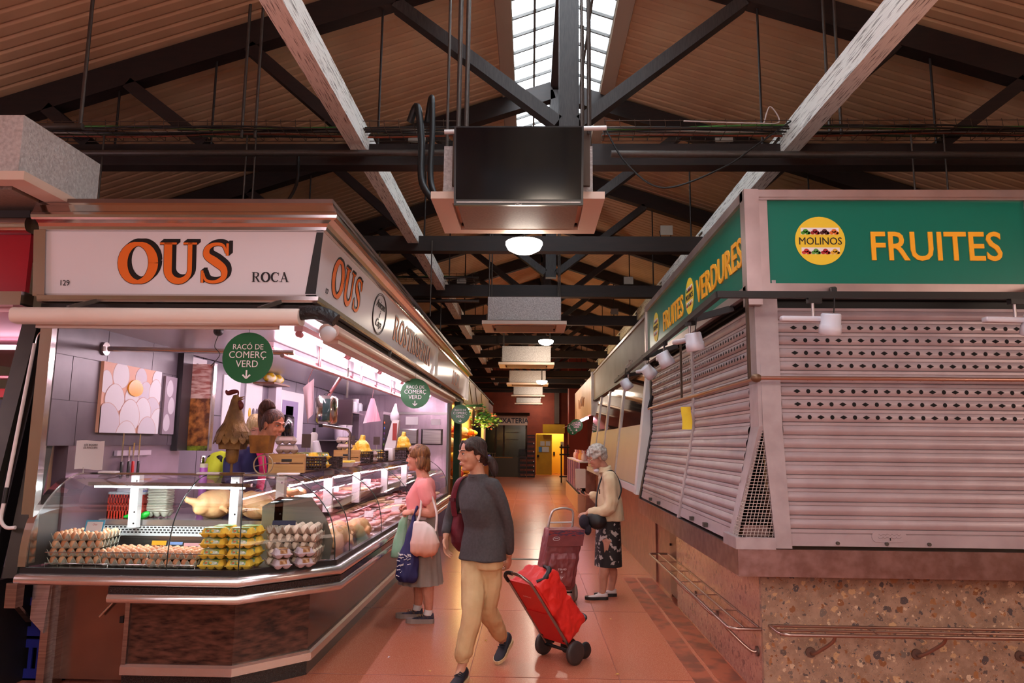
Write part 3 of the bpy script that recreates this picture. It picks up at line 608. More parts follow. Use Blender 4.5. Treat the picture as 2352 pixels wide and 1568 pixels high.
# bag rests: tubular shelves along the base
RAILM = mat('worn_steel_tube', (168, 140, 128), .3, .9)
def bagrest(name, o, u, n, L_, wd, lab, nb, brk):
    o, u, n = V(o), V(u), V(n); t = thing(name, lab, 'rail', tuple(o)); z = V((0, 0, 1))
    pts = [o, o + n * (wd - .05)] + [o + n * (wd - .05 + .05 * sin(a)) + u * (.05 - .05 * cos(a)) for a in (pi / 6, pi / 3, pi / 2)] + [o + n * wd + u * (L_ - .05)] + [o + n * (wd - .05 + .05 * cos(a)) + u * (L_ - .05 + .05 * sin(a)) for a in (pi / 6, pi / 3, pi / 2)] + [o + u * L_]
    MB().tube(pts, .011, 8).build('outer_tube', RAILM, t); MB().tube([o, o + u * L_], .009, 8).build('wall_tube', RAILM, t); MB().tube([o + n * wd * .5 + u * .01, o + n * wd * .5 + u * (L_ - .01)], .008, 8).build('middle_tube', RAILM, t)
    for i in range(1, nb): MB().tube([o + u * L_ * i / nb, o + n * wd + u * L_ * i / nb], .004, 6).build('cross_wire', RAILM, t)
    for x in brk:
        MB().tube(curve_pts([o + n * wd + u * x, o + n * (wd * .8) + u * x - z * .05, o + n * .05 + u * (x - .06) - z * .15, o + u * (x - .07) - z * .155]), .011, 8).build('bracket', RAILM, t); MB().cyl(o + u * (x - .07) - z * .155 + n * .012, o + u * (x - .07) - z * .155 - n * .008, .032, n=14).build('wall_flange', mat('dark_flange', (110, 84, 74), .6, .5), t)
bagrest('bag_rest', (1.53, 4.80, .465), (1, 0, 0), (0, -1, 0), 3.0, .22, 'tubular steel bag rest along the front of the fruit stall base', 5, (.32, .98, 1.62, 2.3))
bagrest('bag_rest', (1.485, 4.83, .435), (0, 1, 0), (-1, 0, 0), 3.15, .2, 'tubular steel bag rest along the aisle side of the fruit stall base', 6, (.15, 1.15, 1.9))
# ---------------------------------------------------------------- grey glazed stall beyond
gs = thing('glazed_stall', 'closed grey stall with leaning glass front and grey sign, beyond the fruit stall', 'stall', (2, 12.6, 0))
GY0, GY1 = 8.78, 16.6
MB().box(1.495, GY0, 0, 3.5, GY1, .98).build('base', PORPH, gs); MB().box(1.46, GY0, .98, 1.6, GY1, 1.08).build('sill', WHITE, gs)
GSG = mat('grey_sign_panel', (116, 106, 100), .55, c2=(102, 92, 88), scale=2)
MB().box(1.46, GY0, 2.62, 1.5, GY1, 3.22).build('sign_panel', GSG, gs); MB().box(1.44, GY0, 3.2, 1.5, GY1, 3.24).build('sign_edge', ALU, gs); MB().box(1.44, GY0, 2.58, 1.5, GY1, 2.62).build('sign_edge', DARKST, gs)
b = MB(); put_text(b, 'productes', (1.457, 10.6, 2.72), uy, zz, .13, 1); b.build('sign_lettering', mat('pale_lettering', (170, 160, 154), .5), gs)
MB().box(1.52, GY0, 2.6, 3.5, GY1, 2.64).build('roof', DARKST, gs)
def lean(y0, y1, z0_, z1_, off=0):
    f = lambda z: 1.30 + .19 * (z - 1.05) / 1.55 - off
    return [(f(z0_), y0, z0_), (f(z0_), y1, z0_), (f(z1_), y1, z1_), (f(z1_), y0, z1_)]
BLIND = mat('beige_blind', (196, 174, 146), .35, c2=(204, 184, 150), scale=1)
PANE = mat('dark_reflecting_pane', (62, 56, 50), .05, spec=1.0, coat=.6)
MB().box(1.29, GY0, 1.0, 1.5, GY1, 1.09).build('sill_board', WHITE, gs)
for i, (y0, y1) in enumerate(((9.0, 11.2), (11.35, 13.3), (13.45, 15.0), (15.1, 16.5))):
    b = MB(); quad(b, lean(y0, y1, 1.1, 1.85), .012, (1, 0, 0)); b.build('lower_pane', BLIND, gs); b = MB(); quad(b, lean(y0, y1, 1.85, 2.6), .012, (1, 0, 0)); b.build('upper_pane', PANE, gs)
    b = MB(); quad(b, lean(y0 - .15, y0, 1.08, 2.6, .02), .05, (1, 0, 0)); b.build('post', WHITE if i < 1 else ALU, gs)
b = MB(); quad(b, [(1.27, 8.80, 1.0), (1.27, 8.98, 1.0), (1.44, 8.98, 2.56), (1.44, 8.80, 2.56)], .2, (1, 0, 0)); b.build('end_panel', WHITE, gs)
MB().box(1.5, 9.9, .2, 1.503, 10.0, .55).build('vent_plate', mat('vent_plate', (176, 128, 112), .5), gs)
# ---------------------------------------------------------------- beige stall far right with produce counter
bs = thing('beige_stall', 'far right stall with a beige sign and striped pink-lit awning', 'stall', (2, 20, 0))
MB().box(1.43, 16.62, 2.3, 1.5, 23.2, 3.2).build('sign_panel', mat('beige_sign_panel', (206, 170, 140), .45, c2=(190, 150, 122), scale=2), bs); MB().box(1.40, 16.6, 2.25, 1.5, 16.68, 3.26).build('sign_edge', ALU, bs)
b = MB(); scribble(b, (1.427, 20.2, 2.6), uy, zz, 2.2, .3, .015, 2); b.build('sign_lettering', mat('brown_lettering', (150, 104, 84), .5), bs)
b = MB()
for k in range(9): b.add([(1.42, 17 + .65 * k, 2.3), (1.42, 17 + .65 * k + .33, 2.3), (1.0, 17 + .65 * k + .33, 2.08), (1.0, 17 + .65 * k, 2.08)], [(0, 1, 2, 3)])
b.build('awning_stripe', mat('rose_stripe', (206, 110, 100), .7), bs)
b = MB(); b.add([(1.43, 16.8, 2.297), (1.43, 23.2, 2.297), (1.0, 23.2, 2.077), (1.0, 16.8, 2.077)], [(0, 1, 2, 3)]); b.build('awning', mat('pale_awning', (236, 214, 210), .7), bs)
MB().box(1.12, 17.2, 0, 2.4, 23, .42).build('plinth', mat('pale_plinth', (216, 176, 150), .4), bs); MB().box(1.14, 17.3, .42, 2.2, 23, .46).build('black_kerb', BLACK, bs)
MB().box(1.16, 17.35, .46, 1.18, 22.9, 1.15).build('case_front', mat('violet_lit_panel', (196, 150, 196), .2), bs); MB().box(1.16, 17.35, 1.15, 2.1, 22.9, 1.18).build('case_top', WHITE, bs)
for k in range(5): MB().box(1.145, 17.8 + k, .46, 1.16, 17.9 + k, 1.15).build('case_post', mat('violet_post', (120, 80, 130), .4), bs)
MB().box(1.05, 16.9, .58, 1.28, 17.0, 1.02).build('white_panel', mat('bright_panel', (236, 226, 222), .5), bs)
MB().box(1.28, 16.75, .0, 1.5, 16.95, 1.0).build('side_column', PORPH, bs)
MB().box(2.4, 16.7, 0, 2.5, 23.2, 2.3).build('back_panel', WALLM, bs)
MB().box(1.35, 17.5, 2.2, 1.41, 22.5, 2.25).build('tube_lamp', emat('pink_tube', (255, 190, 215), 10), bs)
for i in range(7):
    y = 17.5 + .55 * i + random.random() * .2; x = 1.3 + .06 * (i % 2)
    b = MB(); b.lathe([(.001, 0), (.06, .01), (.075, .08), (.06, .16), (.02, .2), (.035, .25), (.001, .25)], (x, y, 1.181), n=10); b.build('paper_bag', mat('bright_bag%d' % (i % 3), [(240, 210, 210), (206, 120, 100), (230, 170, 90)][i % 3], .6), label=['white twisted bag on the far right counter', 'reddish twisted bag on the far right counter', 'orange twisted bag on the far right counter'][i % 3], cat='bag', group='bags on the far right counter %s' % 'abc'[i % 3])
MB().box(1.75, 33.0, 0, 2.6, 34.0, 6.2).build('red_pillar', mat('red_oxide_paint', (156, 58, 40), .6), label='red oxide painted pillar right of the yellow doorway', cat='pillar')
st = thing('metal_rack', 'small dark metal rack standing by the yellow doorway', 'rack', (1.45, 30, 0))
for x in (1.28, 1.55): MB().cyl((x, 30, 0), (x, 30, 1.55), .03, n=8).build('upright', DARKST, st)
for z in (.25, 1.15, 1.45): MB().cyl((1.2, 30, z), (1.62, 30, z), .03, n=8).build('rung', DARKST, st)
# ================================================================ egg and poultry stall (left)
LA = V((-3.25, 4.55, 0)); LB = V((-1.81, 4.55, 0)); LC = V((-1.29, 5.07, 0)); LD = V((-1.29, 11.9, 0))
T8 = math.tan(pi / 8)
def path(d, z, x0=-3.23, yend=11.9, front=True, side=True):
    p = []
    if front: p += [V((x0, 4.55 + d, z)), V((-1.81 - T8 * d, 4.55 + d, z))]
    if side: p += [V((-1.29 - d, 5.07 + T8 * d, z)), V((-1.29 - d, yend, z))]
    return p
def sweep(prof, pathfn, closed=True, smooth=False, sub=1):
    """prof: (offset,z) list swept along pathfn(offset,z)"""
    b = MB(); cols = [pathfn(d, z) for d, z in prof]; n = len(prof); m_ = len(cols[0])
    b.loft([[cols[i][k] for i in range(n)] for k in range(m_)], closed, closed, smooth, closed); return b
def sweepb(prof, name, m_, par, pf=path, **k):
    return sweep(prof, pf, **k).build(name, m_, par)
GRAN = mat('brown_red_granite', (98, 64, 52), .18, c2=(40, 26, 24), scale=3.2, stretch=(1.2, 1.2, 4.5), detail=12, lo=.36, hi=.66)
[n for n in GRAN.node_tree.nodes if n.type == 'MAPPING'][0].inputs['Rotation'].default_value = (0, .45, 0); [n for n in GRAN.node_tree.nodes if n.type == 'TEX_NOISE'][0].inputs['Scale'].default_value = 8
NERO = mat('black_speckled_granite', (34, 30, 30), .2, c2=(64, 56, 54), scale=160, lo=.5, hi=.75)
ct = thing('display_counter', 'long angled egg stall counter in brown granite and polished steel with curved glass', 'counter', (-2, 7, 0))
pb = lambda d, z: path(d, z, -2.63)
def shellp(d0, d1, z0, z1): return [(d0, z0), (d1, z0), (d1, z1), (d0, z1)]
sweepb(shellp(.25, .5, 0, .10), 'toe_kick', NERO, ct, pb)
sweepb([(.22, .10), (.5, .10), (.5, .165), (.235, .165), (.22, .15)], 'kick_strip', LEDGE, ct, pb)
sweepb(shellp(.25, .5, .165, .60), 'granite_front', GRAN, ct, pb)
sweepb([(.5, .585), (.5, .645)] + [(.028 - .028 * sin(a), .615 + .03 * cos(a)) for a in [pi * i / 8 for i in range(9)]], 'lower_steel_band', LEDGE, ct, pb, smooth=True)
sweepb(shellp(.015, .5, .645, .685), 'granite_band', NERO, ct, pb)
sweepb([(.45, .685), (.45, .749), (.052, .752)] + [(.034 - .034 * sin(a), .718 + .033 * cos(a)) for a in [pi * i / 8 for i in range(9)]], 'ledge', LEDGE, ct, path, smooth=True)
sweepb(shellp(.05, .085, .75, .785), 'glass_gasket', BLACK, ct, path)
MB().box(-2.63, 4.78, .10, -2.60, 5.0, .60).build('end_frame', STEEL, ct)
GP = curve_pts([(.066, .785, 0), (.075, .93, 0), (.125, 1.09, 0), (.25, 1.225, 0), (.42, 1.325, 0), (.56, 1.355, 0)], 4); GP = [(p.x, p.y) for p in GP]
# curved panes, each its own part
def pane(pf, name='glass_pane'):
    b = MB(); cols = [pf(d, z) for d, z in GP]; b.loft([[c[0] for c in cols], [c[1] for c in cols]], smooth=True, close=False); return b.build(name, GLASS, ct)
xe = lambda d: -1.81 - T8 * d
pane(lambda d, z: [V((-3.2, 4.55 + d, z)), V((-2.30, 4.55 + d, z))])
pane(lambda d, z: [V((-2.295, 4.55 + d, z)), V((xe(d) - .002, 4.55 + d, z))])
pane(lambda d, z: [V((xe(d), 4.55 + d, z)), V((-1.29 - d, 5.07 + T8 * d, z))])
seams = [5.5, 6.66, 8.2, 9.9, 11.85]
y0s = [None] + seams[:-1]
for i, y1 in enumerate(seams):
    pane((lambda d, z, i=i, y1=y1: [V((-1.29 - d, (5.07 + T8 * d + .003) if i == 0 else y0s[i] + .004, z)), V((-1.29 - d, y1, z))]))
SEAM = mat('dark_glass_edge', (40, 52, 48), .2)
def seam(pf): MB().tube([pf(d, z) for d, z in GP], .004, 6).build('glass_edge', SEAM, ct)
seam(lambda d, z: V((-2.297, 4.55 + d, z))); seam(lambda d, z: V((xe(d), 4.55 + d, z))); seam(lambda d, z: V((-1.29 - d, 5.07 + T8 * d, z)))
for y in seams: seam(lambda d, z, y=y: V((-1.29 - d, y, z)))
b = MB(); b.loft([[V((-3.2 - w_, 4.55 + d - e, z + e * .4)) for w_, e in ((0, 0), (0, .012), (.05, .012), (.05, 0))] for d, z in GP], True, True, False); b.build('end_trim', CHROME, ct)
b = MB(); b.add([V((-3.24, 4.55 + d, z)) for d, z in GP] + [V((-3.24, 5.2, 1.36)), V((-3.24, 5.2, .75))], [list(range(len(GP) + 2))]); b.build('end_cheek', mat('dull_grey_cheek', (120, 116, 114), .35, .6), ct)
# deck, shelves, supports
DECK = mat('bright_steel_deck', (206, 204, 202), .22, .9)
sweepb(shellp(.085, .85, .735, .765), 'deck', DECK, ct, path)
PERF = mat('perforated_white_panel', (214, 216, 214), .4)
MB().box(-3.15, 5.272, .765, -2.0, 5.286, .905).build('lower_back', STEEL, ct)
b = MB(); b.box(-3.15, 5.27, .905, -2.0, 5.285, .985); b.cur = 1
for r, z in enumerate((.925, .943, .961)):
    for i in range(38): x = -3.1 + .028 * i + (.014 if r % 2 else 0); b.add([(x, 5.269, z), (x + .018, 5.269, z), (x + .018, 5.269, z + .009), (x, 5.269, z + .009)], [(0, 1, 2, 3)])
b.build('perforated_panel', [PERF, BLACK], ct)
MB().box(-3.15, 5.265, .98, -1.95, 5.60, 1.02).build('work_shelf', DECK, ct)
sweepb(shellp(.56, .9, 1.335, 1.355), 'top_shelf', mat('smoky_glass_top', (150, 140, 146), .12, .3), ct, lambda d, z: path(d, z, -3.0, 11.9, False))
sweepb(shellp(.54, .62, 1.35, 1.362), 'top_rim', CHROME, ct, path)
b = MB(); b.box(-3.1, 5.02, 1.275, -1.95, 5.06, 1.30); b.build('lamp_housing', CHROME, ct)
MB().box(-3.05, 5.015, 1.262, -2.0, 5.055, 1.274).build('case_tube', emat('cool_case_tube', (236, 250, 255), 60), ct)
MB().box(-1.84, 5.5, 1.262, -1.80, 11.6, 1.274).build('case_tube', emat('pink_case_tube', (255, 212, 230), 40), ct)
MB().box(-1.85, 5.4, 1.275, -1.78, 11.6, 1.30).build('lamp_housing', CHROME, ct)
for x, y, z0_ in ((-2.86, 5.19, .97), (-2.10, 5.12, .92), (-1.80, 5.19, .97)):
    q = MB(); q.box(x - .03, y, z0_, x + .03, y + .06, 1.34); q.build('support_post', WHITE, ct)
    for z in (1.0, 1.08, 1.30): MB().cyl((x + .012, y - .001, z), (x + .012, y + .002, z), .007, n=8).build('bolt_hole', BLACK, ct)
for y in (6.5, 7.55, 9.0, 10.4): MB().box(-1.86, y, .97, -1.78, y + .05, 1.34).build('support_post', WHITE, ct)
MB().box(-2.4, 5.9, 1.02, -1.90, 11.7, 1.04).build('inner_shelf', DECK, ct)
MB().box(-2.15, 5.9, .765, -2.12, 11.7, 1.02).build('back_panel', mat('violet_steel_back', (150, 124, 136), .3, .6), ct)
dv = MB(); dv.add([V(p) for p in ((-1.42, 5.19, .77), (-1.92, 5.19, .77), (-1.92, 5.19, 1.13), (-1.80, 5.19, 1.20), (-1.57, 5.19, 1.20), (-1.46, 5.19, 1.06), (-1.40, 5.19, .9))], [tuple(range(7))]); dv.add([V(p) for p in ((-1.42, 5.2, .77), (-1.92, 5.2, .77), (-1.92, 5.2, 1.13), (-1.80, 5.2, 1.20), (-1.57, 5.2, 1.20), (-1.46, 5.2, 1.06), (-1.40, 5.2, .9))], [tuple(range(7))[::-1]])
dv.build('divider_plate', mat('grey_green_steel', (136, 136, 128), .3, .7), ct)
w1 = MB()
for a, c in (((-3.14, 4.70), (-2.72, 4.69)), ((-2.72, 4.69), (-2.15, 4.69))):
    w1.tube([(a[0], a[1], .77), (a[0], a[1], .80), (c[0], c[1], .80), (c[0], c[1], .77)], .003, 6)
    for i in range(1, 5): x = a[0] + (c[0] - a[0]) * i / 5; w1.tube([(x, a[1], .77), (x, a[1], .80)], .002, 5)
w1.build('wire_fence', CHROME, ct)
MB().tube([(-3.13, 4.68, .87), (-2.45, 4.68, .875), (-1.95, 4.70, .865)], .004, 6).build('glass_rail', CHROME, ct)
# service hatch below the left end
ht = thing('service_hatch', 'low steel hatch under the left end of the egg counter, with a lever handle', 'hatch', (-2.85, 4.88, 0))
MB().box(-3.08, 4.87, .04, -2.64, 4.89, .67).build('hatch_leaf', mat('reflective_hatch_steel', (150, 120, 106), .22, .85, c2=(120, 96, 86), scale=2), ht)
MB().cyl((-2.83, 4.84, .44), (-2.75, 4.84, .53), .008).build('lever', CHROME, ht); MB().box(-2.70, 4.85, .40, -2.675, 4.87, .44).build('latch', BLACK, ht)
MB().box(-3.11, 4.80, .0, -3.08, 4.9, .67).build('left_jamb', STEEL, ht)
lg = thing('support_bracket', 'stainless steel bracket leg carrying the left end of the egg counter', 'bracket', (-3.25, 4.8, 0))
MB().box(-3.27, 4.55, .55, -3.2, 4.62, .70).build('corner_block', STEEL, lg); b = MB(); quad(b, [(-3.2, 4.7, .68), (-3.2, 4.7, .45), (-3.12, 4.72, .36), (-3.1, 4.72, .68)], .02, (0, 1, 0)); b.build('gusset', STEEL, lg)
MB().box(-3.15, 4.74, .0, -3.10, 4.80, .68).build('leg', STEEL, lg)
b = MB(); quad(b, [(-3.26, 4.60, .56), (-3.26, 4.75, .42), (-3.22, 4.75, .42), (-3.22, 4.60, .56)], .02, (0, 0, 1)); b.build('lower_arm', STEEL, lg)
BLUEC = mat('blue_crate_plastic', (34, 40, 130), .45)
def crate(name, lab, c, sz, m_, group=None, slots=True):
    x, y, z = c; w_, d_, h_ = sz; t = thing(name, lab, 'crate', c, 0, group); b = MB(); th = .012
    for sx in (-1, 1):
        b.box(min(sx * w_ / 2, sx * (w_ / 2 - th)), -d_ / 2, 0, max(sx * w_ / 2, sx * (w_ / 2 - th)), d_ / 2, h_ * .28); b.box(min(sx * w_ / 2, sx * (w_ / 2 - th)), -d_ / 2, h_ * .8, max(sx * w_ / 2, sx * (w_ / 2 - th)), d_ / 2, h_)
        b.box(-w_ / 2, min(sx * d_ / 2, sx * (d_ / 2 - th)), 0, w_ / 2, max(sx * d_ / 2, sx * (d_ / 2 - th)), h_ * .28); b.box(-w_ / 2, min(sx * d_ / 2, sx * (d_ / 2 - th)), h_ * .8, w_ / 2, max(sx * d_ / 2, sx * (d_ / 2 - th)), h_)
        for i in range(7):
            u = -w_ / 2 + w_ * (i + .0) / 6.4; b.box(u, min(sx * d_ / 2, sx * (d_ / 2 - th)), h_ * .28, u + w_ * .07, max(sx * d_ / 2, sx * (d_ / 2 - th)), h_ * .8)
        for i in range(5):
            u = -d_ / 2 + d_ * i / 4.5; b.box(min(sx * w_ / 2, sx * (w_ / 2 - th)), u, h_ * .28, max(sx * w_ / 2, sx * (w_ / 2 - th)), u + d_ * .1, h_ * .8)
    b.box(-w_ / 2, -d_ / 2, 0, w_ / 2, d_ / 2, .012); b.build('crate_body', m_, t, local=True); return t
crate('plastic_crate', 'dark blue plastic crate on the floor under the left end, upper of two', (-3.29, 5.2, .27), (.36, .5, .26), BLUEC, 'blue crates under the left end')
crate('plastic_crate', 'dark blue plastic crate on the floor under the left end, lower of two', (-3.29, 5.2, 0), (.36, .5, .26), BLUEC, 'blue crates under the left end')
# ---------------------------------------------------------------- canopy with the sign
cn = thing('sign_canopy', 'cream sign canopy in rolled polished steel round the egg stall, lettered OUS ROCA and ROSTISSERIA', 'sign', (-2.4, 6, 2.5))
CY, CX, CEND, CXL = 4.60, -1.447, 15.3, -3.27
def cpath(o, z): return [V((CXL, CY - o, z)), V((CX + o, CY - o, z)), V((CX + o, CEND, z))]
SIGNW = mat('cream_gloss_panel', (222, 216, 220), .16, spec=.4)
sweepb([(-.02, 2.495), (.045, 2.495), (.05, 2.51), (.055, 2.535), (.035, 2.55), (-.02, 2.55)], 'lower_moulding', CHROME, cn, cpath)
sweepb([(.03, 2.55), (.075, 2.965), (-.02, 2.965), (-.02, 2.55)], 'panel', SIGNW, cn, cpath)
cor = [(.07, 2.965), (.095, 2.97), (.10, 2.99), (.115, 3.01), (.15, 3.03), (.165, 3.045)] + [(.165 + .025 * cos(a), 3.075 - .032 * cos(a * .0) + .03 * sin(a)) for a in (-1.2, -.6, 0, .6, 1.2)] + [(.15, 3.12), (.15, 3.135), (-.02, 3.135), (-.02, 2.965)]
sweep(cor, cpath, True, False).build('cornice', CHROME, cn)
sweepb(shellp(-.02, .145, 3.136, 3.165), 'cornice_cap', mat('dusty_steel_cap', (120, 96, 88), .4, .7), cn, cpath)
b = MB(); b.add([cpath(.034, 2.555)[1] + V((-.075, -.0005, 0)), cpath(.034, 2.555)[1] + V((-.004, -.0005, 0)), cpath(.079, 2.96)[1] + V((-.004, -.0005, 0)), cpath(.079, 2.96)[1] + V((-.05, -.0005, 0))], [(0, 1, 2, 3)]); b.build('black_corner_strip', BLACK, cn)
b = MB(); b.add([cpath(.05, 2.53)[0] + V((-.03, 0, 0)), cpath(.05, 2.53)[0] + V((.05, 0, 0)), cpath(.09, 2.97)[0] + V((.04, 0, 0)), cpath(.09, 2.97)[0] + V((-.04, 0, 0))], [(0, 1, 2, 3)]); b.build('end_strip', CHROME, cn)
for yy in (10.3,): MB().box(CX + .05, yy - .012, 2.55, CX + .09, yy + .012, 2.97).build('joint_strip', CHROME, cn)
MB().box(CX + .03, CEND - .02, 2.5, CX + .11, CEND + .03, 3.0).build('end_strip', CHROME, cn)
MB().box(CXL, CY, 2.43, CX + .0, CEND, 2.49).build('stall_roof', DARKST, cn)
MB().box(CXL, CY + .1, 2.412, CX - .02, 12.6, 2.43).build('soffit', mat('white_glossy_soffit', (216, 212, 218), .25, .3), cn)
# serif lettering
def strip(b, pts, o, u, v, n):
    """pts: (x,y,width) centreline"""
    L_ = []; R_ = []
    for i, (x, y, w_) in enumerate(pts):
        x0, y0, _ = pts[max(i - 1, 0)]; x1, y1, _ = pts[min(i + 1, len(pts) - 1)]; dx, dy = x1 - x0, y1 - y0; l = hypot(dx, dy) or 1
        L_.append((x - dy / l * w_ / 2, y + dx / l * w_ / 2)); R_.append((x + dy / l * w_ / 2, y - dx / l * w_ / 2))
    for i in range(len(pts) - 1):
        q = [R_[i], R_[i + 1], L_[i + 1], L_[i]]; b.add([o + u * x + v * y for x, y in q], [(0, 1, 2, 3)])
def cat2(ctrl, n=6): return [(p.x, p.y, p.z) for p in curve_pts(ctrl, n)]
def glyph(ch):
    ell = lambda cx, cy, rx, ry, a0, a1, f, n=28: [(cx + rx * cos(a0 + (a1 - a0) * i / n), cy + ry * sin(a0 + (a1 - a0) * i / n), f(a0 + (a1 - a0) * i / n)) for i in range(n + 1)]
    sr = lambda x, y, w_, h=.05: [(x - w_ / 2, y, h), (x + w_ / 2, y, h)]
    vs = lambda x, w_, a=0, c=1: [(x, a, w_), (x, c, w_)]
    if ch == 'O': return .98, [ell(.49, .5, .38, .465, 0, 2 * pi, lambda a: .09 + .15 * abs(cos(a)))]
    if ch == 'U': return .98, [[(.23, 1, .2), (.23, .4, .2)] + [(.23 + .0, .38, .2)] + [(.5 - .27 * cos(a), .33 - .27 * sin(a), .2 - .09 * a / pi) for a in [pi * i / 12 for i in range(13)]] + [(.77, .38, .11), (.77, 1, .11)], sr(.23, .975, .42), sr(.77, .975, .34)]
    if ch == 'S': return .78, [cat2([(.66, .74, .05), (.58, .93, .07), (.38, .96, .08), (.2, .86, .13), (.19, .68, .17), (.4, .53, .2), (.6, .36, .17), (.6, .15, .13), (.4, .045, .08), (.18, .08, .07), (.1, .26, .05)]), [(.69, .68, .06), (.69, .98, .06)], [(.08, .02, .06), (.08, .32, .06)]]
    if ch == 'R': return .92, [vs(.2, .18), sr(.2, .975, .36), sr(.2, .025, .36), cat2([(.2, .96, .07), (.45, .96, .07), (.64, .88, .13), (.68, .74, .17), (.62, .6, .13), (.45, .52, .07), (.2, .52, .07)]), [(.44, .52, .16), (.74, .03, .16)], sr(.78, .025, .26)]
    if ch == 'C': return .88, [ell(.5, .5, .38, .46, .75, 2 * pi - .75, lambda a: .08 + .14 * max(0, -cos(a))), [(.8, .64, .05), (.8, .96, .05)]]
    if ch == 'A': return .98, [[(.18, .02, .07), (.5, 1, .07)], [(.46, 1, .18), (.8, .02, .18)], [(.3, .33, .06), (.7, .33, .06)], sr(.17, .025, .3), sr(.82, .025, .34)]
    if ch == 'T': return .86, [vs(.43, .18), [(.06, .965, .07), (.8, .965, .07)], sr(.43, .025, .36), [(.07, .7, .05), (.07, .98, .05)], [(.79, .7, .05), (.79, .98, .05)]]
    if ch == 'I': return .46, [vs(.23, .18), sr(.23, .975, .38), sr(.23, .025, .38)]
    if ch == 'E': return .82, [vs(.2, .18), [(.05, .965, .07), (.7, .965, .07)], [(.05, .035, .07), (.74, .035, .07)], [(.2, .5, .06), (.52, .5, .06)], [(.7, .72, .05), (.7, .98, .05)], [(.74, .02, .05), (.74, .3, .05)], [(.53, .38, .05), (.53, .62, .05)]]
    return .5, []
def serif(par, name, txt, o, u, v, h, sq=1.0, m_=None, shadow=None, sp=.02):
    o, u, v = V(o), V(u).normalized(), V(v).normalized(); n = u.cross(v); W_ = sum(glyph(c)[0] * sq + sp for c in txt) * h
    out = []
    for mode in ((('s', shadow), ('f', m_)) if shadow else (('f', m_),)):
        b = MB(); x = -W_ / 2
        for k, c in enumerate(txt):
            w_, st_ = glyph(c); oo = o + u * x
            if mode[0] == 'f':
                for s_ in st_: strip(b, s_, oo + n * .004, u * (h * sq), v * h, n)
            else:
                for q in range(7):
                    for s_ in st_: strip(b, [(a, c_, w2 + .03) for a, c_, w2 in s_], oo + n * (.001 + .0002 * (6 - q)) + u * (h * (.014 * q - .0)) + v * (h * .012 * q), u * (h * sq), v * h, n)
            x += (w_ * sq + sp) * h
        out.append(b.build(name if mode[0] == 'f' else name + '_shadow', mode[1], par))
    return out
ORNG = mat('orange_lettering', (226, 108, 22), .4); BLKL = mat('black_lettering', (20, 16, 16), .35)
fd = (cpath(.075, 2.965)[0] - cpath(.03, 2.55)[0]).normalized()      # up direction of the front panel
def fp(x, s_): return V((x, CY - .0305 - .045 * s_, 2.55 + .415 * s_))
ux = V((1, 0, 0))
serif(cn, 'OUS_lettering'.lower(), 'OUS', fp(-2.36, .17), ux, fd, .272, 1.0, ORNG, BLKL)
serif(cn, 'roca_lettering', 'ROCA', fp(-1.72, .20), ux, fd, .065, 1.0, BLKL)
b = MB(); put_text(b, '129', fp(-3.10, .13) + V((0, -.002, 0)), ux, fd, .038, .9); b.build('number', BLKL, cn)
sd = V((.045, 0, .415)).normalized(); uy2 = V((0, 1, 0))
def sp_(y, s_): return V((CX + .0305 + .045 * s_, y, 2.55 + .415 * s_))
serif(cn, 'ous_lettering', 'OUS', sp_(5.27, .17), uy2, sd, .27, 1.12, ORNG, BLKL)
serif(cn, 'rostisseria_lettering', 'ROSTISSERIA', sp_(8.45, .2), uy2, sd, .235, 1.25, ORNG, BLKL, .04)
serif(cn, 'second_panel_lettering', 'ROSTI', sp_(13.2, .2), uy2, sd, .235, 1.25, ORNG, BLKL, .04)
b = MB(); put_text(b, '127', sp_(4.78, .13) + V((.002, 0, 0)), uy2, sd, .036, .9); b.build('number', BLKL, cn)
b = MB()
for rr in (.185, .172):
    b.tube([sp_(6.42, .5) + V((.002, 0, 0)) + uy2 * (rr * 1.5 * cos(a)) + sd * (rr * sin(a)) for a in [2 * pi * i / 40 for i in range(40)]], .003, 4, True)
b.build('oval_border', BLKL, cn)
b = MB()
for k, s_ in enumerate(('Aviram', 'i', 'Ca\u00e7a')): put_text(b, s_, sp_(6.42, .62 - .2 * k) + V((.003, 0, 0)), uy2, sd, .075, 1.15, shear=.35)
b.build('oval_lettering', BLKL, cn)
# awnings
AWN = mat('cream_awning_case', (226, 212, 200), .35)
aw = thing('rolled_awning', 'rolled up cream awning case under the front OUS sign', 'awning', (-2.35, 4.42, 2.33))
def rnd(y, z, ry, rz2): return [(y + ry * (abs(cos(a)) ** .7) * (1 if cos(a) > 0 else -1), z + rz2 * (abs(sin(a)) ** .7) * (1 if sin(a) > 0 else -1)) for a in [2 * pi * i / 20 for i in range(20)]]
b = MB(); pr = rnd(4.43, 2.375, .075, .052); b.loft([[V((x, y, z)) for y, z in pr] for x in (-3.3, -1.46)], True, True); b.build('case', AWN, aw)
MB().box(-3.2, 4.47, 2.305, -1.62, 4.5, 2.33).build('front_bar', mat('awning_bar', (196, 176, 166), .4), aw)
for x in (-2.95, -1.72):
    MB().bar((x, 4.40, 2.425), (x + .08, 4.58, 2.51), .03, .025).build('wall_arm', GALV, aw)
b = MB(); b.tube(curve_pts([(-1.47, 4.43, 2.40), (-1.38, 4.42, 2.405), (-1.30, 4.42, 2.39), (-1.235, 4.42, 2.355)]), .045, 14); b.build('black_sleeve', mat('ribbed_black_sleeve', (22, 20, 22), .45, bump=.6, bscale=40), aw)
aw2 = thing('rolled_awning', 'rolled up cream awning case along the aisle side of the egg stall', 'awning', (-1.38, 8, 2.3))
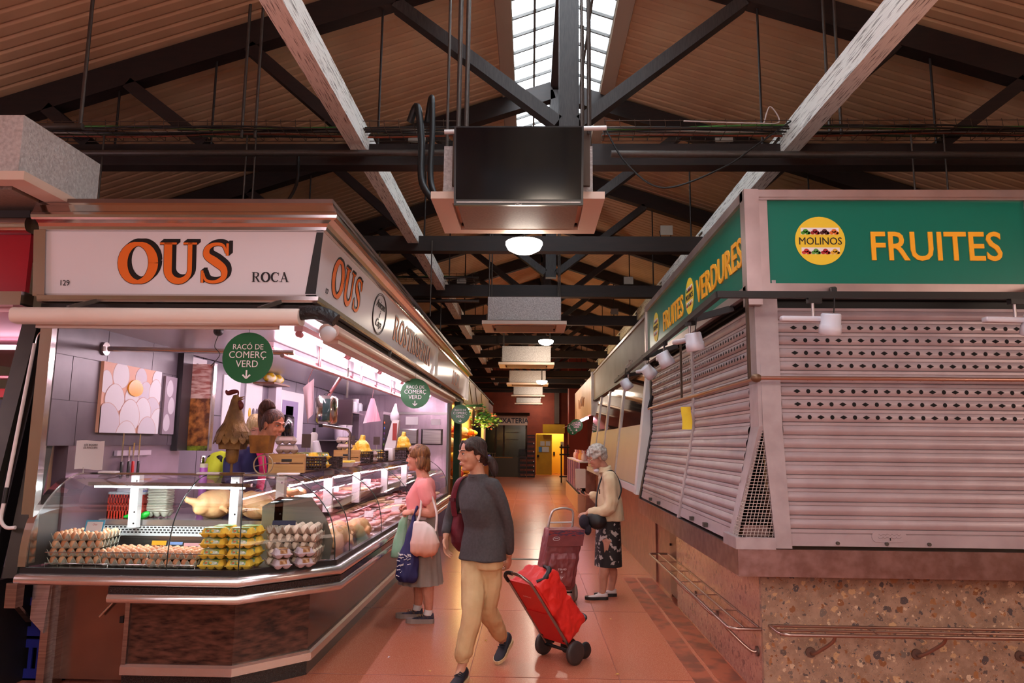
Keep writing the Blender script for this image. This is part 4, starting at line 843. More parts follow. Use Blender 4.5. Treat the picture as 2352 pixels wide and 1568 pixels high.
b = MB(); pr = rnd(-1.40, 2.355, .07, .05); b.loft([[V((x, y, z)) for x, z in pr] for y in (4.85, 12.6)], True, True); b.build('case', mat('rosy_awning_case', (214, 180, 164), .3), aw2)
MB().box(-1.47, 4.95, 2.28, -1.36, 12.5, 2.31).build('front_bar', AWN, aw2); MB().bar((-1.41, 7, 2.40), (-1.41, 7.05, 2.50), .03, .02).build('wall_arm', GALV, aw2); MB().bar((-1.41, 11, 2.40), (-1.41, 11.05, 2.50), .03, .02).build('wall_arm', GALV, aw2); MB().ell((-1.40, 4.83, 2.33), (.06, .03, .055)).build('end_cap', WHITE, aw2)
# inside: tubes, rail, walls
for k, (x, z, ys) in enumerate(((-1.63, 2.36, (4.9, 6.25, 7.6, 8.95, 10.3)), (-2.16, 2.37, (5.8, 7.15, 8.5, 9.85, 11.2)))):
    for i, y in enumerate(ys):
        t = thing('tube_light', '%s fluorescent tube of the %s row under the egg stall roof, counted from the front' % (ords[i], 'aisle-side' if k == 0 else 'inner') if i else 'nearest fluorescent tube of the %s row under the egg stall roof' % ('aisle-side' if k == 0 else 'inner'), 'tube light', (x, y, z), 0, 'fluorescent tubes of the egg stall')
        MB().cyl((x, y + .06, z - .02), (x, y + 1.2, z - .02), .016, n=10).build('tube', TUBE, t)
        MB().box(x - .03, y, z + .0, x + .03, y + 1.26, z + .04).build('batten', mat('pink_tinted_batten', (230, 196, 206), .4), t); MB().cyl((x, y, z - .02), (x, y + .06, z - .02), .022, n=10).build('end_cap', mat('rose_end_cap', (210, 140, 150), .4), t); MB().cyl((x, y + 1.2, z - .02), (x, y + 1.26, z - .02), .022, n=10).build('end_cap', mat('rose_end_cap', (210, 140, 150), .4), t)
hr = thing('hanging_rail', 'rose tinted steel rail hung along the inside of the egg stall', 'rail', (-1.77, 7.3, 2.2))
MB().cyl((-1.77, 5.0, 2.2), (-1.77, 10.8, 2.2), .016).build('rail_tube', mat('rose_steel_tube', (206, 150, 156), .25, .7), hr)
for y in (5.9, 7.4, 9.0): MB().cyl((-1.77, y, 2.2), (-1.77, y, 2.412), .013).build('dropper', mat('rose_steel_tube', (206, 150, 156), .25, .7), hr)
cb = thing('cross_rail', 'steel rail fixed to the tiled side wall above the egg picture', 'rail', (-2.5, 5.25, 2.27))
MB().cyl((-3.18, 5.25, 2.27), (-1.77, 5.25, 2.25), .019).build('rail_tube', CHROME, cb); MB().cyl((-3.21, 5.25, 2.27), (-3.195, 5.25, 2.27), .05, n=18).build('wall_flange', CHROME, cb)
TILE = mat('grey_slate_tile', (96, 87, 95), .35, c2=(78, 70, 78), scale=3, detail=6)
wl = thing('stall_side_wall', 'grey slate tiled side wall of the egg stall with a steel splashback below', 'wall', (-3.25, 5.6, 0))
b = MB(); b.box(-3.32, 4.72, 1.55, -3.215, 6.55, 2.43); b.build('tile_panel', TILE, wl)
g_ = MB()
for z in (1.86, 2.17): g_.box(-3.2155, 4.72, z, -3.2135, 6.55, z + .003)
for y, a, c in ((5.3, 2.17, 2.43), (5.95, 2.17, 2.43), (6.3, 1.55, 2.17), (4.9, 1.86, 2.17), (5.0, 1.55, 1.86)): g_.box(-3.2155, y, a, -3.2135, y + .003, c)
g_.build('joint', mat('dark_joint', (50, 44, 50), .8), wl)
MB().box(-3.32, 4.95, .95, -3.22, 6.55, 1.55).build('steel_splashback', mat('lilac_reflecting_steel', (150, 130, 146), .3, .6, c2=(130, 114, 124), scale=2), wl)
MB().box(-3.30, 4.66, .8, -3.22, 4.72, 2.43).build('steel_edge', CHROME, wl)
MB().box(-3.215, 6.38, 1.50, -3.16, 6.56, 2.43).build('cupboard_edge', mat('dark_cupboard', (50, 46, 50), .3), wl)
# egg picture
EGGW = mat('picture_egg_white', (228, 226, 232), .5); PICB = mat('picture_peach_ground', (226, 176, 150), .5)
pc = thing('egg_picture', 'square picture of white eggs with one cracked yolk on the grey tiled wall', 'picture', (-3.2, 5.65, 1.64))
MB().box(-3.215, 5.23, 1.645, -3.19, 6.07, 2.175).build('picture_board', PICB, pc)
py = lambda a: 5.23 + .84 * a; pz = lambda c: 1.645 + .53 * c
def clipell(cy_, cz_, ry, rz2, tilt=0):
    pts = []
    for i in range(28):
        a = 2 * pi * i / 28; e = 1 - .12 * sin(a); y = ry * cos(a) * e; z = rz2 * sin(a); pts.append((min(max(cy_ + y * cos(tilt) - z * sin(tilt), 0), 1), min(max(cz_ + y * sin(tilt) + z * cos(tilt), 0), 1)))
    return pts
k = 0
for (a, c, ra, rc) in ((.05, .72, .1, .16), (.28, .85, .13, .2), (.62, .86, .1, .14), (.95, .88, .12, .15), (.52, .55, .15, .18), (.72, .62, .12, .18), (.9, .66, .12, .2), (.2, .5, .15, .2), (.85, .35, .16, .22), (.98, .2, .14, .2), (.68, .33, .15, .22), (.1, .16, .2, .26), (.46, .26, .165, .24), (.42, .0, .16, .18), (.78, .06, .16, .2)):
    k += 1; b = MB(); b.prism(clipell(a, c, ra * 1.05, rc * 1.04), V((-3.19, 5.23, 1.645)), V((0, .84, 0)), V((0, 0, .53)), V((.0006 * k - .0003, 0, 0))); b.build('printed_egg_rim', mat('picture_egg_rim', (204, 168, 160), .5), pc); b = MB(); b.prism(clipell(a, c, ra, rc), V((-3.19, 5.23, 1.645)), V((0, .84, 0)), V((0, 0, .53)), V((.0006 * k, 0, 0))); b.build('printed_egg', EGGW if k % 3 else mat('picture_egg_grey', (212, 206, 216), .5), pc)
b = MB(); b.prism(clipell(.52, .68, .125, .125), V((-3.19, 5.23, 1.645)), V((0, .84, 0)), V((0, 0, .53)), V((.0125, 0, 0))); b.build('printed_yolk', mat('yolk_yellow', (244, 170, 20), .25), pc)
p2_ = thing('side_picture', 'narrow pale egg picture beside the square egg picture', 'picture', (-3.2, 6.25, 1.64))
MB().box(-3.215, 6.16, 1.645, -3.195, 6.36, 2.15).build('picture_board', mat('pale_picture', (160, 146, 160), .3), p2_)
for i, (a, c) in enumerate(((.3, .2), (.6, .5), (.4, .8))):
    b = MB(); b.prism(clipell(a, c, .28, .15), V((-3.195, 6.16, 1.645)), V((0, .2, 0)), V((0, 0, .5)), V((.001 + .0006 * i, 0, 0))); b.build('printed_egg', mat('picture_egg_grey', (212, 206, 216), .5), p2_)
fp_ = thing('food_poster', 'tall backlit food poster of roast dishes on the end of the cupboard', 'poster', (-3.05, 6.58, 1.5))
FOOD = mat('roast_food_print', (96, 50, 26), .35, c2=(214, 140, 74), scale=14, detail=8, lo=.42, hi=.66)
MB().box(-3.17, 6.57, 1.52, -2.97, 6.60, 1.98).build('lower_print', FOOD, fp_); MB().box(-3.17, 6.57, 1.98, -2.97, 6.60, 2.30).build('upper_print', mat('rosy_food_print', (196, 120, 110), .35, c2=(246, 214, 206), scale=9, stretch=(1, 1, 5), lo=.4, hi=.6), fp_)
MB().box(-3.17, 6.568, 1.50, -2.97, 6.60, 1.545).build('salad_print', mat('salad_print', (150, 170, 40), .4, c2=(60, 60, 30), scale=20), fp_); MB().box(-2.97, 6.56, 1.50, -2.955, 6.62, 2.31).build('poster_edge', CHROME, fp_)
bw = thing('stall_back_wall', 'lilac grey panelled back wall of the egg stall', 'wall', (-3.35, 9.6, 0))
MB().box(-3.45, 6.55, 0, -3.32, 12.7, 2.43).build('wall_panel', mat('lilac_grey_panel', (118, 108, 122), .4, c2=(104, 95, 109), scale=2), bw)
g_ = MB()
for y in (7.1, 8.0, 9.0, 10.0, 11.0): g_.box(-3.321, y, 1.0, -3.3185, y + .01, 2.43)
g_.box(-3.321, 6.55, 1.85, -3.3185, 12.6, 1.86); g_.build('joint', mat('dark_joint', (50, 44, 50), .8), bw)
MB().box(-3.32, 8.95, 0, -3.22, 9.15, 2.43).build('pilaster', mat('pale_pilaster', (210, 196, 206), .4), bw)
RST = mat('lilac_stainless', (190, 172, 184), .25, .75, c2=(170, 152, 164), scale=2, stretch=(12, 1, 1))
rw = thing('cold_room_wall', 'stainless cold room front closing the far end of the egg stall', 'wall', (-2.4, 12.65, 0))
MB().box(-3.32, 12.6, 0, -1.43, 12.72, 2.43).build('steel_panel', RST, rw); MB().box(-2.45, 12.57, 2.08, -1.45, 12.6, 2.12).build('handle_rail', STEEL, rw)
for x in (-2.35, -1.92):
    b = MB(); b.loft([[V((x + a * .38, 12.6 - e, z)) for a, z in ((0 + k2, 1.55 + k2 * .3), (1 - k2, 1.55 + k2 * .3), (1 - k2, 1.83 - k2 * .3), (0 + k2, 1.83 - k2 * .3))] for e, k2 in ((0, 0), (.02, .01), (.035, .08))], False, True, False); b.build('drawer_front', STEEL, rw)
MB().box(-2.3, 12.57, 1.12, -1.47, 12.6, 1.52).build('lower_door', RST, rw); MB().box(-1.46, 12.5, 0, -1.42, 12.75, 2.43).build('end_post', mat('dull_green_post', (84, 90, 80), .5), rw)
for x, w_, h_ in ((-2.2, .22, .14), (-1.75, .16, .1)): MB().box(x, 12.59, 1.9, x + w_, 12.6, 1.9 + h_).build('notice', PAPER, rw)
# slanted end posts of the stall, hook pole, notice
POSTM = mat('olive_grey_steel', (66, 64, 57), .45, .4, c2=(54, 52, 47), scale=3)
ep = thing('slanted_post', 'slanted dark steel post at the left end of the egg stall, right one of two', 'post', (-3.3, 4.7, .7))
b = MB(); quad(b, [(-3.34, 4.60, .72), (-3.25, 4.60, .72), (-3.25, 4.86, 2.40), (-3.34, 4.86, 2.40)], .1, (0, 1, -.15)); b.build('post_body', POSTM, ep)
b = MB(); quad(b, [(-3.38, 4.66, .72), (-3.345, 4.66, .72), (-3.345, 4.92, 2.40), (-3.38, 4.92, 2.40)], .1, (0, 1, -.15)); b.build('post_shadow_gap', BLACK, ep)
ep = thing('slanted_post', 'slanted dark steel post at the left end of the egg stall, left one of two', 'post', (-3.55, 4.8, .7))
b = MB(); quad(b, [(-3.60, 4.55, .70), (-3.49, 4.55, .70), (-3.46, 4.86, 2.44), (-3.57, 4.86, 2.44)], .1, (0, 1, -.15)); b.build('post_body', POSTM, ep)
b = MB(); quad(b, [(-3.49, 4.60, .70), (-3.42, 4.60, .70), (-3.41, 4.90, 2.40), (-3.46, 4.90, 2.40)], .1, (0, 1, -.15)); b.build('post_inner_face', BLACK, ep)
b = MB(); quad(b, [(-3.42, 5.05, .9), (-3.36, 5.05, .9), (-3.36, 5.08, 2.40), (-3.42, 5.08, 2.40)], .02, (0, 1, 0)); b.build('mirror_strip', CHROME, ep)
MB().box(-3.75, 4.62, 0, -3.38, 5.1, .70).build('lower_plinth', mat('dark_plinth', (36, 33, 32), .5, .2), ep)
hp = thing('awning_pole', 'white awning crank pole hanging between the two slanted posts', 'pole', (-3.4, 4.7, 1.2))
MB().cyl((-3.40, 4.76, 2.24), (-3.40, 4.64, 1.28), .012).build('shaft', WHITE, hp); MB().tube(curve_pts([(-3.40, 4.77, 2.24), (-3.39, 4.77, 2.3), (-3.36, 4.77, 2.34), (-3.37, 4.77, 2.4)]), .006, 6).build('hook', CHROME, hp)
MB().cyl((-3.40, 4.64, 1.28), (-3.40, 4.63, 1.18), .015).build('grip', BLACK, hp); MB().tube(curve_pts([(-3.40, 4.63, 1.18), (-3.40, 4.62, 1.08), (-3.36, 4.62, 1.03), (-3.30, 4.62, 1.03)]), .012, 8).build('crank', WHITE, hp)
no = thing('paper_notice', 'white paper notice about bags on a small stand at the left end of the counter', 'notice', (-3.1, 5.05, 1.36))
b = MB(); b.sheet(lambda s_, t_: (-3.21 + .2 * s_, 5.02 + .01 * sin(3 * s_), 1.385 + .20 * t_ + .004 * sin(6 * s_)), 6, 4, th=.001); b.build('sheet', PAPER, no)
b = MB(); put_text(b, 'LES BOSSES', (-3.105, 5.018, 1.55), ux, V((0, 0, 1)), .014, 1, shear=.2); put_text(b, 'ES PAGUEN.', (-3.105, 5.018, 1.53), ux, V((0, 0, 1)), .014, 1, shear=.2)
b.build('lettering', INK, no); MB().cyl((-3.15, 5.03, 1.36), (-3.15, 5.03, 1.40), .004).build('stand', CHROME, no)
# knife rack and knives
kr = thing('knife_rack', 'magnetic knife rack on the steel splashback', 'rack', (-3.2, 5.7, 1.5)); MB().box(-3.215, 5.5, 1.47, -3.19, 6.0, 1.51).build('magnet_bar', mat('lilac_bar', (206, 190, 204), .3, .4), kr)
for i, (y, c, lab, l1) in enumerate(((5.56, (20, 18, 20), 'black handled knife on the rack, leftmost', .22), (5.66, (30, 26, 28), 'short black handled knife on the rack, second from left', .1), (5.72, (204, 30, 30), 'red handled knife on the rack', .13), (5.80, (26, 24, 26), 'black handled knife on the rack, rightmost', .2))):
    k = thing('knife', lab, 'knife', (-3.18, y, 1.2)); MB().box(-3.188, y - .008, 1.42, -3.185, y + .012, 1.44 + l1).build('blade', CHROME, k); MB().rbox((-3.182, y, 1.36), (.018, .026, .13), .008).build('handle', mat('knife_handle_%d%d' % (c[0], i), c, .4), k)
# round hanging signs
def disc(x, y, z, lab, rz=0, r=.168, m_=GREENS):
    t = thing('round_sign', lab, 'sign', (x, y, z), rz, 'round green hanging signs'); n = 40
    MB().prism([(r * cos(2 * pi * i / n), r * sin(2 * pi * i / n)) for i in range(n)], (0, .002, 0), (1, 0, 0), (0, 0, 1), (0, .004, 0)).build('board', m_, t, local=True)
    b = MB()
    for s_, zz_, h_ in (('RAC\u00d3 DE', .055, .036), ('COMER\u00c7', -.002, .046), ('VERD', -.062, .046)): put_text(b, s_, (0, -.0025, zz_), (1, 0, 0), (0, 0, 1), h_, .95, extrude=.01)
    b.build('lettering', mat('white_lettering', (238, 236, 236), .5), t, local=True)
    a = MB(); a.box(-.005, -.0035, -.135, .005, -.002, -.082)
    for sx in (-1, 1): a.bar((0, -.0028, -.136), (sx * .025, -.0028, -.112), .0015, .01, (0, 0, 1))
    a.build('arrow', mat('white_lettering', (238, 236, 236), .5), t, local=True)
    MB().cyl((0, .004, r - .01), (0, .004, r + .2 if z > 2.05 else r + .25), .0015, n=5).build('hanging_wire', BLACK, t, local=True)
disc(-1.857, 4.60, 2.135, 'largest round green RACO DE COMERC VERD sign, hanging in front of the stall staff')
disc(-1.30, 8.0, 2.14, 'second round green RACO DE COMERC VERD sign, under the rotisserie lettering')
disc(-1.235, 12.55, 2.09, 'third round green RACO DE COMERC VERD sign, by the cold room end')
disc(1.20, 18.9, 2.07, 'front round green sign at the far right stall', 0, .17); disc(1.13, 19.4, 2.0, 'tilted round green sign half hidden behind another at the far right', .4, .17)
# ================================================================ goods on and in the counter
def blob(b, voxel=.006, smooth=4, name='m', factor=.5):
    """closed shapes in b fused into one continuous surface"""
    me = b.mesh(name, STEEL); o = bpy.data.objects.new(name, me); md = o.modifiers.new('r', 'REMESH'); md.mode = 'VOXEL'; md.voxel_size = voxel; md.use_smooth_shade = True
    if smooth: s_ = o.modifiers.new('s', 'SMOOTH'); s_.iterations = smooth; s_.factor = factor
    r = bake(o); bpy.data.meshes.remove(me); return r
def mesh_mb(me):
    b = MB(); b.add([v.co.copy() for v in me.vertices], [list(p.vertices) for p in me.polygons], True); return b
def fused(b, name, m_, parent=None, voxel=.006, smooth=4, fn=None, **k):
    me = blob(b, voxel, smooth, name); q = mesh_mb(me); bpy.data.meshes.remove(me)
    if fn: q.v = [fn(p) for p in q.v]
    return q.build(name, m_, parent, **k)
# --- egg trays and eggs
TRAY1 = mat('pale_green_grey_pulp', (206, 204, 186), .85, bump=.3, bscale=120); TRAY2 = mat('grey_brown_pulp', (168, 152, 136), .85, bump=.3, bscale=120)
CS = .055
def tray_mesh(nx, ny):
    b = MB()
    def f(s_, t_):
        x, y = (s_ - .5) * nx * CS, (t_ - .5) * ny * CS; q = .5 + .5 * cos(2 * pi * x / CS + (pi if nx % 2 else 0)) * 1; r = .5 + .5 * cos(2 * pi * y / CS + (pi if ny % 2 else 0))
        ed = min(1, min(.5 - abs(s_ - .5), .5 - abs(t_ - .5)) * 2 * nx / .8); return (x, y, .004 + .045 * q * r + .008 * (1 - ed))
    b.sheet(f, nx * 5, ny * 5, th=.002); return b
TM1 = tray_mesh(6, 5).mesh('egg_tray', TRAY1); TM2 = tray_mesh(6, 5).mesh('egg_tray', TRAY2)
EGG = MB(); EGG.lathe([(.0238 * sin(a) * (1 + .12 * cos(a)), -.0300 * cos(a)) for a in [pi * i / 10 for i in range(11)]], n=12)
EGGM = [EGG.mesh('egg', mat('egg_shell_%d' % i, c, .45)) for i, c in enumerate(((214, 150, 106), (200, 132, 92), (222, 166, 124), (226, 206, 184)))]
def lone(name, me, loc, rot=(0, 0, 0), label=None, cat=None, group=None, parent=None):
    o = bpy.data.objects.new(name, me); COL.objects.link(o); o.location = loc; o.rotation_euler = rot; o.parent = parent; return tag(o, label, cat, group)
def eggs(cx_, cy_, z, rz, cells, lab, grp, kinds=(0, 1, 2)):
    for i, j in cells:
        x, y = (i - 2.5) * CS, (j - 2) * CS; c, s_ = cos(rz), sin(rz)
        lone('egg', EGGM[random.choice(kinds)], (cx_ + x * c - y * s_, cy_ + x * s_ + y * c, z + .034), (random.uniform(-.2, .2), random.uniform(-.2, .2), 0), lab, 'egg', grp)
ALL = [(i, j) for i in range(6) for j in range(5)]; FRONT = [(i, 0) for i in range(6)]
def stack(cx_, cy_, rz, n, me, tlab, elab, grp, kinds, z0_=.767, jit=.01, topcells=ALL):
    for k in range(n):
        dx, dy = random.uniform(-jit, jit), random.uniform(-jit, jit)
        lone('egg_tray', me, (cx_ + dx, cy_ + dy, z0_ + .051 * k), (0, 0, rz), '%s tray of %s' % (['lowest', 'second', 'third', 'fourth', 'fifth'][k] if k < n - 1 else 'topmost', tlab), 'egg tray', 'egg trays in the counter')
        eggs(cx_ + dx, cy_ + dy, z0_ + .051 * k, rz, topcells if k == n - 1 else FRONT + ([(5, j) for j in range(1, 5)] if me is TM2 else []), ('%s on top of %s' if k == n - 1 else '%s at the edge of lower trays of %s') % (elab, tlab), grp + (' top' if k == n - 1 else ' lower'), kinds)
stack(-3.03, 4.94, .12, 4, TM1, 'the tall left stack in the case', 'brown egg', 'eggs left stack', (0, 1, 2))
stack(-2.665, 4.90, -.05, 2, TM1, 'the low pair of stacks, left one', 'brown egg', 'eggs middle stack', (0, 1))
stack(-2.335, 4.885, .04, 2, TM1, 'the low pair of stacks, right one', 'brown egg', 'eggs right stack', (0, 1))
stack(-1.615, 5.02, .1, 5, TM2, 'the tall grey corner stack', 'pale egg', 'eggs corner stack', (3,), topcells=[(i, j) for i in range(2, 6) for j in range(5)])
def card(name, o, w_, h_, m_, lab, txt=None, edge=None):
    t = thing(name, lab, 'price card', tuple(o)); R = M.Rotation(-.3, 3, 'X')
    MB().bx(V(o) + R @ V((0, 0, h_ / 2)), (w_, .002, h_), R).build('card', edge or m_, t)
    if edge: MB().bx(V(o) + R @ V((0, -.0016, h_ / 2)), (w_ * .84, .001, h_ * .72), R).build('white_face', m_, t)
    if txt:
        b = MB()
        for k, s_ in enumerate(txt): put_text(b, s_, V(o) + R @ V((0, -.0025, h_ * (.58 - .3 * k))), R @ V((1, 0, 0)), R @ V((0, 0, 1)), h_ * .16, shear=.3)
        b.build('lettering', mat('red_ink', (170, 40, 60), .6), t)
card('price_card', (-2.98, 4.93, .965), .13, .085, PAPER, 'price card with a blue border standing in the left egg stack', ('Ous',), mat('light_blue_card', (80, 170, 206), .6))
card('price_card', (-2.55, 4.99, .88), .10, .03, mat('yellow_card', (240, 186, 40), .6), 'yellow price card lying on the low egg stack')
card('price_card', (-2.45, 5.02, .88), .10, .02, mat('pale_blue_card', (120, 160, 220), .6), 'pale blue price card lying on the low egg stack')
card('price_card', (-2.3, 4.97, .88), .13, .02, mat('rose_card', (236, 190, 200), .6), 'rose price card lying on the right low egg stack')
card('price_card', (-1.68, 4.96, 1.03), .16, .03, mat('navy_card', (30, 40, 70), .6), 'dark blue price card on the corner egg stack')
# --- egg cartons
def carton(name, lab, loc, rz, body, labelcol, n=3, group=None, deco=None):
    t = thing(name, lab, 'egg carton', loc, rz, group); W_ = .05 * n + .006
    b = MB(); b.sheet(lambda s_, t_: ((s_ - .5) * W_ * (1 - .0), (t_ - .5) * .105, .03 - .026 * (abs(sin(pi * n * s_)) ** .5) * (abs(sin(2 * pi * t_)) ** .5)), n * 8, 16, th=.0015); b.build('base_cups', body, t, local=True)
    def ring(z, ins): return [V((x * (W_ / 2 - ins), y * (.0525 - ins), z)) for x, y in ((-1, -1), (1, -1), (1, 1), (-1, 1))]
    MB().loft([ring(.028, -.004), ring(.033, -.004)], True, True, False).build('rim', body, t, local=True)
    b = MB(); b.loft([[V((c * (W_ / 2 - ins) , s_ * (.0525 - ins), z)) for c, s_ in [(max(-1, min(1, 1.25 * cos(a))), max(-1, min(1, 1.25 * sin(a)))) for a in [2 * pi * i / 24 for i in range(24)]]] for z, ins in ((.033, 0), (.05, .006), (.062, .012), (.066, .018))], False, True); b.build('lid', body, t, local=True)
    MB().box(-W_ / 2 + .022, -.046, .0655, W_ / 2 - .022, .038, .0672).build('label', labelcol, t, local=True); q = MB(); q.add([(-W_ / 2 + .03, -.0525, .037), (W_ / 2 - .03, -.0525, .037), (W_ / 2 - .03, -.042, .061), (-W_ / 2 + .03, -.042, .061)], [(0, 1, 2, 3)]); q.build('label', labelcol, t, local=True)
    for i, (x, c) in enumerate(((-.03, (200, 110, 60)), (.0, (240, 190, 60)), (.032, (230, 236, 230)))) if deco else ():
        b = MB(); b.prism([(.009 * cos(2 * pi * q_ / 10), .007 * sin(2 * pi * q_ / 10)) for q_ in range(10)], (x, -.0495, .049), (1, 0, 0), (0, .4, .9), (0, -.002, .001)); b.build('printed_motif', mat('carton_motif_%d' % i, c, .5), t, local=True)
    return t
YC = mat('yellow_pulp', (236, 194, 66), .8, bump=.25, bscale=120); GLAB = mat('green_meadow_label', (120, 160, 70), .4, c2=(206, 222, 200), scale=26, lo=.42, hi=.6)
proto = None
for z in range(4):
    for d_ in range(2):
        for c_ in range(2):
            lab = 'yellow egg carton with green label, %s level, %s row, %s column' % (['bottom', 'second', 'third', 'top'][z], ['front', 'back'][d_], ['left', 'right'][c_])
            loc = (-2.055 + .172 * c_ + .012 * d_, 4.745 + .125 * d_ + .01 * c_, .767 + .067 * z); rz = .06 + random.uniform(-.03, .03)
            if not proto: proto = carton('egg_carton', lab, loc, rz, YC, GLAB, 3, 'yellow egg cartons in the counter', True)
            else: dup(proto, loc, rz, lab)
LC_ = mat('lilac_grey_pulp', (190, 176, 182), .8, bump=.25, bscale=120); BRL = mat('brown_egg_label', (140, 90, 40), .4, c2=(220, 190, 150), scale=30, lo=.5, hi=.7)
pr2 = None
for z in range(2):
    for c_ in range(2):
        lab = 'lilac grey egg carton with brown label, %s, %s' % (['lower', 'upper'][z], ['left', 'right'][c_]); loc = (-1.63 + .125 * c_, 4.80 + .075 * c_, .767 + .067 * z); rz = .62
        if not pr2: pr2 = carton('egg_carton', lab, loc, rz, LC_, BRL, 2, 'lilac grey egg cartons in the counter')
        else: dup(pr2, loc, rz, lab)
# --- poultry
CHK = mat('pale_yellow_poultry_skin', (240, 198, 140), .42, c2=(230, 170, 116), scale=16, bump=.15, bscale=90)
def chicken_mesh():
    b = MB(); b.ell((0, 0, .065), (.125, .08, .065)); b.ell((.05, 0, .075), (.075, .07, .06))
    for s_ in (-1, 1):
        b.ell((-.075, s_ * .055, .06), (.06, .032, .036), M.Rotation(-.4, 3, 'Y')); b.tube([(-.11, s_ * .055, .07), (-.165, s_ * .04, .085)], [.022, .013], 8); b.ell((-.17, s_ * .04, .087), (.017, .017, .015))
        b.tube([(.08, s_ * .07, .07), (.03, s_ * .105, .05), (.075, s_ * .10, .035)], [.02, .018, .012], 8)
    b.tube([(.11, 0, .075), (.16, .01, .05)], [.035, .02], 8); return blob(b, .007, 3, 'chicken')
CHM = chicken_mesh(); CHM.materials.clear(); CHM.materials.append(CHK)
def chick(loc, rot, lab, sc=1, group='whole chickens'):
    o = lone('plucked_chicken', CHM, loc, rot, lab, 'chicken', group); o.scale = (sc * .9, sc, sc * 1.3); return o
chick((-2.36, 5.40, 1.02), (0, 0, .5), 'whole plucked chicken on the steel shelf left of the white post', 1.25)
chick((-2.22, 5.50, 1.02), (0, -.1, 2.2), 'whole plucked chicken behind the white post on the steel shelf', 1.15)
chick((-2.02, 5.36, 1.02), (0, 0, 3.0), 'whole plucked chicken on the steel shelf right of the white post, breast forward', 1.2)
chick((-1.93, 5.52, 1.04), (0, 0, 1.2), 'whole plucked chicken at the right end of the steel shelf', 1.15)
fb = MB(); fb.ell((-1.99, 5.45, 1.10), (.15, .10, .085)); fb.tube([(-2.03, 5.45, 1.15), (-2.05, 5.5, 1.2)], [.05, .02], 8)
fused(fb, 'wrapped_poultry', mat('pink_filmed_poultry', (232, 176, 150), .15, c2=(240, 206, 190), scale=18, coat=.5), None, .008, 4, label='poultry wrapped in clear plastic lying on the chickens at the right of the shelf', cat='poultry')
tb = MB()
for i in range(10): a = i * .63; tb.ell((-1.83 + .06 * cos(a), 5.60 + .06 * sin(a), 1.19 + .012 * (i % 3)), (.04, .028, .03))
MB().rbox((-1.83, 5.60, 1.15), (.26, .2, .025), .02).build('meat_tray', WHITE, label='white tray of chicken pieces at the corner of the side counter', cat='tray')
fused(tb, 'chicken_pieces', mat('orange_poultry_pieces', (236, 172, 120), .35), None, .007, 2, label='heap of chicken pieces on the white corner tray', cat='poultry')
chick((-1.50, 5.62, .775), (.1, 0, 1.2), 'yellow whole chicken low behind the second side pane', 1.1); chick((-1.56, 5.95, .775), (0, .2, 1.9), 'yellow whole chicken behind the second side pane, farther one', 1.1)
chick((-1.50, 6.3, .775), (0, .1, .8), 'whole chicken behind the second side pane, next to the seam', 1.0)
# meat cuts: prototypes copied along the side counter
MEATC = [((226, 150, 150), (244, 206, 200)), ((206, 110, 112), (232, 170, 166)), ((240, 196, 186), (226, 150, 146)), ((236, 184, 130), (244, 214, 176)), ((180, 80, 84), (220, 150, 146))]
def meat(i):
    random.seed(i + 40); b = MB()
    if i == 1:
        for k in range(5): b.tube(curve_pts([(-.09, -.05 + .025 * k, .02), (0, -.055 + .026 * k, .026), (.09, -.045 + .024 * k, .02)], 4), .013, 8)
    elif i == 4:
        for k in range(7): b.ell((random.uniform(-.07, .07), random.uniform(-.05, .05), .02 + random.random() * .015), (.03, .024, .02))
    else:
        for k in range(3 + i % 2): b.ell((-.06 + .05 * k, random.uniform(-.02, .02), .022), (.055, .05 - .008 * k, .022), rotz(random.uniform(-1, 1)))
    me = blob(b, .007, 2, 'meat_cut'); me.materials.clear(); c = MEATC[i]; me.materials.append(mat('raw_meat_%d' % i, c[0], .3, c2=c[1], scale=14, detail=6)); return me
MEATS = [meat(i) for i in range(5)]; random.seed(11)
MLAB = ['flat pink meat fillets', 'row of pink sausages', 'pale rose meat slices', 'yellowish poultry cuts', 'dark red stewing meat']
TRW = MB(); TRW.rbox((0, 0, .008), (.30, .36, .016), .02); TRW.rbox((0, 0, .014), (.26, .32, .006), .02); TRWM = TRW.mesh('display_tray', mat('white_display_tray', (226, 214, 216), .3))
places = ['nearest the corner', 'second from the corner', 'third from the corner', 'fourth from the corner', 'fifth from the corner', 'sixth from the corner', 'seventh from the corner', 'eighth from the corner', 'ninth from the corner', 'farthest from the corner']
for r, (x, z, ylist) in enumerate(((-1.58, .775, [6.55 + .52 * i for i in range(10)]), (-1.92, .79, [6.0 + .56 * i for i in range(10)]), (-1.98, 1.045, [6.2 + .56 * i for i in range(10)]))):
    nm = ['front row', 'back row', 'inner shelf'][r] + ' of the side counter'
    for i, y in enumerate(ylist):
        if y > 11.6: continue
        o = lone('display_tray', TRWM, (x, y, z), (0, 0, 0), 'white display tray on the %s, %s' % (nm, places[i]), 'tray', 'meat trays in the side counter'); k0 = (i * 2 + r) % 5
        if r < 2: o.rotation_euler = (0, -.12, 0)
        for q in range(4 if y < 9 else 2):
            lone('meat_cut', MEATS[k0], (x - .06 + .12 * (q % 2), y - .1 + .19 * (q // 2), z + .018 + (.015 if r < 2 else 0) * (1 - q % 2)), (0, -.12 if r < 2 else 0, random.uniform(-.5, .5)), '%s on the %s, %s' % (MLAB[k0], nm, places[i]), 'meat', 'meat on tray %d of row %d' % (i, r))
for i, (x, y, z) in enumerate(((-1.50, 6.55, .86), (-1.62, 7.3, .88), (-1.50, 8.1, .86), (-1.62, 8.9, .88), (-1.9, 7.0, 1.14), (-1.9, 8.4, 1.14))):
    card('price_card', (x, y, z - .03), .09, .06, PAPER, 'small white price card in the side counter, %s' % places[i])
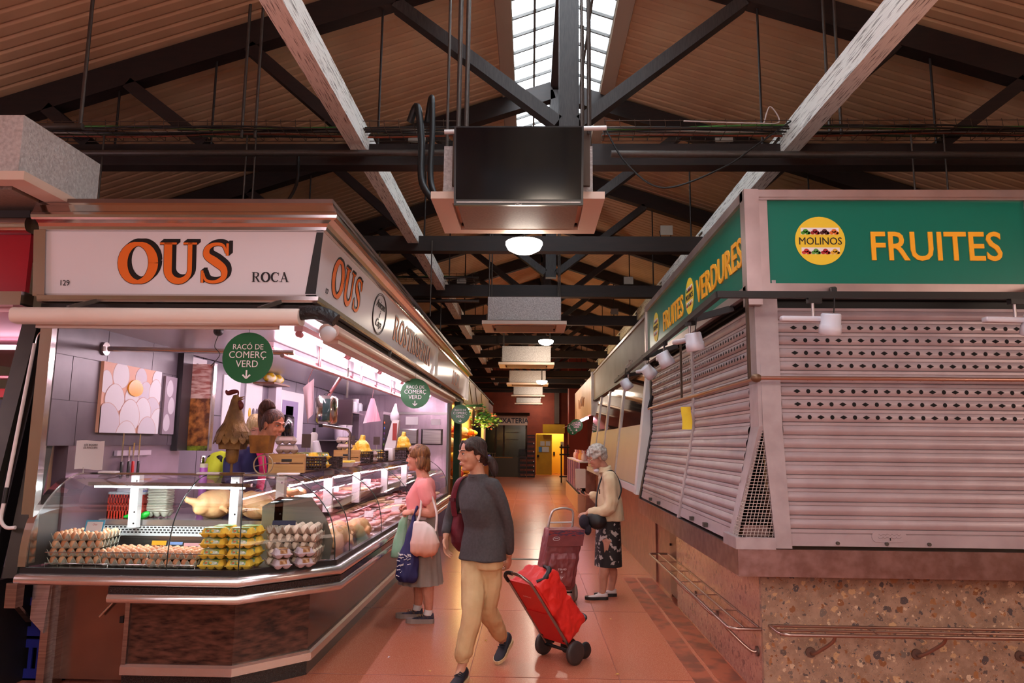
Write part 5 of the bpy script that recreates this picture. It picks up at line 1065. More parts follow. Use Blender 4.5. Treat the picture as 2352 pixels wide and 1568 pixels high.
# --- things seen through the front glass
rb = thing('laundry_basket', 'red plastic basket with a white rim on the left of the steel shelf', 'basket', (-3.02, 5.45, 1.02)); b = MB()
for sx in (-1, 1):
    for z0_, z1_ in ((0, .05), (.09, .105), (.145, .17)): b.box(-.13, sx * .085 - .003, z0_, .13, sx * .085 + .003, z1_); b.box(sx * .13 - .003, -.085, z0_, sx * .13 + .003, .085, z1_)
    for i in range(13): u = -.13 + .0215 * i; b.box(u, sx * .085 - .003, 0, u + .009, sx * .085 + .003, .17)
    for i in range(8): u = -.085 + .0225 * i; b.box(sx * .13 - .003, u, 0, sx * .13 + .003, u + .009, .17)
b.box(-.13, -.085, 0, .13, .085, .008); b.build('basket_wall', mat('red_basket_plastic', (206, 54, 36), .4), rb, local=True)
b = MB(); b.rbox((0, 0, .178), (.275, .185, .018), .02); b.build('rim', mat('pale_blue_rim', (206, 214, 222), .4), rb, local=True)
fb = MB(); fb.ell((-3.02, 5.45, 1.215), (.12, .07, .035)); fb.ell((-3.08, 5.45, 1.225), (.05, .05, .035)); fused(fb, 'plastic_bag', mat('white_printed_bag', (228, 222, 232), .35, c2=(120, 150, 220), scale=14, lo=.58, hi=.66), None, .008, 3, label='crumpled white printed bag on top of the red basket', cat='bag')
pb_ = thing('pulp_tray_stack', 'tall stack of empty grey green pulp cartons beside the red basket', 'stack', (-2.78, 5.42, 1.02))
b = MB()
for k in range(16): b.rbox((random.uniform(-.004, .004), random.uniform(-.004, .004), .055 + .0115 * k), (.15, .12, .009), .012)
b.build('nested_cartons', TRAY1, pb_, local=True); c0_ = MB(); c0_.sheet(lambda s_, t_: ((s_ - .5) * .16, (t_ - .5) * .12, .048 - .044 * (abs(sin(pi * 3 * s_)) ** .5) * (abs(sin(2 * pi * t_)) ** .5)), 18, 12, th=.002); c0_.build('bottom_cups', TRAY1, pb_, local=True)
fb = MB(); fb.ell((-2.92, 5.31, 1.035), (.075, .035, .02)); fb.ell((-2.84, 5.31, 1.045), (.05, .03, .025), M.Rotation(-.5, 3, 'Y')); fused(fb, 'plastic_bag', mat('bright_green_plastic', (20, 180, 50), .25, bump=.6, bscale=30), None, .006, 2, label='bright green crumpled plastic bag in front of the red basket', cat='bag')
bt = thing('spray_bottle', 'tall violet plastic bottle standing behind the glass counter', 'bottle', (-2.62, 5.75, .98)); MB().cyl((-2.62, 5.75, .98), (-2.62, 5.75, 1.38), .03, n=16).build('body', mat('violet_plastic', (206, 106, 214), .3), bt); MB().cyl((-2.62, 5.75, 1.38), (-2.62, 5.75, 1.41), .031, n=16).build('cap', mat('cream_cap', (236, 226, 200), .4), bt)
wb_ = thing('water_bottle', 'clear plastic water bottle with a green cap behind the counter glass', 'bottle', (-2.35, 5.7, 1.16)); MB().lathe([(.03, 0), (.035, .01), (.035, .14), (.03, .18), (.012, .215), (.012, .225)], (-2.35, 5.7, 1.16), n=14).build('body', glassmat('clear_plastic', (240, 236, 246)), wb_); MB().cyl((-2.35, 5.7, 1.385), (-2.35, 5.7, 1.405), .014, n=12).build('cap', mat('green_cap', (20, 120, 70), .4), wb_)
sh_ = thing('back_shelf', 'low steel work table behind the glass counter', 'table', (-2.7, 5.85, 0)); MB().box(-3.2, 5.62, .93, -2.45, 6.1, .98).build('table_top', DECK, sh_); MB().box(-3.18, 5.64, 0, -2.47, 6.08, .93).build('cabinet', STEEL, sh_)
MB().box(-2.42, 5.62, 1.13, -2.28, 5.76, 1.16).build('bottle_ledge', DECK, sh_)
jr = thing('brown_jar', 'brown glass jar behind the counter beside the violet bottle', 'jar', (-2.55, 5.72, .98)); MB().lathe([(.03, 0), (.033, .02), (.033, .12), (.02, .15), (.02, .17)], (-2.55, 5.72, .98), n=14).build('body', mat('brown_jar_glass', (70, 44, 30), .15), jr); MB().cyl((-2.55, 5.72, 1.03), (-2.55, 5.72, 1.08), .0338, n=14).build('label', mat('tan_label', (190, 150, 110), .6), jr)
tm_ = thing('timer_box', 'small black control box with a steel face on the splashback', 'box', (-2.9, 6.4, 1.3)); MB().rbox((-2.72, 6.2, 1.42), (.14, .1, .1), .03).build('case', BLACK, tm_); MB().rbox((-2.82, 6.16, 1.42), (.02, .06, .09), .008).build('face', CHROME, tm_)
MB().cyl((-2.66, 6.45, 1.0), (-2.66, 6.45, 1.55), .05, n=16).build('steel_column', STEEL, label='round steel column under the food poster', cat='column')
wb2 = MB(); wb2.sheet(lambda s_, t_: (-2.42 + .22 * s_, 6.3 + .02 * sin(4 * s_), 1.28 + .17 * t_ - .05 * s_), 6, 5, th=.002); wb2.build('paper_pad', PAPER, label='white papers hanging low behind the counter, left of the rooster', cat='paper')
for i, (x, y, w_, lab) in enumerate(((-3.0, 5.09, .12, 'white folded paper tray clip on the glass top, left end'), (-2.28, 5.10, .16, 'white paper bag flat on the glass top, left of the rooster'), (-1.72, 5.12, .15, 'small stack of white paper sheets on the glass top, right of the rooster'))):
    b = MB(); b.rbox((x, y, 1.365), (w_, .09, .014), .012, rotz(.1)); b.build('paper_sheet', PAPER, label=lab, cat='paper')
# --- rooster ornament
RST_ = mat('rusty_gilt_metal', (134, 102, 52), .55, .35, c2=(92, 66, 34), scale=12, detail=8, bump=.3, bscale=40); RED_ = mat('dark_red_metal', (92, 30, 28), .45, .4)
ro = thing('metal_rooster', 'tall rusty metal rooster ornament pushing a small bucket cart, standing on the glass counter', 'ornament', (-2.09, 5.10, 1.36)); X0, Y0 = -2.125, 5.10
b = MB(); b.lathe([(.112, .24), (.10, .28), (.075, .36), (.046, .46), (.03, .53), (.018, .56), (.001, .565)], (X0, Y0, 1.36), n=20); b.build('neck_body', RST_, ro)
for ring_, (r0, z0_, n_) in enumerate(((.122, .27, 13), (.132, .235, 14))):
    b = MB()
    for i in range(n_):
        a = 2 * pi * (i + .5 * ring_) / n_; d_ = V((cos(a), sin(a), 0)); R = V((-sin(a), cos(a), 0)); c = V((X0, Y0, 1.36 + z0_))
        pts = [c + d_ * (r0 * .55) + V((0, 0, .10)) - R * .02, c + d_ * (r0 * .9) + V((0, 0, .03)) - R * .033, c + d_ * r0 - V((0, 0, .01)) - R * .02, c + d_ * (r0 + .005) - V((0, 0, .025)), c + d_ * r0 - V((0, 0, .01)) + R * .02, c + d_ * (r0 * .9) + V((0, 0, .03)) + R * .033, c + d_ * (r0 * .55) + V((0, 0, .10)) + R * .02]
        b.add(pts, [tuple(range(7))]); b.add([p - d_ * .004 for p in pts], [tuple(range(7))[::-1]])
    b.build('feather_skirt', RST_, ro)
b = MB(); b.loft([[V((X0 + sx * w_, Y0 + sy * .06, 1.36 + z)) for sx, sy in ((-1, -1), (1, -1), (1, 1), (-1, 1))] for w_, z in ((.075, .175), (.085, .245))], True, True, False); b.build('lower_body', RST_, ro)
MB().lathe([(.02, .075), (.04, .09), (.045, .13), (.045, .175)], (X0, Y0, 1.36), n=14).build('leg', RST_, ro); MB().cyl((X0, Y0, 1.37), (X0, Y0, 1.44), .01).build('foot_rod', RST_, ro); MB().rbox((X0 + .01, Y0, 1.366), (.16, .08, .012), .02).build('foot_base', RST_, ro)
b = MB(); b.tube(curve_pts([(X0 - .075, Y0, 1.955), (X0 - .06, Y0, 1.935), (X0 - .02, Y0, 1.945), (X0 + .012, Y0, 1.945), (X0 + .014, Y0, 1.92)]), [.006 + .012 * sin(pi * min(1, i / 26)) for i in range(33)], 8); b.build('crest', RED_, ro)
b = MB(); b.ell((X0 + .045, Y0 - .015, 1.845), (.022, .012, .03)); b.ell((X0 + .038, Y0 - .015, 1.865), (.016, .012, .02)); b.build('wattle', RED_, ro)
b = MB()
for z in (1.88, 1.895): b.lathe([(.012, 0), (.001, .05)], (X0 + .02, Y0 - .01, z), (1, 0, .35), 8)
b.build('beak', RST_, ro)
b = MB(); b.loft([[V((X0 + .21 + sx * w_ + .0, Y0 + sy * w_ * .85, 1.36 + z)) for sx, sy in ((-1, -1), (1, -1), (1, 1), (-1, 1))] for w_, z in ((.06, .15), (.062, .155), (.075, .275), (.07, .275), (.055, .165))], True, False, False); b.build('bucket', mat('gilt_bucket', (150, 104, 44), .4, .3, c2=(100, 66, 26), scale=10), ro)
b = MB(); wc = V((X0 + .235, Y0 - .02, 1.36 + .07)); b.tube([wc + V((.068 * cos(a), 0, .068 * sin(a))) for a in [2 * pi * i / 28 for i in range(28)]], .005, 6, True)
for a in (.2, .2 + pi / 2): b.tube([wc + V((.068 * cos(a), 0, .068 * sin(a))), wc - V((.068 * cos(a), 0, .068 * sin(a)))], .0035, 6)
b.tube([wc, wc + V((-.0, 0, .09))], .004, 6); b.build('wheel', mat('dull_brass_ring', (170, 150, 120), .4, .6), ro)
MB().tube([(X0 + .09, Y0, 1.62), (X0 + .12, Y0, 1.625)], .006, 6).build('tow_bar', RST_, ro)
# --- on the counter top
PINE = mat('pale_pine', (206, 160, 98), .55, c2=(188, 140, 82), scale=4, stretch=(1, 12, 12))
def pine(name, lab, loc, rz, w_, d_, h_):
    t = thing(name, lab, 'crate', loc, rz, 'wooden crates on the counter'); th = .012
    for k, (z0_, z1_) in enumerate(((0, h_ * .46), (h_ * .54, h_))):
        for sy in (-1, 1): MB().box(-w_ / 2, sy * d_ / 2 - th / 2, z0_, w_ / 2, sy * d_ / 2 + th / 2, z1_ ).build('side_board', PINE, t, local=True)
    for sx in (-1, 1): MB().box(sx * w_ / 2 - th / 2, -d_ / 2, 0, sx * w_ / 2 + th / 2, d_ / 2, h_).build('end_board', PINE, t, local=True)
    MB().box(-w_ / 2, -d_ / 2, 0, w_ / 2, d_ / 2, .01).build('bottom_board', PINE, t, local=True); b = MB(); b.rbox((0, -d_ / 2 - th / 2 - .0005, h_ * .66), (.075, .002, .022), .0008); b.build('hand_hole', BLACK, t, local=True); return t
pine('wooden_crate', 'pale pine crate holding egg cartons, nearest the rooster', (-1.86, 5.50, 1.36), .25, .25, .18, .14); pine('wooden_crate', 'pale pine crate holding egg cartons, behind the white dish', (-1.90, 7.45, 1.36), .2, .25, .2, .15)
GC = mat('grey_pulp_carton', (176, 160, 152), .85, bump=.2, bscale=120); GL = mat('grey_paper_band', (206, 180, 176), .6); pr3 = None
for i, (x, y, z, rz, lab) in enumerate(((-1.86, 5.48, 1.50, .2, 'grey egg carton on the nearest pine crate, lower'), (-1.88, 5.50, 1.567, .3, 'grey egg carton on the nearest pine crate, upper'), (-1.92, 7.42, 1.51, .2, 'grey egg carton on the second pine crate, lower'), (-1.94, 7.45, 1.577, .25, 'grey egg carton on the second pine crate, upper'), (-1.86, 8.36, 1.357, .1, 'grey egg carton over the dark basket behind the yellow bags'), (-1.86, 8.36, 1.424, .1, 'uppermost grey egg carton behind the yellow bags'))):
    if pr3 is None: pr3 = carton('egg_carton', lab, (x, y, z), rz, GC, GL, 3, 'grey egg cartons on the counter')
    else: dup(pr3, (x, y, z), rz, lab)
WICK = mat('dark_brown_weave', (58, 36, 32), .6, c2=(36, 22, 20), scale=40, stretch=(1, 1, 1), bump=.6, bscale=60)
def wick(lab, loc, rz, w_, d_, h_):
    t = thing('woven_basket', lab, 'basket', loc, rz, 'dark woven baskets'); b = MB()
    for z in range(5):
        zz_ = .008 + (h_ - .012) * z / 4; b.tube([(sx * w_ / 2, sy * d_ / 2, zz_) for sx, sy in ((-1, -1), (1, -1), (1, 1), (-1, 1))], .008, 5, True)
    for i in range(13):
        for sy in (-1, 1): b.bar((-w_ / 2 + w_ * i / 12, sy * d_ / 2, 0), (-w_ / 2 + w_ * i / 12, sy * d_ / 2, h_), .011, .006)
    for i in range(9):
        for sx in (-1, 1): b.bar((sx * w_ / 2, -d_ / 2 + d_ * i / 8, 0), (sx * w_ / 2, -d_ / 2 + d_ * i / 8, h_), .006, .011)
    b.build('weave', WICK, t, local=True); MB().box(-w_ / 2, -d_ / 2, 0, w_ / 2, d_ / 2, .008).build('bottom', WICK, t, local=True)
wick('dark woven basket of yellow cartons beside the nearest pine crate', (-1.86, 6.05, 1.36), .1, .26, .26, .11); wick('small dark woven basket of pink eggs behind the first basket', (-1.80, 6.5, 1.36), .1, .16, .2, .1)
wick('dark woven basket right of the second pine crate', (-1.88, 8.0, 1.36), .1, .22, .26, .13); wick('dark woven basket with cartons farther along the counter', (-1.86, 8.7, 1.36), .1, .24, .3, .13); wick('dark woven basket of yellow bags behind the label scale', (-1.86, 10.2, 1.36), 0, .26, .4, .16)
yp = None
for i, (x, y, z, rz, lab) in enumerate(((-1.90, 6.0, 1.437, .2, 'yellow egg carton lying in the nearest woven basket, left'), (-1.79, 6.1, 1.437, .9, 'yellow egg carton lying in the nearest woven basket, right'), (-1.86, 8.7, 1.437, .2, 'yellow egg carton in the farther woven basket'))): dup(proto, (x, y, z), rz, lab, 'yellow egg cartons in the baskets'); dup(proto, (x, y, 1.37), rz, lab.replace('lying', 'under another').replace('in the farther', 'low in the farther'), 'yellow egg cartons in the baskets')
def ybag(loc, s_, lab):
    b = MB(); x, y, z = loc; b.ell((x, y, z + .08 * s_), (.075 * s_, .07 * s_, .08 * s_)); b.ell((x + .01, y, z + .05 * s_), (.085 * s_, .08 * s_, .055 * s_)); b.tube([(x, y, z + .14 * s_), (x + .01, y, z + .2 * s_)], [.03 * s_, .022 * s_], 8)
    fused(b, 'yellow_bag', mat('golden_net_bag', (246, 186, 30), .3, c2=(252, 220, 110), scale=20, bump=.4, bscale=50), None, .008, 2, label=lab, cat='bag', group='golden bags on the counter')
ybag((-1.88, 8.0, 1.42), 1.25, 'golden bag in the basket right of the second crate, larger front one'); ybag((-1.98, 7.85, 1.42), 1.1, 'golden bag in the basket right of the second crate, left one')
ybag((-1.92, 10.1, 1.46), 1.2, 'golden bag in the far basket, left one'); ybag((-1.80, 10.15, 1.48), 1.3, 'golden bag in the far basket, right taller one')
b = MB(); b.loft([[V((-1.78 + a * sx * (1 + .15 * k), 6.95 + a * sy * 1.4, 1.36 + .04 * k)) for sx, sy in ((-1, -1), (1, -1), (1, 1), (-1, 1))] for a, k in ((.08, 0), (.10, 1), (.095, 1), (.075, .3))], True, True, False); b.build('white_dish', WHITE, label='white plastic dish on the counter before the second pine crate', cat='dish')
MB().rbox((-1.78, 6.95, 1.405), (.14, .2, .02), .01).build('yellow_tub', mat('butter_yellow', (244, 204, 60), .4), label='yellow wrapped block lying in the white dish', cat='package')
for i, (x, y) in enumerate(((-1.99, 6.35), (-1.95, 7.8), (-1.93, 9.0))):
    t = thing('chalk_label', 'small blackboard price label on the counter, %s' % ['behind the nearest crate', 'between crate and golden bags', 'beside the label scale'][i], 'label', (x, y, 1.5)); MB().box(x - .04, y - .004, 1.54 if i == 0 else 1.56, x + .04, y + .004, 1.66).build('board', mat('chalk_board', (70, 56, 50), .7), t); MB().cyl((x, y + .008, 1.36), (x, y + .008, 1.6), .004, n=6).build('clip_rod', CHROME, t)
sc_ = thing('label_scale', 'white label scale with a red lit display on a post', 'scale', (-1.83, 9.35, 1.36)); MB().rbox((-1.83, 9.35, 1.44), (.12, .16, .16), .02).build('column', WHITE, sc_); b = MB(); b.prism([(0, 0), (.14, 0), (.18, .36), (.09, .36)], (-1.90, 9.35, 1.52), (1, 0, 0), (0, 0, 1), (0, .1, 0)); b.build('head', WHITE, sc_)
MB().box(-1.80, 9.345, 1.62, -1.745, 9.35, 1.84).build('display', mat('red_display', (150, 60, 56), .3), sc_)
# hanging items over the counter
hs = thing('hanging_scale', 'polished steel hanging scale box on the rail over the side counter', 'scale', (-1.9, 6.6, 1.76)); b = MB(); b.rbox((-1.90, 6.62, 1.885), (.185, .2, .26), .05); b.build('case', CHROME, hs); MB().rbox((-1.872, 6.515, 1.885), (.07, .01, .2), .004).build('dark_window', mat('dark_teal_glass', (50, 70, 70), .1), hs); MB().cyl((-1.90, 6.62, 2.0), (-1.775, 6.62, 2.2), .016).build('hanger', mat('rose_steel_tube', (206, 150, 156), .25, .7), hs); b = MB(); b.tube([(-1.94, 6.6, 2.08), (-1.87, 6.6, 2.05), (-1.93, 6.62, 2.03), (-1.88, 6.6, 2.01)], .006, 5); b.build('cable_tangle', BLACK, hs)
arm = thing('swivel_arm', 'grey steel swivel arm rising from the counter', 'arm', (-1.98, 7.2, 1.36)); MB().tube([(-1.84, 7.3, 1.36), (-1.84, 7.3, 1.68), (-1.86, 7.25, 1.72), (-2.0, 6.8, 1.75)], .015, 8).build('arm_tube', STEEL, arm); MB().cyl((-2.0, 6.8, 1.73), (-2.0, 6.8, 1.79), .02).build('joint', BLACK, arm)
def towel(lab, x, y, z1_, pts, c):
    t = thing('hung_cloth', lab, 'cloth', (x, y, z1_)); b = MB(); n_ = 14
    (tl, tr, br, bl) = [V(p) for p in pts]
    b.sheet(lambda s_, t_: tl.lerp(tr, s_).lerp(bl.lerp(br, s_), t_) + V((0, .025 * sin(7 * s_ + 2) * t_, 0)), n_, 10, th=.003); b.build('cloth', c, t); MB().tube(curve_pts([(tl + tr) / 2, (tl + tr) / 2 + V((0, 0, .03)), V((x, y, z1_))]), .003, 5).build('hook', mat('rose_steel_tube', (206, 150, 156), .25, .7), t)
TW = mat('pale_rose_cloth', (240, 208, 222), .85)
towel('flat white cloth hung from the rail left of the hanging scale', -1.77, 5.75, 2.2, [(-1.86, 5.78, 2.03), (-1.765, 5.75, 2.10), (-1.76, 5.75, 1.83), (-1.81, 5.78, 1.74)], TW)
towel('gathered rose and white cloth hung farther along the rail', -1.77, 8.0, 2.2, [(-1.80, 8.0, 2.08), (-1.76, 8.0, 2.08), (-1.68, 8.0, 1.83), (-1.88, 8.0, 1.80)], mat('striped_rose_cloth', (244, 226, 234), .85, c2=(236, 180, 204), scale=6, stretch=(3, 1, .2), lo=.45, hi=.55))
hb = MB(); hb.ell((-1.79, 9.4, 1.93), (.06, .05, .09)); hb.tube([(-1.79, 9.4, 2.0), (-1.78, 9.4, 2.1)], [.04, .012], 8); fused(hb, 'carrier_bags', mat('white_bag_film', (230, 226, 236), .4), None, .008, 3, label='white plastic carrier bags hung from the rail behind the cloth', cat='bag')
# things on the back wall of the stall
def poster(lab, y0_, y1_, z0_, z1_, m_, frame=None, x=-3.32):
    t = thing('wall_poster', lab, 'poster', (x, (y0_ + y1_) / 2, z0_)); MB().box(x, y0_, z0_, x + .012, y1_, z1_).build('sheet', m_, t)
    if frame:
        for i, (a, c, d_, e) in enumerate(frame): MB().box(x + .012, y0_ + (y1_ - y0_) * a, z0_ + (z1_ - z0_) * c, x + .014, y0_ + (y1_ - y0_) * d_, z0_ + (z1_ - z0_) * e).build('printed_block', mat('print_violet', (150, 136, 176), .6) if i == 0 else PAPER, t)
poster('white poster with yellow flowers and grey motifs, left of the pilaster', 8.22, 8.72, 1.75, 2.28, PAPER); poster('plain white poster above the staff, left of the flower poster', 7.6, 8.05, 1.72, 2.30, PAPER)
poster('framed white notice with a violet panel right of the pilaster', 9.35, 10.35, 1.55, 2.27, PAPER, [(.1, .12, .75, .82), (.25, .45, .55, .72)])
for i, c in enumerate(((240, 190, 60), (90, 80, 90), (90, 80, 90))): b = MB(); b.ell((-3.305, 8.35 + .11 * i, 1.92), (.006, .04, .06)); b.build('motif', mat('poster_motif_%d' % i, c, .6), [o for o in COL.objects if o.name.startswith('wall_poster')][0])
oval = thing('oval_notice', 'white poster with an oval emblem high beside the food poster', 'poster', (-3.2, 6.9, 2.1)); MB().box(-3.32, 6.75, 2.03, -3.30, 7.15, 2.4).build('sheet', PAPER, oval); b = MB(); b.tube([(-3.298, 6.95 + .09 * cos(a), 2.22 + .12 * sin(a)) for a in [2 * pi * i / 24 for i in range(24)]], .006, 4, True); b.build('oval_emblem', INK, oval)
sk = thing('bracket_shelf', 'thin brown shelf with yellow wrapped chickens on the back wall', 'shelf', (-3.2, 8.7, 2.28)); MB().box(-3.32, 8.4, 2.27, -3.05, 8.95, 2.29).build('shelf_board', mat('brown_shelf', (110, 66, 40), .5), sk)
for i, y in enumerate((8.5, 8.75)): b = MB(); b.ell((-3.14, y, 2.345), (.08, .1, .055)); b.ell((-3.14, y, 2.37), (.06, .06, .04)); fused(b, 'wrapped_chicken', mat('yellow_chicken_bag', (240, 196, 40), .25, c2=(250, 236, 200), scale=12, lo=.5, hi=.6), None, .01, 2, label='yellow wrapped chicken on the brown shelf, %s one' % ['left', 'right'][i], cat='package')
kd = thing('paper_dispenser', 'black wall paper towel dispenser beside the ponytailed seller', 'dispenser', (-3.2, 9.45, 1.6)); b = MB(); b.rbox((-3.2, 9.25, 1.75), (.2, .3, .36), .06); b.build('case', mat('glossy_black_plastic', (14, 12, 14), .12), kd)
rk = thing('wall_rack', 'steel wall shelves with plastic tubs at the far end of the stall', 'shelf', (-3.1, 11.5, 1.7))
for z in (1.6, 2.05): MB().box(-3.32, 11.0, z, -2.85, 12.4, z + .02).build('shelf_board', STEEL, rk)
for i in range(7):
    x, y = -2.98, 11.1 + .19 * i; big = i % 2; z = 1.62 if i < 4 else 2.07; t = thing('plastic_tub', 'clear plastic tub number of stack, %s shelf, %s' % (['lower', 'upper'][i >= 4], ['leftmost', 'second from left', 'third from left', 'rightmost'][i % 4]), 'tub', (x, y, z)); t['label'] = t['label'].replace(' number of stack', '')
    MB().lathe([(.05, 0), (.06, .02), (.065, .16 + .06 * big)], (x, y, z), n=14).build('tub_body', mat('frosted_plastic', (222, 212, 226), .3), t); MB().cyl((x, y, z + .16 + .06 * big), (x, y, z + .18 + .06 * big), .069, n=14).build('lid', WHITE, t)
for i in range(3): MB().rbox((-2.98, 11.35 + .36 * i, 2.15), (.22, .2, .16), .02).build('foam_box', mat('foam_box_%d' % i, (228 - 6 * i, 220, 228), .6), label='white foam box on the upper wall shelf, %s' % ['left', 'middle', 'right'][i], cat='box')
fg = thing('steel_fridge', 'upright stainless fridge standing before the cold room front', 'fridge', (-2.6, 12.2, 0)); MB().box(-2.85, 11.85, .1, -2.45, 12.5, 2.1).build('cabinet', RST, fg); MB().box(-2.46, 11.9, 1.0, -2.44, 12.45, 2.05).build('door_panel', DARKST, fg)
for i in range(5): MB().cyl((-2.43, 11.87, 1.55 + .09 * i), (-2.42, 11.87, 1.55 + .09 * i), .02, n=8).build('magnet', mat('magnet_%d' % i, [(120, 180, 60), (60, 60, 120), (120, 60, 140), (60, 100, 190), (230, 110, 40)][i], .5), fg)
mo = thing('monitor', 'small dark monitor behind the hanging scale', 'monitor', (-2.2, 7.9, 1.8)); MB().box(-2.14, 7.9, 1.78, -1.98, 7.93, 2.06).build('case', mat('dark_monitor', (60, 44, 52), .3), mo); MB().cyl((-2.05, 7.92, 2.08), (-2.05, 7.92, 2.412), .012).build('drop_rod', GALV, mo)
bl = thing('stick_blender', 'white stick blender stand on the counter below the swivel arm', 'blender', (-2.03, 6.7, 1.36)); MB().lathe([(.035, 0), (.02, .04), (.012, .1), (.03, .16), (.036, .30), (.02, .32)], (-2.03, 6.7, 1.36), n=14).build('body', WHITE, bl); MB().cyl((-2.03, 6.7, 1.68), (-2.03, 6.7, 1.72), .014).build('top_knob', BLACK, bl)
MB().lathe([(.03, 0), (.032, .12), (.012, .17), (.012, .2)], (-2.12, 6.45, 1.36), n=12).build('spray_bottle', WHITE, label='small white bottle beside the stick blender', cat='bottle')
fb = MB(); fb.ell((-1.92, 6.6, 1.42), (.05, .06, .06)); fb.tube([(-1.95, 6.6, 1.46), (-1.98, 6.6, 1.6)], [.045, .03], 8); fused(fb, 'carrier_bags', mat('white_bag_film', (230, 226, 236), .4), None, .008, 2, label='white plastic bag standing on the counter behind the first baskets', cat='bag')
MB().box(-2.9, 5.7, .0, -2.0, 12.5, .22).build('duckboard', DARKST, label='raised dark duckboard floor behind the counter', cat='platform')

bb_ = thing('ball_speaker', 'small black ball hanging under the roof edge by the largest round sign', 'speaker', (-2.24, 5.0, 2.33)); MB().ell((-2.24, 5.0, 2.37), (.035, .035, .035)).build('black_ball', BLACK, bb_); MB().cyl((-2.24, 5.0, 2.4), (-2.24, 5.0, 2.415), .008).build('stem', BLACK, bb_); MB().tube(curve_pts([(-2.24, 5.0, 2.34), (-2.26, 5.0, 2.26), (-2.22, 5.0, 2.2), (-2.28, 5.0, 2.12)]), .003, 5).build('loose_wire', BLACK, bb_)
# ================================================================ people
Z3 = V((0, 0, 1))
def skinmat(n, c): return mat(n, c, .48, c2=tuple(max(0, x - 14) for x in c), scale=18, sub=.12, spec=.35)
def frame(F, pitch=0, roll=0):
    y = -V(F).normalized(); x = y.cross(Z3).normalized(); R = M((x, y, Z3)).transposed()
    return R @ M.Rotation(pitch, 3, 'X') @ M.Rotation(roll, 3, 'Y')
def chain(b, pts, n=12, sub=4):
    """tapering limb through (point, radius) pairs, rounded ends"""
    P4 = curve_pts([p for p, r in pts], sub); k = len(pts); rr = []
    for i in range(len(P4)):
        t = i / sub; j = min(int(t), k - 2); f_ = t - j; rr.append(pts[j][1] * (1 - f_) + pts[j + 1][1] * f_)
    b.tube(P4, rr, n)
    for p, r in (pts[0], pts[-1]): b.ell(p, (r, r, r), None, 10, 6)
    return b
def torso(b, rows, F, n=24, sub=3):
    """rows: (centre, half width, half depth front, half depth back)"""
    y = V(F).normalized(); x = y.cross(Z3).normalized(); C_ = curve_pts([r[0] for r in rows], sub); k = len(rows); rings = []
    for i, c in enumerate(C_):
        t = i / sub; j = min(int(t), k - 2); f_ = t - j; a, d, e = [rows[j][q] * (1 - f_) + rows[j + 1][q] * f_ for q in (1, 2, 3)]
        ring = []
        for q in range(n):
            th = 2 * pi * q / n; cx_, sy_ = cos(th), sin(th); cx_ = abs(cx_) ** .85 * (1 if cx_ > 0 else -1); sy_ = abs(sy_) ** .85 * (1 if sy_ > 0 else -1)
            ring.append(c + x * (a * cx_) + y * ((d if sy_ > 0 else e) * sy_))
        rings.append(ring)
    return b.loft(rings, True, True)
def head(b, c, R, s=1.0, old=0):
    q = lambda *p: V(c) + R @ (V(p) * s)
    el = lambda p, r, RR=None: b.ell(q(*p), [k * s for k in r], R @ RR if RR else R, 18, 12)
    el((0, .014, .036), (.073, .092, .080)); el((0, -.018, -.015), (.062, .072, .088)); el((0, -.03, -.07), (.047, .05, .042)); el((0, -.066, -.094), (.02, .02, .017))
    b.tube([q(0, -.082, .028), q(0, -.094, .006), q(0, -.102, -.018)], [.007 * s, .0075 * s, .010 * s], 8); el((0, -.102, -.02), (.011, .011, .009)); el((.011, -.098, -.024), (.008, .009, .008)); el((-.011, -.098, -.024), (.008, .009, .008))
    b.tube([q(-.048, -.064, .026), q(-.024, -.084, .031), q(0, -.087, .028), q(.024, -.084, .031), q(.048, -.064, .026)], .0085 * s, 8)
    el((0, -.088, -.052), (.021, .010, .006)); el((0, -.086, -.064), (.018, .010, .007)); el((0, -.082, -.058), (.026, .010, .014))
    for e in (-1, 1):
        el((e * .036, -.064, -.022), (.022, .02, .024)); el((e * .073, .016, -.008), (.007, .019, .031), M.Rotation(-.15, 3, 'X')); el((e * .075, .016, -.034), (.006, .010, .011)); el((e * .031, -.070, .010), (.017, .012, .012))
def face(par, c, R, s=1.0, brow=(60, 40, 32), lip=(176, 96, 88), closed=False):
    q = lambda *p: V(c) + R @ (V(p) * s)
    for e in (-1, 1):
        if not closed:
            b = MB(); b.ell(q(e * .031, -.0775, .010), (.0125 * s, .0075 * s, .006 * s), R, 12, 8); b.build('eye', mat('eye_white', (222, 214, 206), .25), par)
            b = MB(); b.ell(q(e * .031, -.0832, .0098), (.0055 * s, .0035 * s, .0056 * s), R, 10, 6); b.build('iris', mat('dark_iris', (40, 26, 20), .15), par)
        b = MB(); b.tube([q(e * .018, -.0835, .0145), q(e * .031, -.0865, .0175), q(e * .045, -.0765, .013)], .0022 * s, 6); b.build('eyelid', mat('dark_lash', (60, 40, 34), .6), par)
        b = MB(); b.tube(curve_pts([q(e * .012, -.0905, .029), q(e * .03, -.0895, .037), q(e * .05, -.069, .032)], 4), [.0025 * s] + [.0032 * s] * 7 + [.0015 * s], 6); b.build('eyebrow', mat('brow_%d' % brow[0], brow, .8), par)
    b = MB(); b.ell(q(0, -.0905, -.0525), (.0195 * s, .0088 * s, .0042 * s), R, 12, 6); b.ell(q(0, -.0895, -.0625), (.0165 * s, .0088 * s, .0052 * s), R, 12, 6); b.build('lips', mat('lip_%d' % lip[0], lip, .4), par)
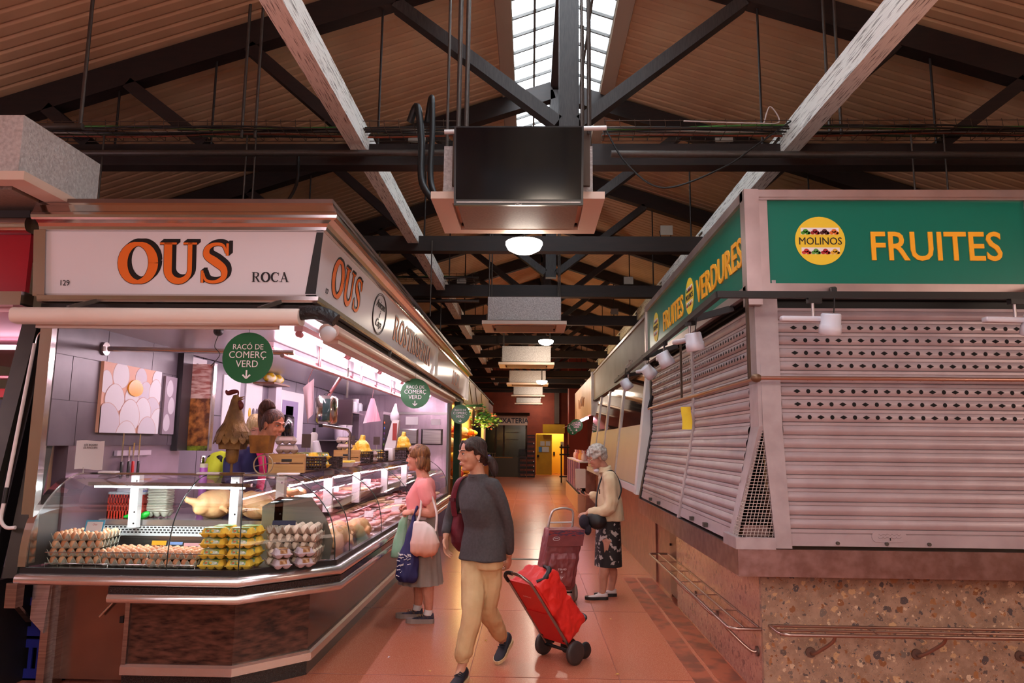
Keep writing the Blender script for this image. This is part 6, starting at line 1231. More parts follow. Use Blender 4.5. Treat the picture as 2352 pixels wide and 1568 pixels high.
def hand(b, w_, d, n, side, s=1.0, curl=(.3, .4, .4), thumb=.5, spread=.06):
    """w_ wrist, d fingers direction, n direction the palm faces, side the thumb side"""
    d = V(d).normalized(); n = V(n); n = (n - d * n.dot(d)).normalized(); sd = V(side); sd = (sd - d * sd.dot(d) - n * sd.dot(n)).normalized(); w_ = V(w_)
    R = M((sd, d, n)).transposed(); b.ell(w_ + d * .048 * s, (.041 * s, .056 * s, .016 * s), R, 14, 8); b.ell(w_ + d * .005 * s, (.026 * s, .03 * s, .019 * s), R, 12, 8)
    for i, (u, L_, r) in enumerate(((.03, .072, .0088), (.0105, .080, .009), (-.0095, .074, .0086), (-.028, .058, .0076))):
        p = w_ + d * (.088 - .006 * abs(i - 1.2)) * s + sd * u * s; dd = (d + sd * (spread * (1.3 - i))).normalized(); ax = n; pts = [p - d * .02 * s, p]; ang = 0
        for k, f_ in enumerate((.42, .32, .26)):
            ang += curl[k] * (1 + .12 * i); v = dd * cos(ang) + n * sin(ang); p = p + v * (L_ * f_ * s); pts.append(p)
        b.tube(pts, [r * s, r * s, r * 1.02 * s, r * .9 * s, r * .72 * s], 8); b.ell(p, (r * .75 * s,) * 3, None, 8, 5)
    p = w_ + d * .022 * s + sd * .028 * s; v = (sd * .75 + d * .65 + n * thumb).normalized(); p1 = p + v * .036 * s; v2 = (sd * .25 + d * .85 + n * (thumb * 1.2)).normalized(); p2 = p1 + v2 * .03 * s; p3 = p2 + (v2 + n * .3).normalized() * .022 * s
    b.tube([p, p1, p2, p3], [.014 * s, .011 * s, .0095 * s, .0075 * s], 8); b.ell(p3, (.0078 * s,) * 3, None, 8, 5)
def cloth(b, name, m_, par, voxel=.008, smooth=3, amp=.004, sc=(9, 9, 5), cut=None, seed=0, **k):
    """fused garment with folds pushed along the normals"""
    me = blob(b, voxel, smooth, name); vs = []
    for v in me.vertices:
        p = v.co; f_ = NZ.noise(V((p.x * sc[0] + seed, p.y * sc[1], p.z * sc[2]))) + .5 * NZ.noise(V((p.x * sc[0] * 2.3, p.y * sc[1] * 2.3 + seed, p.z * sc[2] * 2.1))); vs.append(p + v.normal * (amp * f_))
    q = MB(); fs = [list(p.vertices) for p in me.polygons]
    if cut: fs = [f_ for f_ in fs if cut(sum((me.vertices[i].co for i in f_), V()) / len(f_))]
    q.add(vs, fs, True); bpy.data.meshes.remove(me); return q.build(name, m_, par, **k)
def hairmat(n, c, c2): return mat(n, c, .42, c2=c2, scale=34, stretch=(2.2, 2.2, .35), detail=6, lo=.35, hi=.7, bump=.5, bscale=60, spec=.4)
def shoe(par, heel, toe, h, sole_c, up_c, up=Z3, name='shoe', low=True, s=1.0, lace=None, soleh=.022, strap=None):
    """shoe from heel to toe point on the ground line"""
    heel, toe = V(heel), V(toe); d = (toe - heel).normalized(); x = d.cross(up).normalized(); u = x.cross(d).normalized(); L_ = (toe - heel).length
    def ring(t, z0_, z1_, wd, n=12): return [heel + d * (t * L_) + x * (wd * cos(2 * pi * i / n)) + u * ((z0_ + z1_) / 2 + (z1_ - z0_) / 2 * sin(2 * pi * i / n)) for i in range(n)]
    o = MB(); prof = [(-.02, .02, .05, .012), (0, .012, h, .026), (.12, .01, h, .034), (.3, .01, h * .92, .036), (.45, .01, h * .72, .037), (.62, .01, h * .55, .042), (.8, .01, h * .45, .042), (.93, .01, h * .36, .03), (1.0, .014, h * .26, .012)]
    o.loft([ring(*p) for p in prof], True, True); u_ = o.build(name, up_c, par)
    b = MB(); out = [(t, w2) for t, w2 in ((-.03, .018), (.0, .031), (.15, .038), (.4, .038), (.65, .046), (.82, .045), (.95, .032), (1.02, .014))]
    rr = [heel + d * (t * L_) + x * w2 for t, w2 in out] + [heel + d * (t * L_) - x * w2 for t, w2 in out[::-1]]
    b.loft([rr, [p + u * soleh for p in rr]], True, True, False); b.build('sole', sole_c, u_)
    if lace:
        b = MB()
        for t in (.38, .47, .56): b.tube([heel + d * (t * L_) + x * .026 + u * (h * .72), heel + d * (t * L_ + .01) + u * (h * (1.12 - .55 * t)), heel + d * (t * L_) - x * .026 + u * (h * .72)], .004, 6)
        b.build('laces', lace, u_)
    return u_
# ---------------------------------------------------------------- woman in the foreground
W = thing('person', 'woman in a charcoal sweater and beige trousers walking past, pulling the red shopping trolley', 'person', (-.33, 5.28, 0))
SK1 = skinmat('skin_light_olive', (202, 150, 122)); F = V((-.6, -.8, 0)); HF = V((-.88, -.47, 0)); HR = frame(HF, .10); HC = V((-.425, 5.245, 1.515))
b = MB(); head(b, HC, HR, 1.02)
chain(b, [(V((-.40, 5.27, 1.46)), .052), (V((-.385, 5.268, 1.38)), .053), (V((-.375, 5.27, 1.31)), .07)])
torso(b, [(V((-.335, 5.29, .80)), .15, .09, .10), (V((-.335, 5.285, 1.0)), .125, .085, .08), (V((-.352, 5.275, 1.2)), .14, .09, .09), (V((-.37, 5.268, 1.32)), .09, .05, .06)], F)
RS, LS = V((-.488, 5.357, 1.272)), V((-.252, 5.18, 1.272)); RE, RWR = V((-.60, 5.45, 1.05)), V((-.615, 5.36, .925)); LE, LWR = V((-.165, 5.225, 1.05)), V((-.150, 5.335, .80))
chain(b, [(RS, .045), (RE, .036), (RWR, .024)]); chain(b, [(LS, .045), (LE, .036), (LWR, .024)])
hand(b, RWR + V((.002, -.01, -.012)), (.05, -.22, -1), (.75, -.3, 0), (-.55, -.8, 0), .98, (.28, .35, .3), .3)
hand(b, LWR + V((-.003, .015, -.02)), (-.06, .42, -.9), (-.7, .5, -.1), (-.35, -.8, -.2), .98, (.75, .9, .7), .6)
KR, AR = V((-.395, 5.13, .45)), V((-.455, 5.085, .10)); KL, AL = V((-.30, 5.31, .43)), V((-.196, 5.585, .135))
chain(b, [(V((-.40, 5.33, .78)), .075), (KR, .05), (V((-.42, 5.12, .30)), .045), (AR, .031), (AR + V((-.02, -.03, -.05)), .028)]); chain(b, [(V((-.27, 5.24, .78)), .075), (KL, .05), (V((-.245, 5.44, .28)), .046), (AL, .031), (AL + V((-.01, -.02, -.05)), .028)])
fused(b, 'body', SK1, W, .0045, 3)
face(W, HC, HR, 1.02, (44, 28, 24), (170, 100, 92))
b = MB(); q = lambda *p: HC + HR @ (V(p) * 1.02)
b.ell(q(0, .026, .047), (.079, .095, .081), HR, 20, 12); b.ell(q(.05, -.028, .058), (.031, .046, .036), HR); b.ell(q(-.05, -.028, .058), (.031, .046, .036), HR); b.ell(q(.069, .03, .012), (.014, .045, .03), HR); b.ell(q(-.069, .03, .012), (.014, .045, .03), HR); b.ell(q(0, .05, .0), (.074, .068, .075), HR, 18, 10); b.ell(q(0, .085, -.04), (.045, .04, .045), HR)
for e in (-1, 1): b.tube(curve_pts([q(e * .015, -.055, .098), q(e * .062, -.042, .070), q(e * .078, .0, .035), q(e * .074, .05, -.01), q(e * .03, .10, -.045)], 4), .013, 8)
cloth(b, 'hair', hairmat('dark_brown_hair', (34, 21, 18), (66, 45, 38)), W, .006, 3, .003, (30, 30, 8))
b = MB(); b.tube(curve_pts([q(0, .105, -.045), q(.015, .14, -.07), q(.03, .15, -.13), q(.035, .145, -.18)], 5), [.026, .03, .034, .036, .037, .037, .036, .035, .034, .032, .03, .026, .022, .016, .01, .006], 10); cloth(b, 'ponytail', hairmat('dark_brown_hair', (34, 21, 18), (66, 45, 38)), W, .006, 2, .004, (40, 40, 6))
b = MB(); b.tube([q(-.02 + .03 * cos(a), .125 + .02 * sin(a), -.055 + .03 * sin(a)) for a in [2 * pi * i / 16 for i in range(16)]], .009, 6, True); b.build('hair_tie', mat('violet_hair_tie', (56, 36, 120), .7), W)
MB().ell(q(.078, .016, -.05), (.009, .006, .009), HR).build('earring', CHROME, W)
SWT = mat('charcoal_knit', (70, 67, 68), .85, c2=(62, 59, 60), scale=60, bump=.12, bscale=300)
b = MB(); torso(b, [(V((-.338, 5.285, .775)), .182, .145, .13), (V((-.336, 5.288, .88)), .172, .125, .12), (V((-.337, 5.285, 1.0)), .152, .108, .10), (V((-.352, 5.275, 1.13)), .158, .142, .098), (V((-.362, 5.272, 1.2)), .165, .122, .10), (V((-.37, 5.268, 1.27)), .155, .09, .085), (V((-.377, 5.268, 1.325)), .105, .065, .07), (V((-.382, 5.268, 1.375)), .064, .06, .058)], F)
chain(b, [(RS + V((.05, -.038, .022)), .062), (RS, .058), (RE, .046), (RWR + V((0, .015, .03)), .037)]); chain(b, [(LS + V((-.05, .038, .022)), .062), (LS, .058), (LE, .046), (LWR + V((0, -.012, .035)), .037)])
for sx in (): b.ell(V((-.36, 5.27, 1.13)) + V((-.048, -.064, 0)) * 1.1 + V((.8, -.6, 0)) * .066 * sx, (.058, .058, .07))
cloth(b, 'sweater', SWT, W, .007, 5, .009, (7, 7, 4.5), cut=lambda p: p.z < 1.372)
b = MB(); b.tube([HC * 0 + V((-.382, 5.268, 1.362)) + V((F.x, F.y, -.12)) * (.06 * cos(a)) + V((.8, -.6, 0)) * (.066 * sin(a)) for a in [2 * pi * i / 24 for i in range(24)]], .006, 6, True); b.build('neck_band', SWT, W)
TRS = mat('beige_chino', (206, 176, 130), .8, c2=(192, 160, 114), scale=7, bump=.1, bscale=200)
b = MB(); torso(b, [(V((-.337, 5.285, .95)), .150, .10, .105), (V((-.338, 5.285, .80)), .168, .105, .115), (V((-.34, 5.28, .72)), .165, .10, .11)], F)
chain(b, [(V((-.405, 5.31, .80)), .088), (V((-.40, 5.22, .62)), .090), (KR, .075), (V((-.42, 5.115, .31)), .068), (V((-.445, 5.095, .19)), .06), (V((-.45, 5.09, .155)), .048)]); chain(b, [(V((-.275, 5.255, .80)), .088), (V((-.285, 5.28, .62)), .09), (KL, .073), (V((-.26, 5.41, .32)), .068), (V((-.225, 5.50, .225)), .06), (V((-.212, 5.545, .195)), .048)])
cloth(b, 'trousers', TRS, W, .007, 4, .009, (10, 10, 9), seed=3)
for c, d in ((V((-.451, 5.09, .15)), V((-.06, -.02, -1))), (V((-.21, 5.55, .19)), V((.25, .75, -.6)))): b = MB(); b.cyl(c - d.normalized() * .02, c + d.normalized() * .02, .047, .043, 20, False); b.build('elastic_cuff', TRS, W)
NAVY = mat('navy_canvas', (24, 24, 34), .7); CRM = mat('cream_rubber', (210, 184, 140), .6)
shoe(W, (-.435, 5.14, .0), (-.50, 4.90, .0), .085, CRM, NAVY, lace=NAVY); shoe(W, (-.145, 5.66, .115), (-.232, 5.455, .012), .085, CRM, NAVY, V((-.2, -.35, .9)), lace=NAVY)
# maroon shoulder bag
MAR = mat('maroon_canvas', (110, 22, 40), .7, c2=(90, 16, 32), scale=9, bump=.2, bscale=60)
bg_ = thing('shoulder_bag', 'maroon canvas bag hanging from the right shoulder of the woman in the charcoal sweater', 'bag', (-.56, 5.40, .9))
b = MB(); torso(b, [(V((-.49, 5.44, .80)), .03, .04, .04), (V((-.505, 5.44, .87)), .075, .07, .07), (V((-.515, 5.44, .98)), .085, .06, .06), (V((-.52, 5.43, 1.08)), .05, .04, .04)], V((-.8, .6, 0))); cloth(b, 'bag_body', MAR, bg_, .008, 4, .012, (12, 12, 8))
b = MB(); pts = curve_pts([(-.555, 5.39, 1.06), (-.565, 5.335, 1.18), (-.535, 5.30, 1.30), (-.50, 5.33, 1.345), (-.46, 5.40, 1.335), (-.45, 5.46, 1.22), (-.49, 5.47, 1.05)], 5)
b.loft([[p + V((.8, -.6, .1)) * (.028 * cos(a)) + V((-.6, -.8, .3)).normalized() * (.007 * sin(a)) for a in [2 * pi * i / 10 for i in range(10)]] for p in pts], True, True); b.build('strap', MAR, bg_)
MB().bx((-.57, 5.325, 1.185), (.05, .012, .025), rotz(-.6)).build('buckle', mat('maroon_buckle', (80, 20, 34), .3, .4), bg_)
# ---------------------------------------------------------------- woman in the pink top
Pk = thing('person', 'woman in a pink T-shirt and grey pleated skirt standing at the counter with bags', 'person', (-1.0, 6.75, 0))
F = V((-1, .06, 0)); SK2 = skinmat('skin_fair_rosy', (214, 150, 126)); HR = frame(F, .02); HC = V((-1.055, 6.75, 1.445))
b = MB(); head(b, HC, HR, 1.0); chain(b, [(V((-1.03, 6.75, 1.39)), .055), (V((-1.01, 6.75, 1.31)), .056), (V((-.99, 6.75, 1.24)), .07)])
torso(b, [(V((-1.0, 6.75, .78)), .17, .10, .12), (V((-1.01, 6.75, .98)), .15, .11, .10), (V((-1.0, 6.75, 1.14)), .15, .11, .09), (V((-.985, 6.75, 1.25)), .1, .05, .06)], F)
NS, FS = V((-.965, 6.585, 1.195)), V((-.975, 6.915, 1.195)); NE, NW = V((-.875, 6.54, .99)), V((-1.05, 6.565, .975)); FE, FW = V((-.95, 6.96, .98)), V((-1.13, 6.90, .985))
chain(b, [(NS, .052), (NE, .047), (V((-.95, 6.545, .975)), .042), (NW, .028)]); chain(b, [(FS, .052), (FE, .045), (FW, .028)])
hand(b, NW + V((-.012, .003, 0)), (-1, .1, -.1), (.1, .6, -.8), (-.1, .2, 1), .93, (.9, 1.1, .8), .7); hand(b, FW + V((-.012, 0, 0)), (-1, -.15, .05), (0, -.6, -.8), (0, -.3, 1), .93, (.9, 1.1, .8), .7)
for k, (y, xk, xa) in enumerate(((6.66, -.925, -.905), (6.84, -1.03, -1.03))): chain(b, [(V((xk - .02, y, .62)), .08), (V((xk, y, .40)), .058), (V((xk + .01, y, .27)), .055), (V((xa, y, .10)), .034), (V((xa - .02, y, .05)), .032)])
fused(b, 'body', SK2, Pk, .005, 3); face(Pk, HC, HR, 1.0, (150, 104, 70), (186, 90, 84))
q = lambda *p: HC + HR @ V(p); b = MB(); b.ell(q(0, .02, .050), (.084, .10, .088), HR, 20, 12); b.ell(q(0, .06, -.03), (.078, .062, .085), HR, 18, 10); b.ell(q(0, -.05, .085), (.055, .045, .025), HR); b.ell(q(0, .085, -.09), (.055, .035, .04), HR)
for e in (-1, 1): b.ell(q(e * .068, .045, -.04), (.025, .05, .065), HR); b.ell(q(e * .068, -.02, .05), (.022, .045, .04), HR)
cloth(b, 'hair', hairmat('auburn_bob_hair', (84, 48, 28), (164, 112, 66)), Pk, .007, 2, .008, (34, 34, 12))
MB().ell(q(.077, .014, -.05), (.007, .006, .007), HR).build('earring', CHROME, Pk)
PKM = mat('pink_ombre_jersey', (240, 150, 146), .85); N_ = PKM.node_tree.nodes; L_ = PKM.node_tree.links; tc = N_.new('ShaderNodeTexCoord'); se = N_.new('ShaderNodeSeparateXYZ'); L_.new(tc.outputs['Object'], se.inputs[0]); rp = N_.new('ShaderNodeValToRGB'); e_ = rp.color_ramp.elements; e_[0].position = .96; e_[0].color = (*lin((240, 226, 228)), 1); e_[1].position = 1.09; e_[1].color = (*lin((242, 148, 146)), 1); L_.new(se.outputs[2], rp.inputs[0]); L_.new(rp.outputs[0], N_['Principled BSDF'].inputs['Base Color'])
b = MB(); torso(b, [(V((-1.005, 6.75, .90)), .175, .125, .125), (V((-1.01, 6.75, 1.0)), .168, .125, .115), (V((-1.005, 6.75, 1.09)), .168, .145, .105), (V((-.995, 6.75, 1.17)), .168, .115, .105), (V((-.985, 6.75, 1.24)), .155, .075, .085), (V((-.99, 6.75, 1.275)), .09, .065, .062)], F)
for s_, e in ((NS, V((-.925, 6.56, 1.09))), (FS, V((-.965, 6.94, 1.09)))): chain(b, [(s_ + V((0, (6.75 - s_.y) * .2, .01)), .075), (s_, .07), (e, .07)])
cloth(b, 't_shirt', PKM, Pk, .008, 4, .007, (9, 9, 6), cut=lambda p: p.z < 1.275)
GRY = mat('grey_pleated_cloth', (150, 138, 130), .85, c2=(136, 124, 116), scale=5)
def skirt(par, c, z0_, z1_, a0, a1, e0, e1, pl, amp, m_, F, name='skirt', n=96):
    y = V(F).normalized(); x = y.cross(Z3); b = MB(); rings = []
    for i in range(13):
        t = i / 12; z = z1_ + (z0_ - z1_) * t; rings.append([V((c[0], c[1], z)) + x * ((a1 + (a0 - a1) * t) * cos(th) * (1 + amp * t * cos(pl * th))) + y * ((e1 + (e0 - e1) * t) * sin(th) * (1 + amp * t * cos(pl * th))) for th in [2 * pi * k / n for k in range(n)]])
    b.loft(rings, False, True); ins = [[V((c[0], c[1], p.z)) + (p - V((c[0], c[1], p.z))) * .97 for p in r] for r in rings]; b.loft(ins); b.loft([rings[0], ins[0]], smooth=False); b.loft([rings[-1], ins[-1]], smooth=False); return b.build(name, m_, par)
skirt(Pk, (-.995, 6.75), .325, .93, .20, .165, .20, .125, 15, .05, GRY, F)
SNK = mat('dark_multicolour_knit', (52, 48, 64), .8, c2=(110, 80, 60), scale=60, lo=.5, hi=.7); SOL = mat('grey_rubber_sole', (150, 134, 126), .6); LAC = mat('tan_lace', (180, 140, 100), .7)
for x, y in ((-.905, 6.66), (-1.03, 6.84)):
    shoe(Pk, (x + .045, y, 0), (x - .195, y - .005, 0), .085, SOL, SNK, soleh=.038, lace=LAC); MB().cyl((x - .005, y, .07), (x, y, .115), .042, .038, 16).build('sock', WHITE, Pk)
def sack(name, lab, rows, F, m_, handles, amp=.01, cat='bag', voxel=.009):
    t = thing(name, lab, cat, tuple(rows[0][0])); b = MB(); torso(b, rows, F); cloth(b, 'bag_body', m_, t, voxel, 3, amp, (16, 16, 5))
    for h, r in handles: b = MB(); b.tube(curve_pts(h, 5), r, 8); b.build('handle', m_, t)
    return t
OMB = mat('white_peach_bag', (232, 214, 206), .7); N_ = OMB.node_tree.nodes; L_ = OMB.node_tree.links; tc = N_.new('ShaderNodeTexCoord'); se = N_.new('ShaderNodeSeparateXYZ'); L_.new(tc.outputs['Object'], se.inputs[0]); rp = N_.new('ShaderNodeValToRGB'); e_ = rp.color_ramp.elements; e_[0].position = .03; e_[0].color = (*lin((222, 150, 118)), 1); e_[1].position = .25; e_[1].color = (*lin((238, 222, 216)), 1); L_.new(se.outputs[2], rp.inputs[0]); L_.new(rp.outputs[0], N_['Principled BSDF'].inputs['Base Color'])
wbx = sack('hobo_bag', 'white to peach slouchy shoulder bag on the arm of the woman in pink', [(V((-.93, 6.47, .60)), .06, .03, .03), (V((-.93, 6.465, .64)), .125, .055, .055), (V((-.93, 6.465, .72)), .135, .06, .06), (V((-.94, 6.47, .82)), .105, .04, .04), (V((-.98, 6.48, .90)), .05, .025, .025)], V((0, -1, 0)), OMB, [([(-1.03, 6.475, .84), (-.985, 6.50, .95), (-.975, 6.53, 1.10), (-.965, 6.56, 1.235)], .011), ([(-.835, 6.475, .82), (-.83, 6.49, .95), (-.87, 6.52, 1.08), (-.94, 6.55, 1.235)], .010)], .012)
NVB = mat('navy_bag_white_marks', (34, 32, 84), .7); nb = sack('cloth_bag', 'navy cloth bag with small white marks hanging from the wrist of the woman in pink', [(V((-1.08, 6.50, .38)), .07, .05, .05), (V((-1.08, 6.50, .43)), .105, .07, .06), (V((-1.08, 6.51, .55)), .095, .06, .05), (V((-1.065, 6.53, .72)), .055, .04, .035), (V((-1.05, 6.55, .88)), .022, .02, .02), (V((-1.045, 6.56, .95)), .014, .014, .014)], V((0, -1, 0)), NVB, [([(-1.045, 6.555, .93), (-1.02, 6.53, 1.0), (-1.02, 6.57, 1.02), (-1.03, 6.60, .96)], .012)], .012)
random.seed(5); b = MB()
for i in range(26):
    x, z = -1.155 + .10 * random.random(), .43 + .20 * random.random(); a = random.uniform(-.6, .6); c = V((x, 6.437 + .02 * (z - .43) / .2 + .15 * (x + 1.08) ** 2 * 10 * .5, z)); d_ = V((cos(a), 0, sin(a))) * .011; b.tube([c - d_, c + d_], .003, 5); b.ell(c - d_, (.005, .004, .005), None, 6, 4); b.ell(c + d_, (.005, .004, .005), None, 6, 4)
b.build('white_marks', WHITE, nb)
GB = mat('mint_bag_film', (150, 214, 170), .35, c2=(196, 224, 200), scale=5, alpha=.85, bump=.3, bscale=20); sack('plastic_bag', 'mint green translucent plastic bag held by the woman in pink', [(V((-1.215, 6.66, .56)), .05, .03, .03), (V((-1.20, 6.66, .62)), .06, .035, .035), (V((-1.175, 6.65, .78)), .05, .03, .03), (V((-1.14, 6.62, .90)), .035, .022, .022), (V((-1.10, 6.59, .97)), .015, .015, .015)], V((-.3, -1, 0)), GB, [([(-1.10, 6.59, .96), (-1.09, 6.575, .985)], .012)], .012)
# ---------------------------------------------------------------- elderly woman with the brown trolley
O = thing('person', 'elderly grey haired woman in a cream jacket and patterned black skirt looking at a phone', 'person', (.82, 7.85, 0))
F = V((-1, -.12, 0)); SK3 = skinmat('skin_elderly', (196, 142, 120)); HR = frame(F, .45); HC = V((.715, 7.83, 1.455))
b = MB(); head(b, HC, HR, 1.0); chain(b, [(V((.755, 7.84, 1.40)), .052), (V((.80, 7.85, 1.33)), .056), (V((.83, 7.85, 1.25)), .07)])
torso(b, [(V((.84, 7.85, .80)), .16, .10, .11), (V((.845, 7.85, 1.0)), .14, .09, .09), (V((.85, 7.85, 1.15)), .14, .08, .09), (V((.825, 7.85, 1.27)), .1, .05, .06)], F)
NS, FS = V((.84, 7.68, 1.22)), V((.82, 8.02, 1.22)); NE, NW = V((.83, 7.64, .95)), V((.61, 7.68, .885)); FE, FW = V((.80, 8.04, 1.0)), V((.655, 7.96, 1.04))
chain(b, [(NS, .05), (NE, .042), (NW, .027)]); chain(b, [(FS, .05), (FE, .042), (FW, .027)])
hand(b, NW + V((-.01, 0, -.005)), (-1, .05, -.25), (0, .2, -1), (0, .9, .2), .92, (.7, .9, .7), .6); hand(b, FW + V((-.01, 0, 0)), (-1, -.1, .25), (.1, -.2, .9), (0, -.9, .1), .92, (.35, .5, .4), .5)
for y, xa in ((7.76, .765), (7.93, .875)): chain(b, [(V((.82, y, .6)), .075), (V((.80, y, .38)), .055), (V((xa + .01, y, .26)), .052), (V((xa, y, .10)), .034), (V((xa - .01, y, .05)), .034)])
fused(b, 'body', SK3, O, .005, 3); face(O, HC, HR, 1.0, (150, 140, 132), (170, 100, 96), closed=True)
q = lambda *p: HC + HR @ V(p); b = MB(); b.ell(q(0, .022, .052), (.085, .10, .085), HR, 18, 12); b.ell(q(0, .07, -.01), (.075, .05, .06), HR); random.seed(9)
for i in range(190):
    a, c = random.uniform(0, 2 * pi), random.uniform(-.45, 1.0); s_ = sqrt(max(0, 1 - c * c)); p = V((.087 * s_ * cos(a), .022 + .102 * s_ * sin(a), .045 + .09 * c))
    if p.y < -.05 and p.z < .055: continue
    if abs(p.x) > .05 and p.y < .03 and p.z < .0: continue
    b.ell(q(*p), (.016, .016, .014), None, 7, 5)
cloth(b, 'curly_hair', mat('grey_curly_hair', (150, 144, 134), .6, c2=(206, 200, 190), scale=40, bump=.5, bscale=50), O, .006, 1, .003, (50, 50, 50))
b = MB()
for e in (-1, 1): b.tube([q(e * .033 + .026 * cos(a), -.097 + .006 * abs(cos(a)), .004 + .017 * sin(a)) for a in [2 * pi * i / 18 for i in range(18)]], .0022, 5, True); b.tube([q(e * .058, -.088, .008), q(e * .074, .0, .012)], .0035, 5)
b.build('glasses', mat('pale_spectacle_frame', (200, 180, 150), .3), O)
JK = mat('cream_cotton_jacket', (218, 196, 160), .85, c2=(204, 180, 144), scale=6, bump=.12, bscale=120)
b = MB(); torso(b, [(V((.865, 7.85, .80)), .185, .145, .14), (V((.86, 7.85, .92)), .18, .13, .125), (V((.855, 7.85, 1.05)), .175, .115, .105), (V((.85, 7.85, 1.17)), .178, .095, .105), (V((.835, 7.85, 1.26)), .165, .07, .085), (V((.805, 7.85, 1.325)), .085, .065, .065), (V((.79, 7.85, 1.355)), .066, .06, .06)], F)
chain(b, [(NS + V((0, .06, .01)), .08), (NS, .075), (NE, .07), (NW + V((.035, 0, .005)), .05)]); chain(b, [(FS + V((0, -.06, .01)), .08), (FS, .075), (FE, .068), (FW + V((.035, 0, 0)), .05)])
cloth(b, 'jacket', JK, O, .008, 3, .012, (10, 10, 7), cut=lambda p: p.z < 1.352, seed=7)
b = MB(); b.loft([[V((.80 + r * .9 * cos(a), 7.85 + r * sin(a), z + .02 * cos(a))) for a in [2 * pi * i / 20 for i in range(20)]] for r, z in ((.066, 1.33), (.075, 1.355), (.082, 1.335), (.09, 1.31))]); b.build('collar', JK, O)
MB().bx((.735, 7.735, 1.1), (.01, .006, .05), rotz(.3)).build('pocket_zip', DARKST, O)
SKM = mat('black_white_flower_print', (26, 22, 22), .7, kind='noise', c2=(180, 170, 164), scale=17, detail=2.5, lo=.575, hi=.60); skirt(O, (.835, 7.85), .325, .90, .155, .165, .145, .125, 5, .02, SKM, F)
b = MB(); b.ell((.715, 7.835, 1.315), (.035, .045, .022)); cloth(b, 'face_mask', mat('pale_mask', (214, 206, 214), .8), O, .007, 2, .004)
CSH = mat('pale_leather_shoe', (206, 190, 186), .45)
for y, xa in ((7.76, .765), (7.93, .875)): shoe(O, (xa + .045, y, 0), (xa - .185, y - .02, 0), .075, BLACK, CSH, soleh=.03)
ph = thing('phone', 'dark phone in the hand of the elderly woman', 'phone', (.60, 7.9, 1.06)); R_ = M.Rotation(.6, 3, 'Y'); MB().bx((.578, 7.955, 1.075), (.14, .068, .009), R_).build('phone_case', BLACK, ph); MB().bx(V((.578, 7.955, 1.075)) + R_ @ V((0, 0, .005)), (.13, .06, .001), R_).build('phone_screen', mat('dim_screen', (60, 60, 66), .2), ph)
hbag = thing('handbag', 'black handbag slung across the elderly woman in the cream jacket', 'bag', (.69, 7.66, .9)); b = MB(); b.ell((.70, 7.64, .80), (.10, .05, .085)); b.ell((.66, 7.655, .84), (.07, .045, .06)); cloth(b, 'bag_body', BLACK, hbag, .008, 3, .008); b = MB(); b.tube(curve_pts([(.74, 7.63, .86), (.90, 7.69, .99), (.965, 7.76, 1.12), (.93, 7.80, 1.25), (.855, 7.75, 1.32), (.76, 7.73, 1.25), (.70, 7.70, 1.05), (.69, 7.655, .88)], 5), .009, 6); b.build('strap', BLACK, hbag)
b = MB(); b.ell((.56, 7.62, .80), (.055, .04, .075)); b.ell((.60, 7.63, .72), (.04, .035, .06)); fused(b, 'folded_cardigan', mat('dark_plum_knit', (40, 34, 44), .9, bump=.4, bscale=60), None, .008, 2, label='dark folded garment draped on the handle of the brown trolley', cat='clothing')
# ---------------------------------------------------------------- the two sellers behind the counter
A = thing('person', 'dark haired seller with a high ponytail and navy uniform with a pink stripe, leaning forward', 'person', (-2.2, 6.0, .22))
F = V((.86, -.5, 0)); HR = frame(F, .25); HC = V((-2.06, 5.72, 1.725)); SK4 = skinmat('skin_warm_tan', (196, 128, 100))
b = MB(); head(b, HC, HR, .98); chain(b, [(V((-2.12, 5.75, 1.66)), .052), (V((-2.19, 5.79, 1.58)), .056), (V((-2.26, 5.83, 1.48)), .075)]); torso(b, [(V((-2.32, 5.88, .95)), .15, .1, .1), (V((-2.31, 5.87, 1.2)), .14, .09, .09), (V((-2.28, 5.85, 1.42)), .13, .08, .08)], F)
S1, S2 = V((-2.37, 5.70, 1.43)), V((-2.17, 5.99, 1.43)); E1, W1 = V((-2.30, 5.62, 1.22)), V((-2.09, 5.66, 1.18)); chain(b, [(S1, .05), (E1, .042), (W1, .027)]); chain(b, [(S2, .05), (V((-2.1, 6.02, 1.22)), .042), (V((-1.98, 5.86, 1.2)), .027)]); hand(b, W1, (1, .1, -.2), (0, .2, -1), (.1, .9, .2), .93, (.3, .4, .3), .4); hand(b, (-1.98, 5.86, 1.2), (.7, -.6, -.2), (0, 0, -1), (-.3, .3, .3), .93, (.3, .4, .3), .4)
for e in (-1, 1): chain(b, [(V((-2.32 + e * .05, 5.88 + e * .07, .95)), .08), (V((-2.32 + e * .05, 5.88 + e * .07, .6)), .055), (V((-2.32 + e * .05, 5.88 + e * .07, .26)), .035)])
fused(b, 'body', SK4, A, .005, 3); face(A, HC, HR, .98, (50, 34, 28), (170, 70, 70))
q = lambda *p: HC + HR @ (V(p) * .98); b = MB(); b.ell(q(0, .024, .046), (.080, .096, .080), HR, 18, 12); b.ell(q(0, .055, .0), (.072, .06, .07), HR); cloth(b, 'hair', hairmat('dark_wavy_hair', (52, 34, 32), (110, 70, 54)), A, .007, 3, .003, (30, 30, 8))
b = MB(); b.tube(curve_pts([q(0, .07, .11), q(0, .12, .145), q(.01, .17, .09), q(.02, .17, -.01), q(.01, .15, -.10)], 4), [.03, .034, .038, .042, .046, .048, .05, .05, .05, .048, .045, .042, .04, .036, .03, .02, .01], 10); cloth(b, 'ponytail', hairmat('dark_wavy_hair', (52, 34, 32), (110, 70, 54)), A, .008, 2, .008, (30, 30, 10)); MB().ell(q(.078, .016, -.05), (.008, .006, .012), HR).build('earring', CHROME, A)
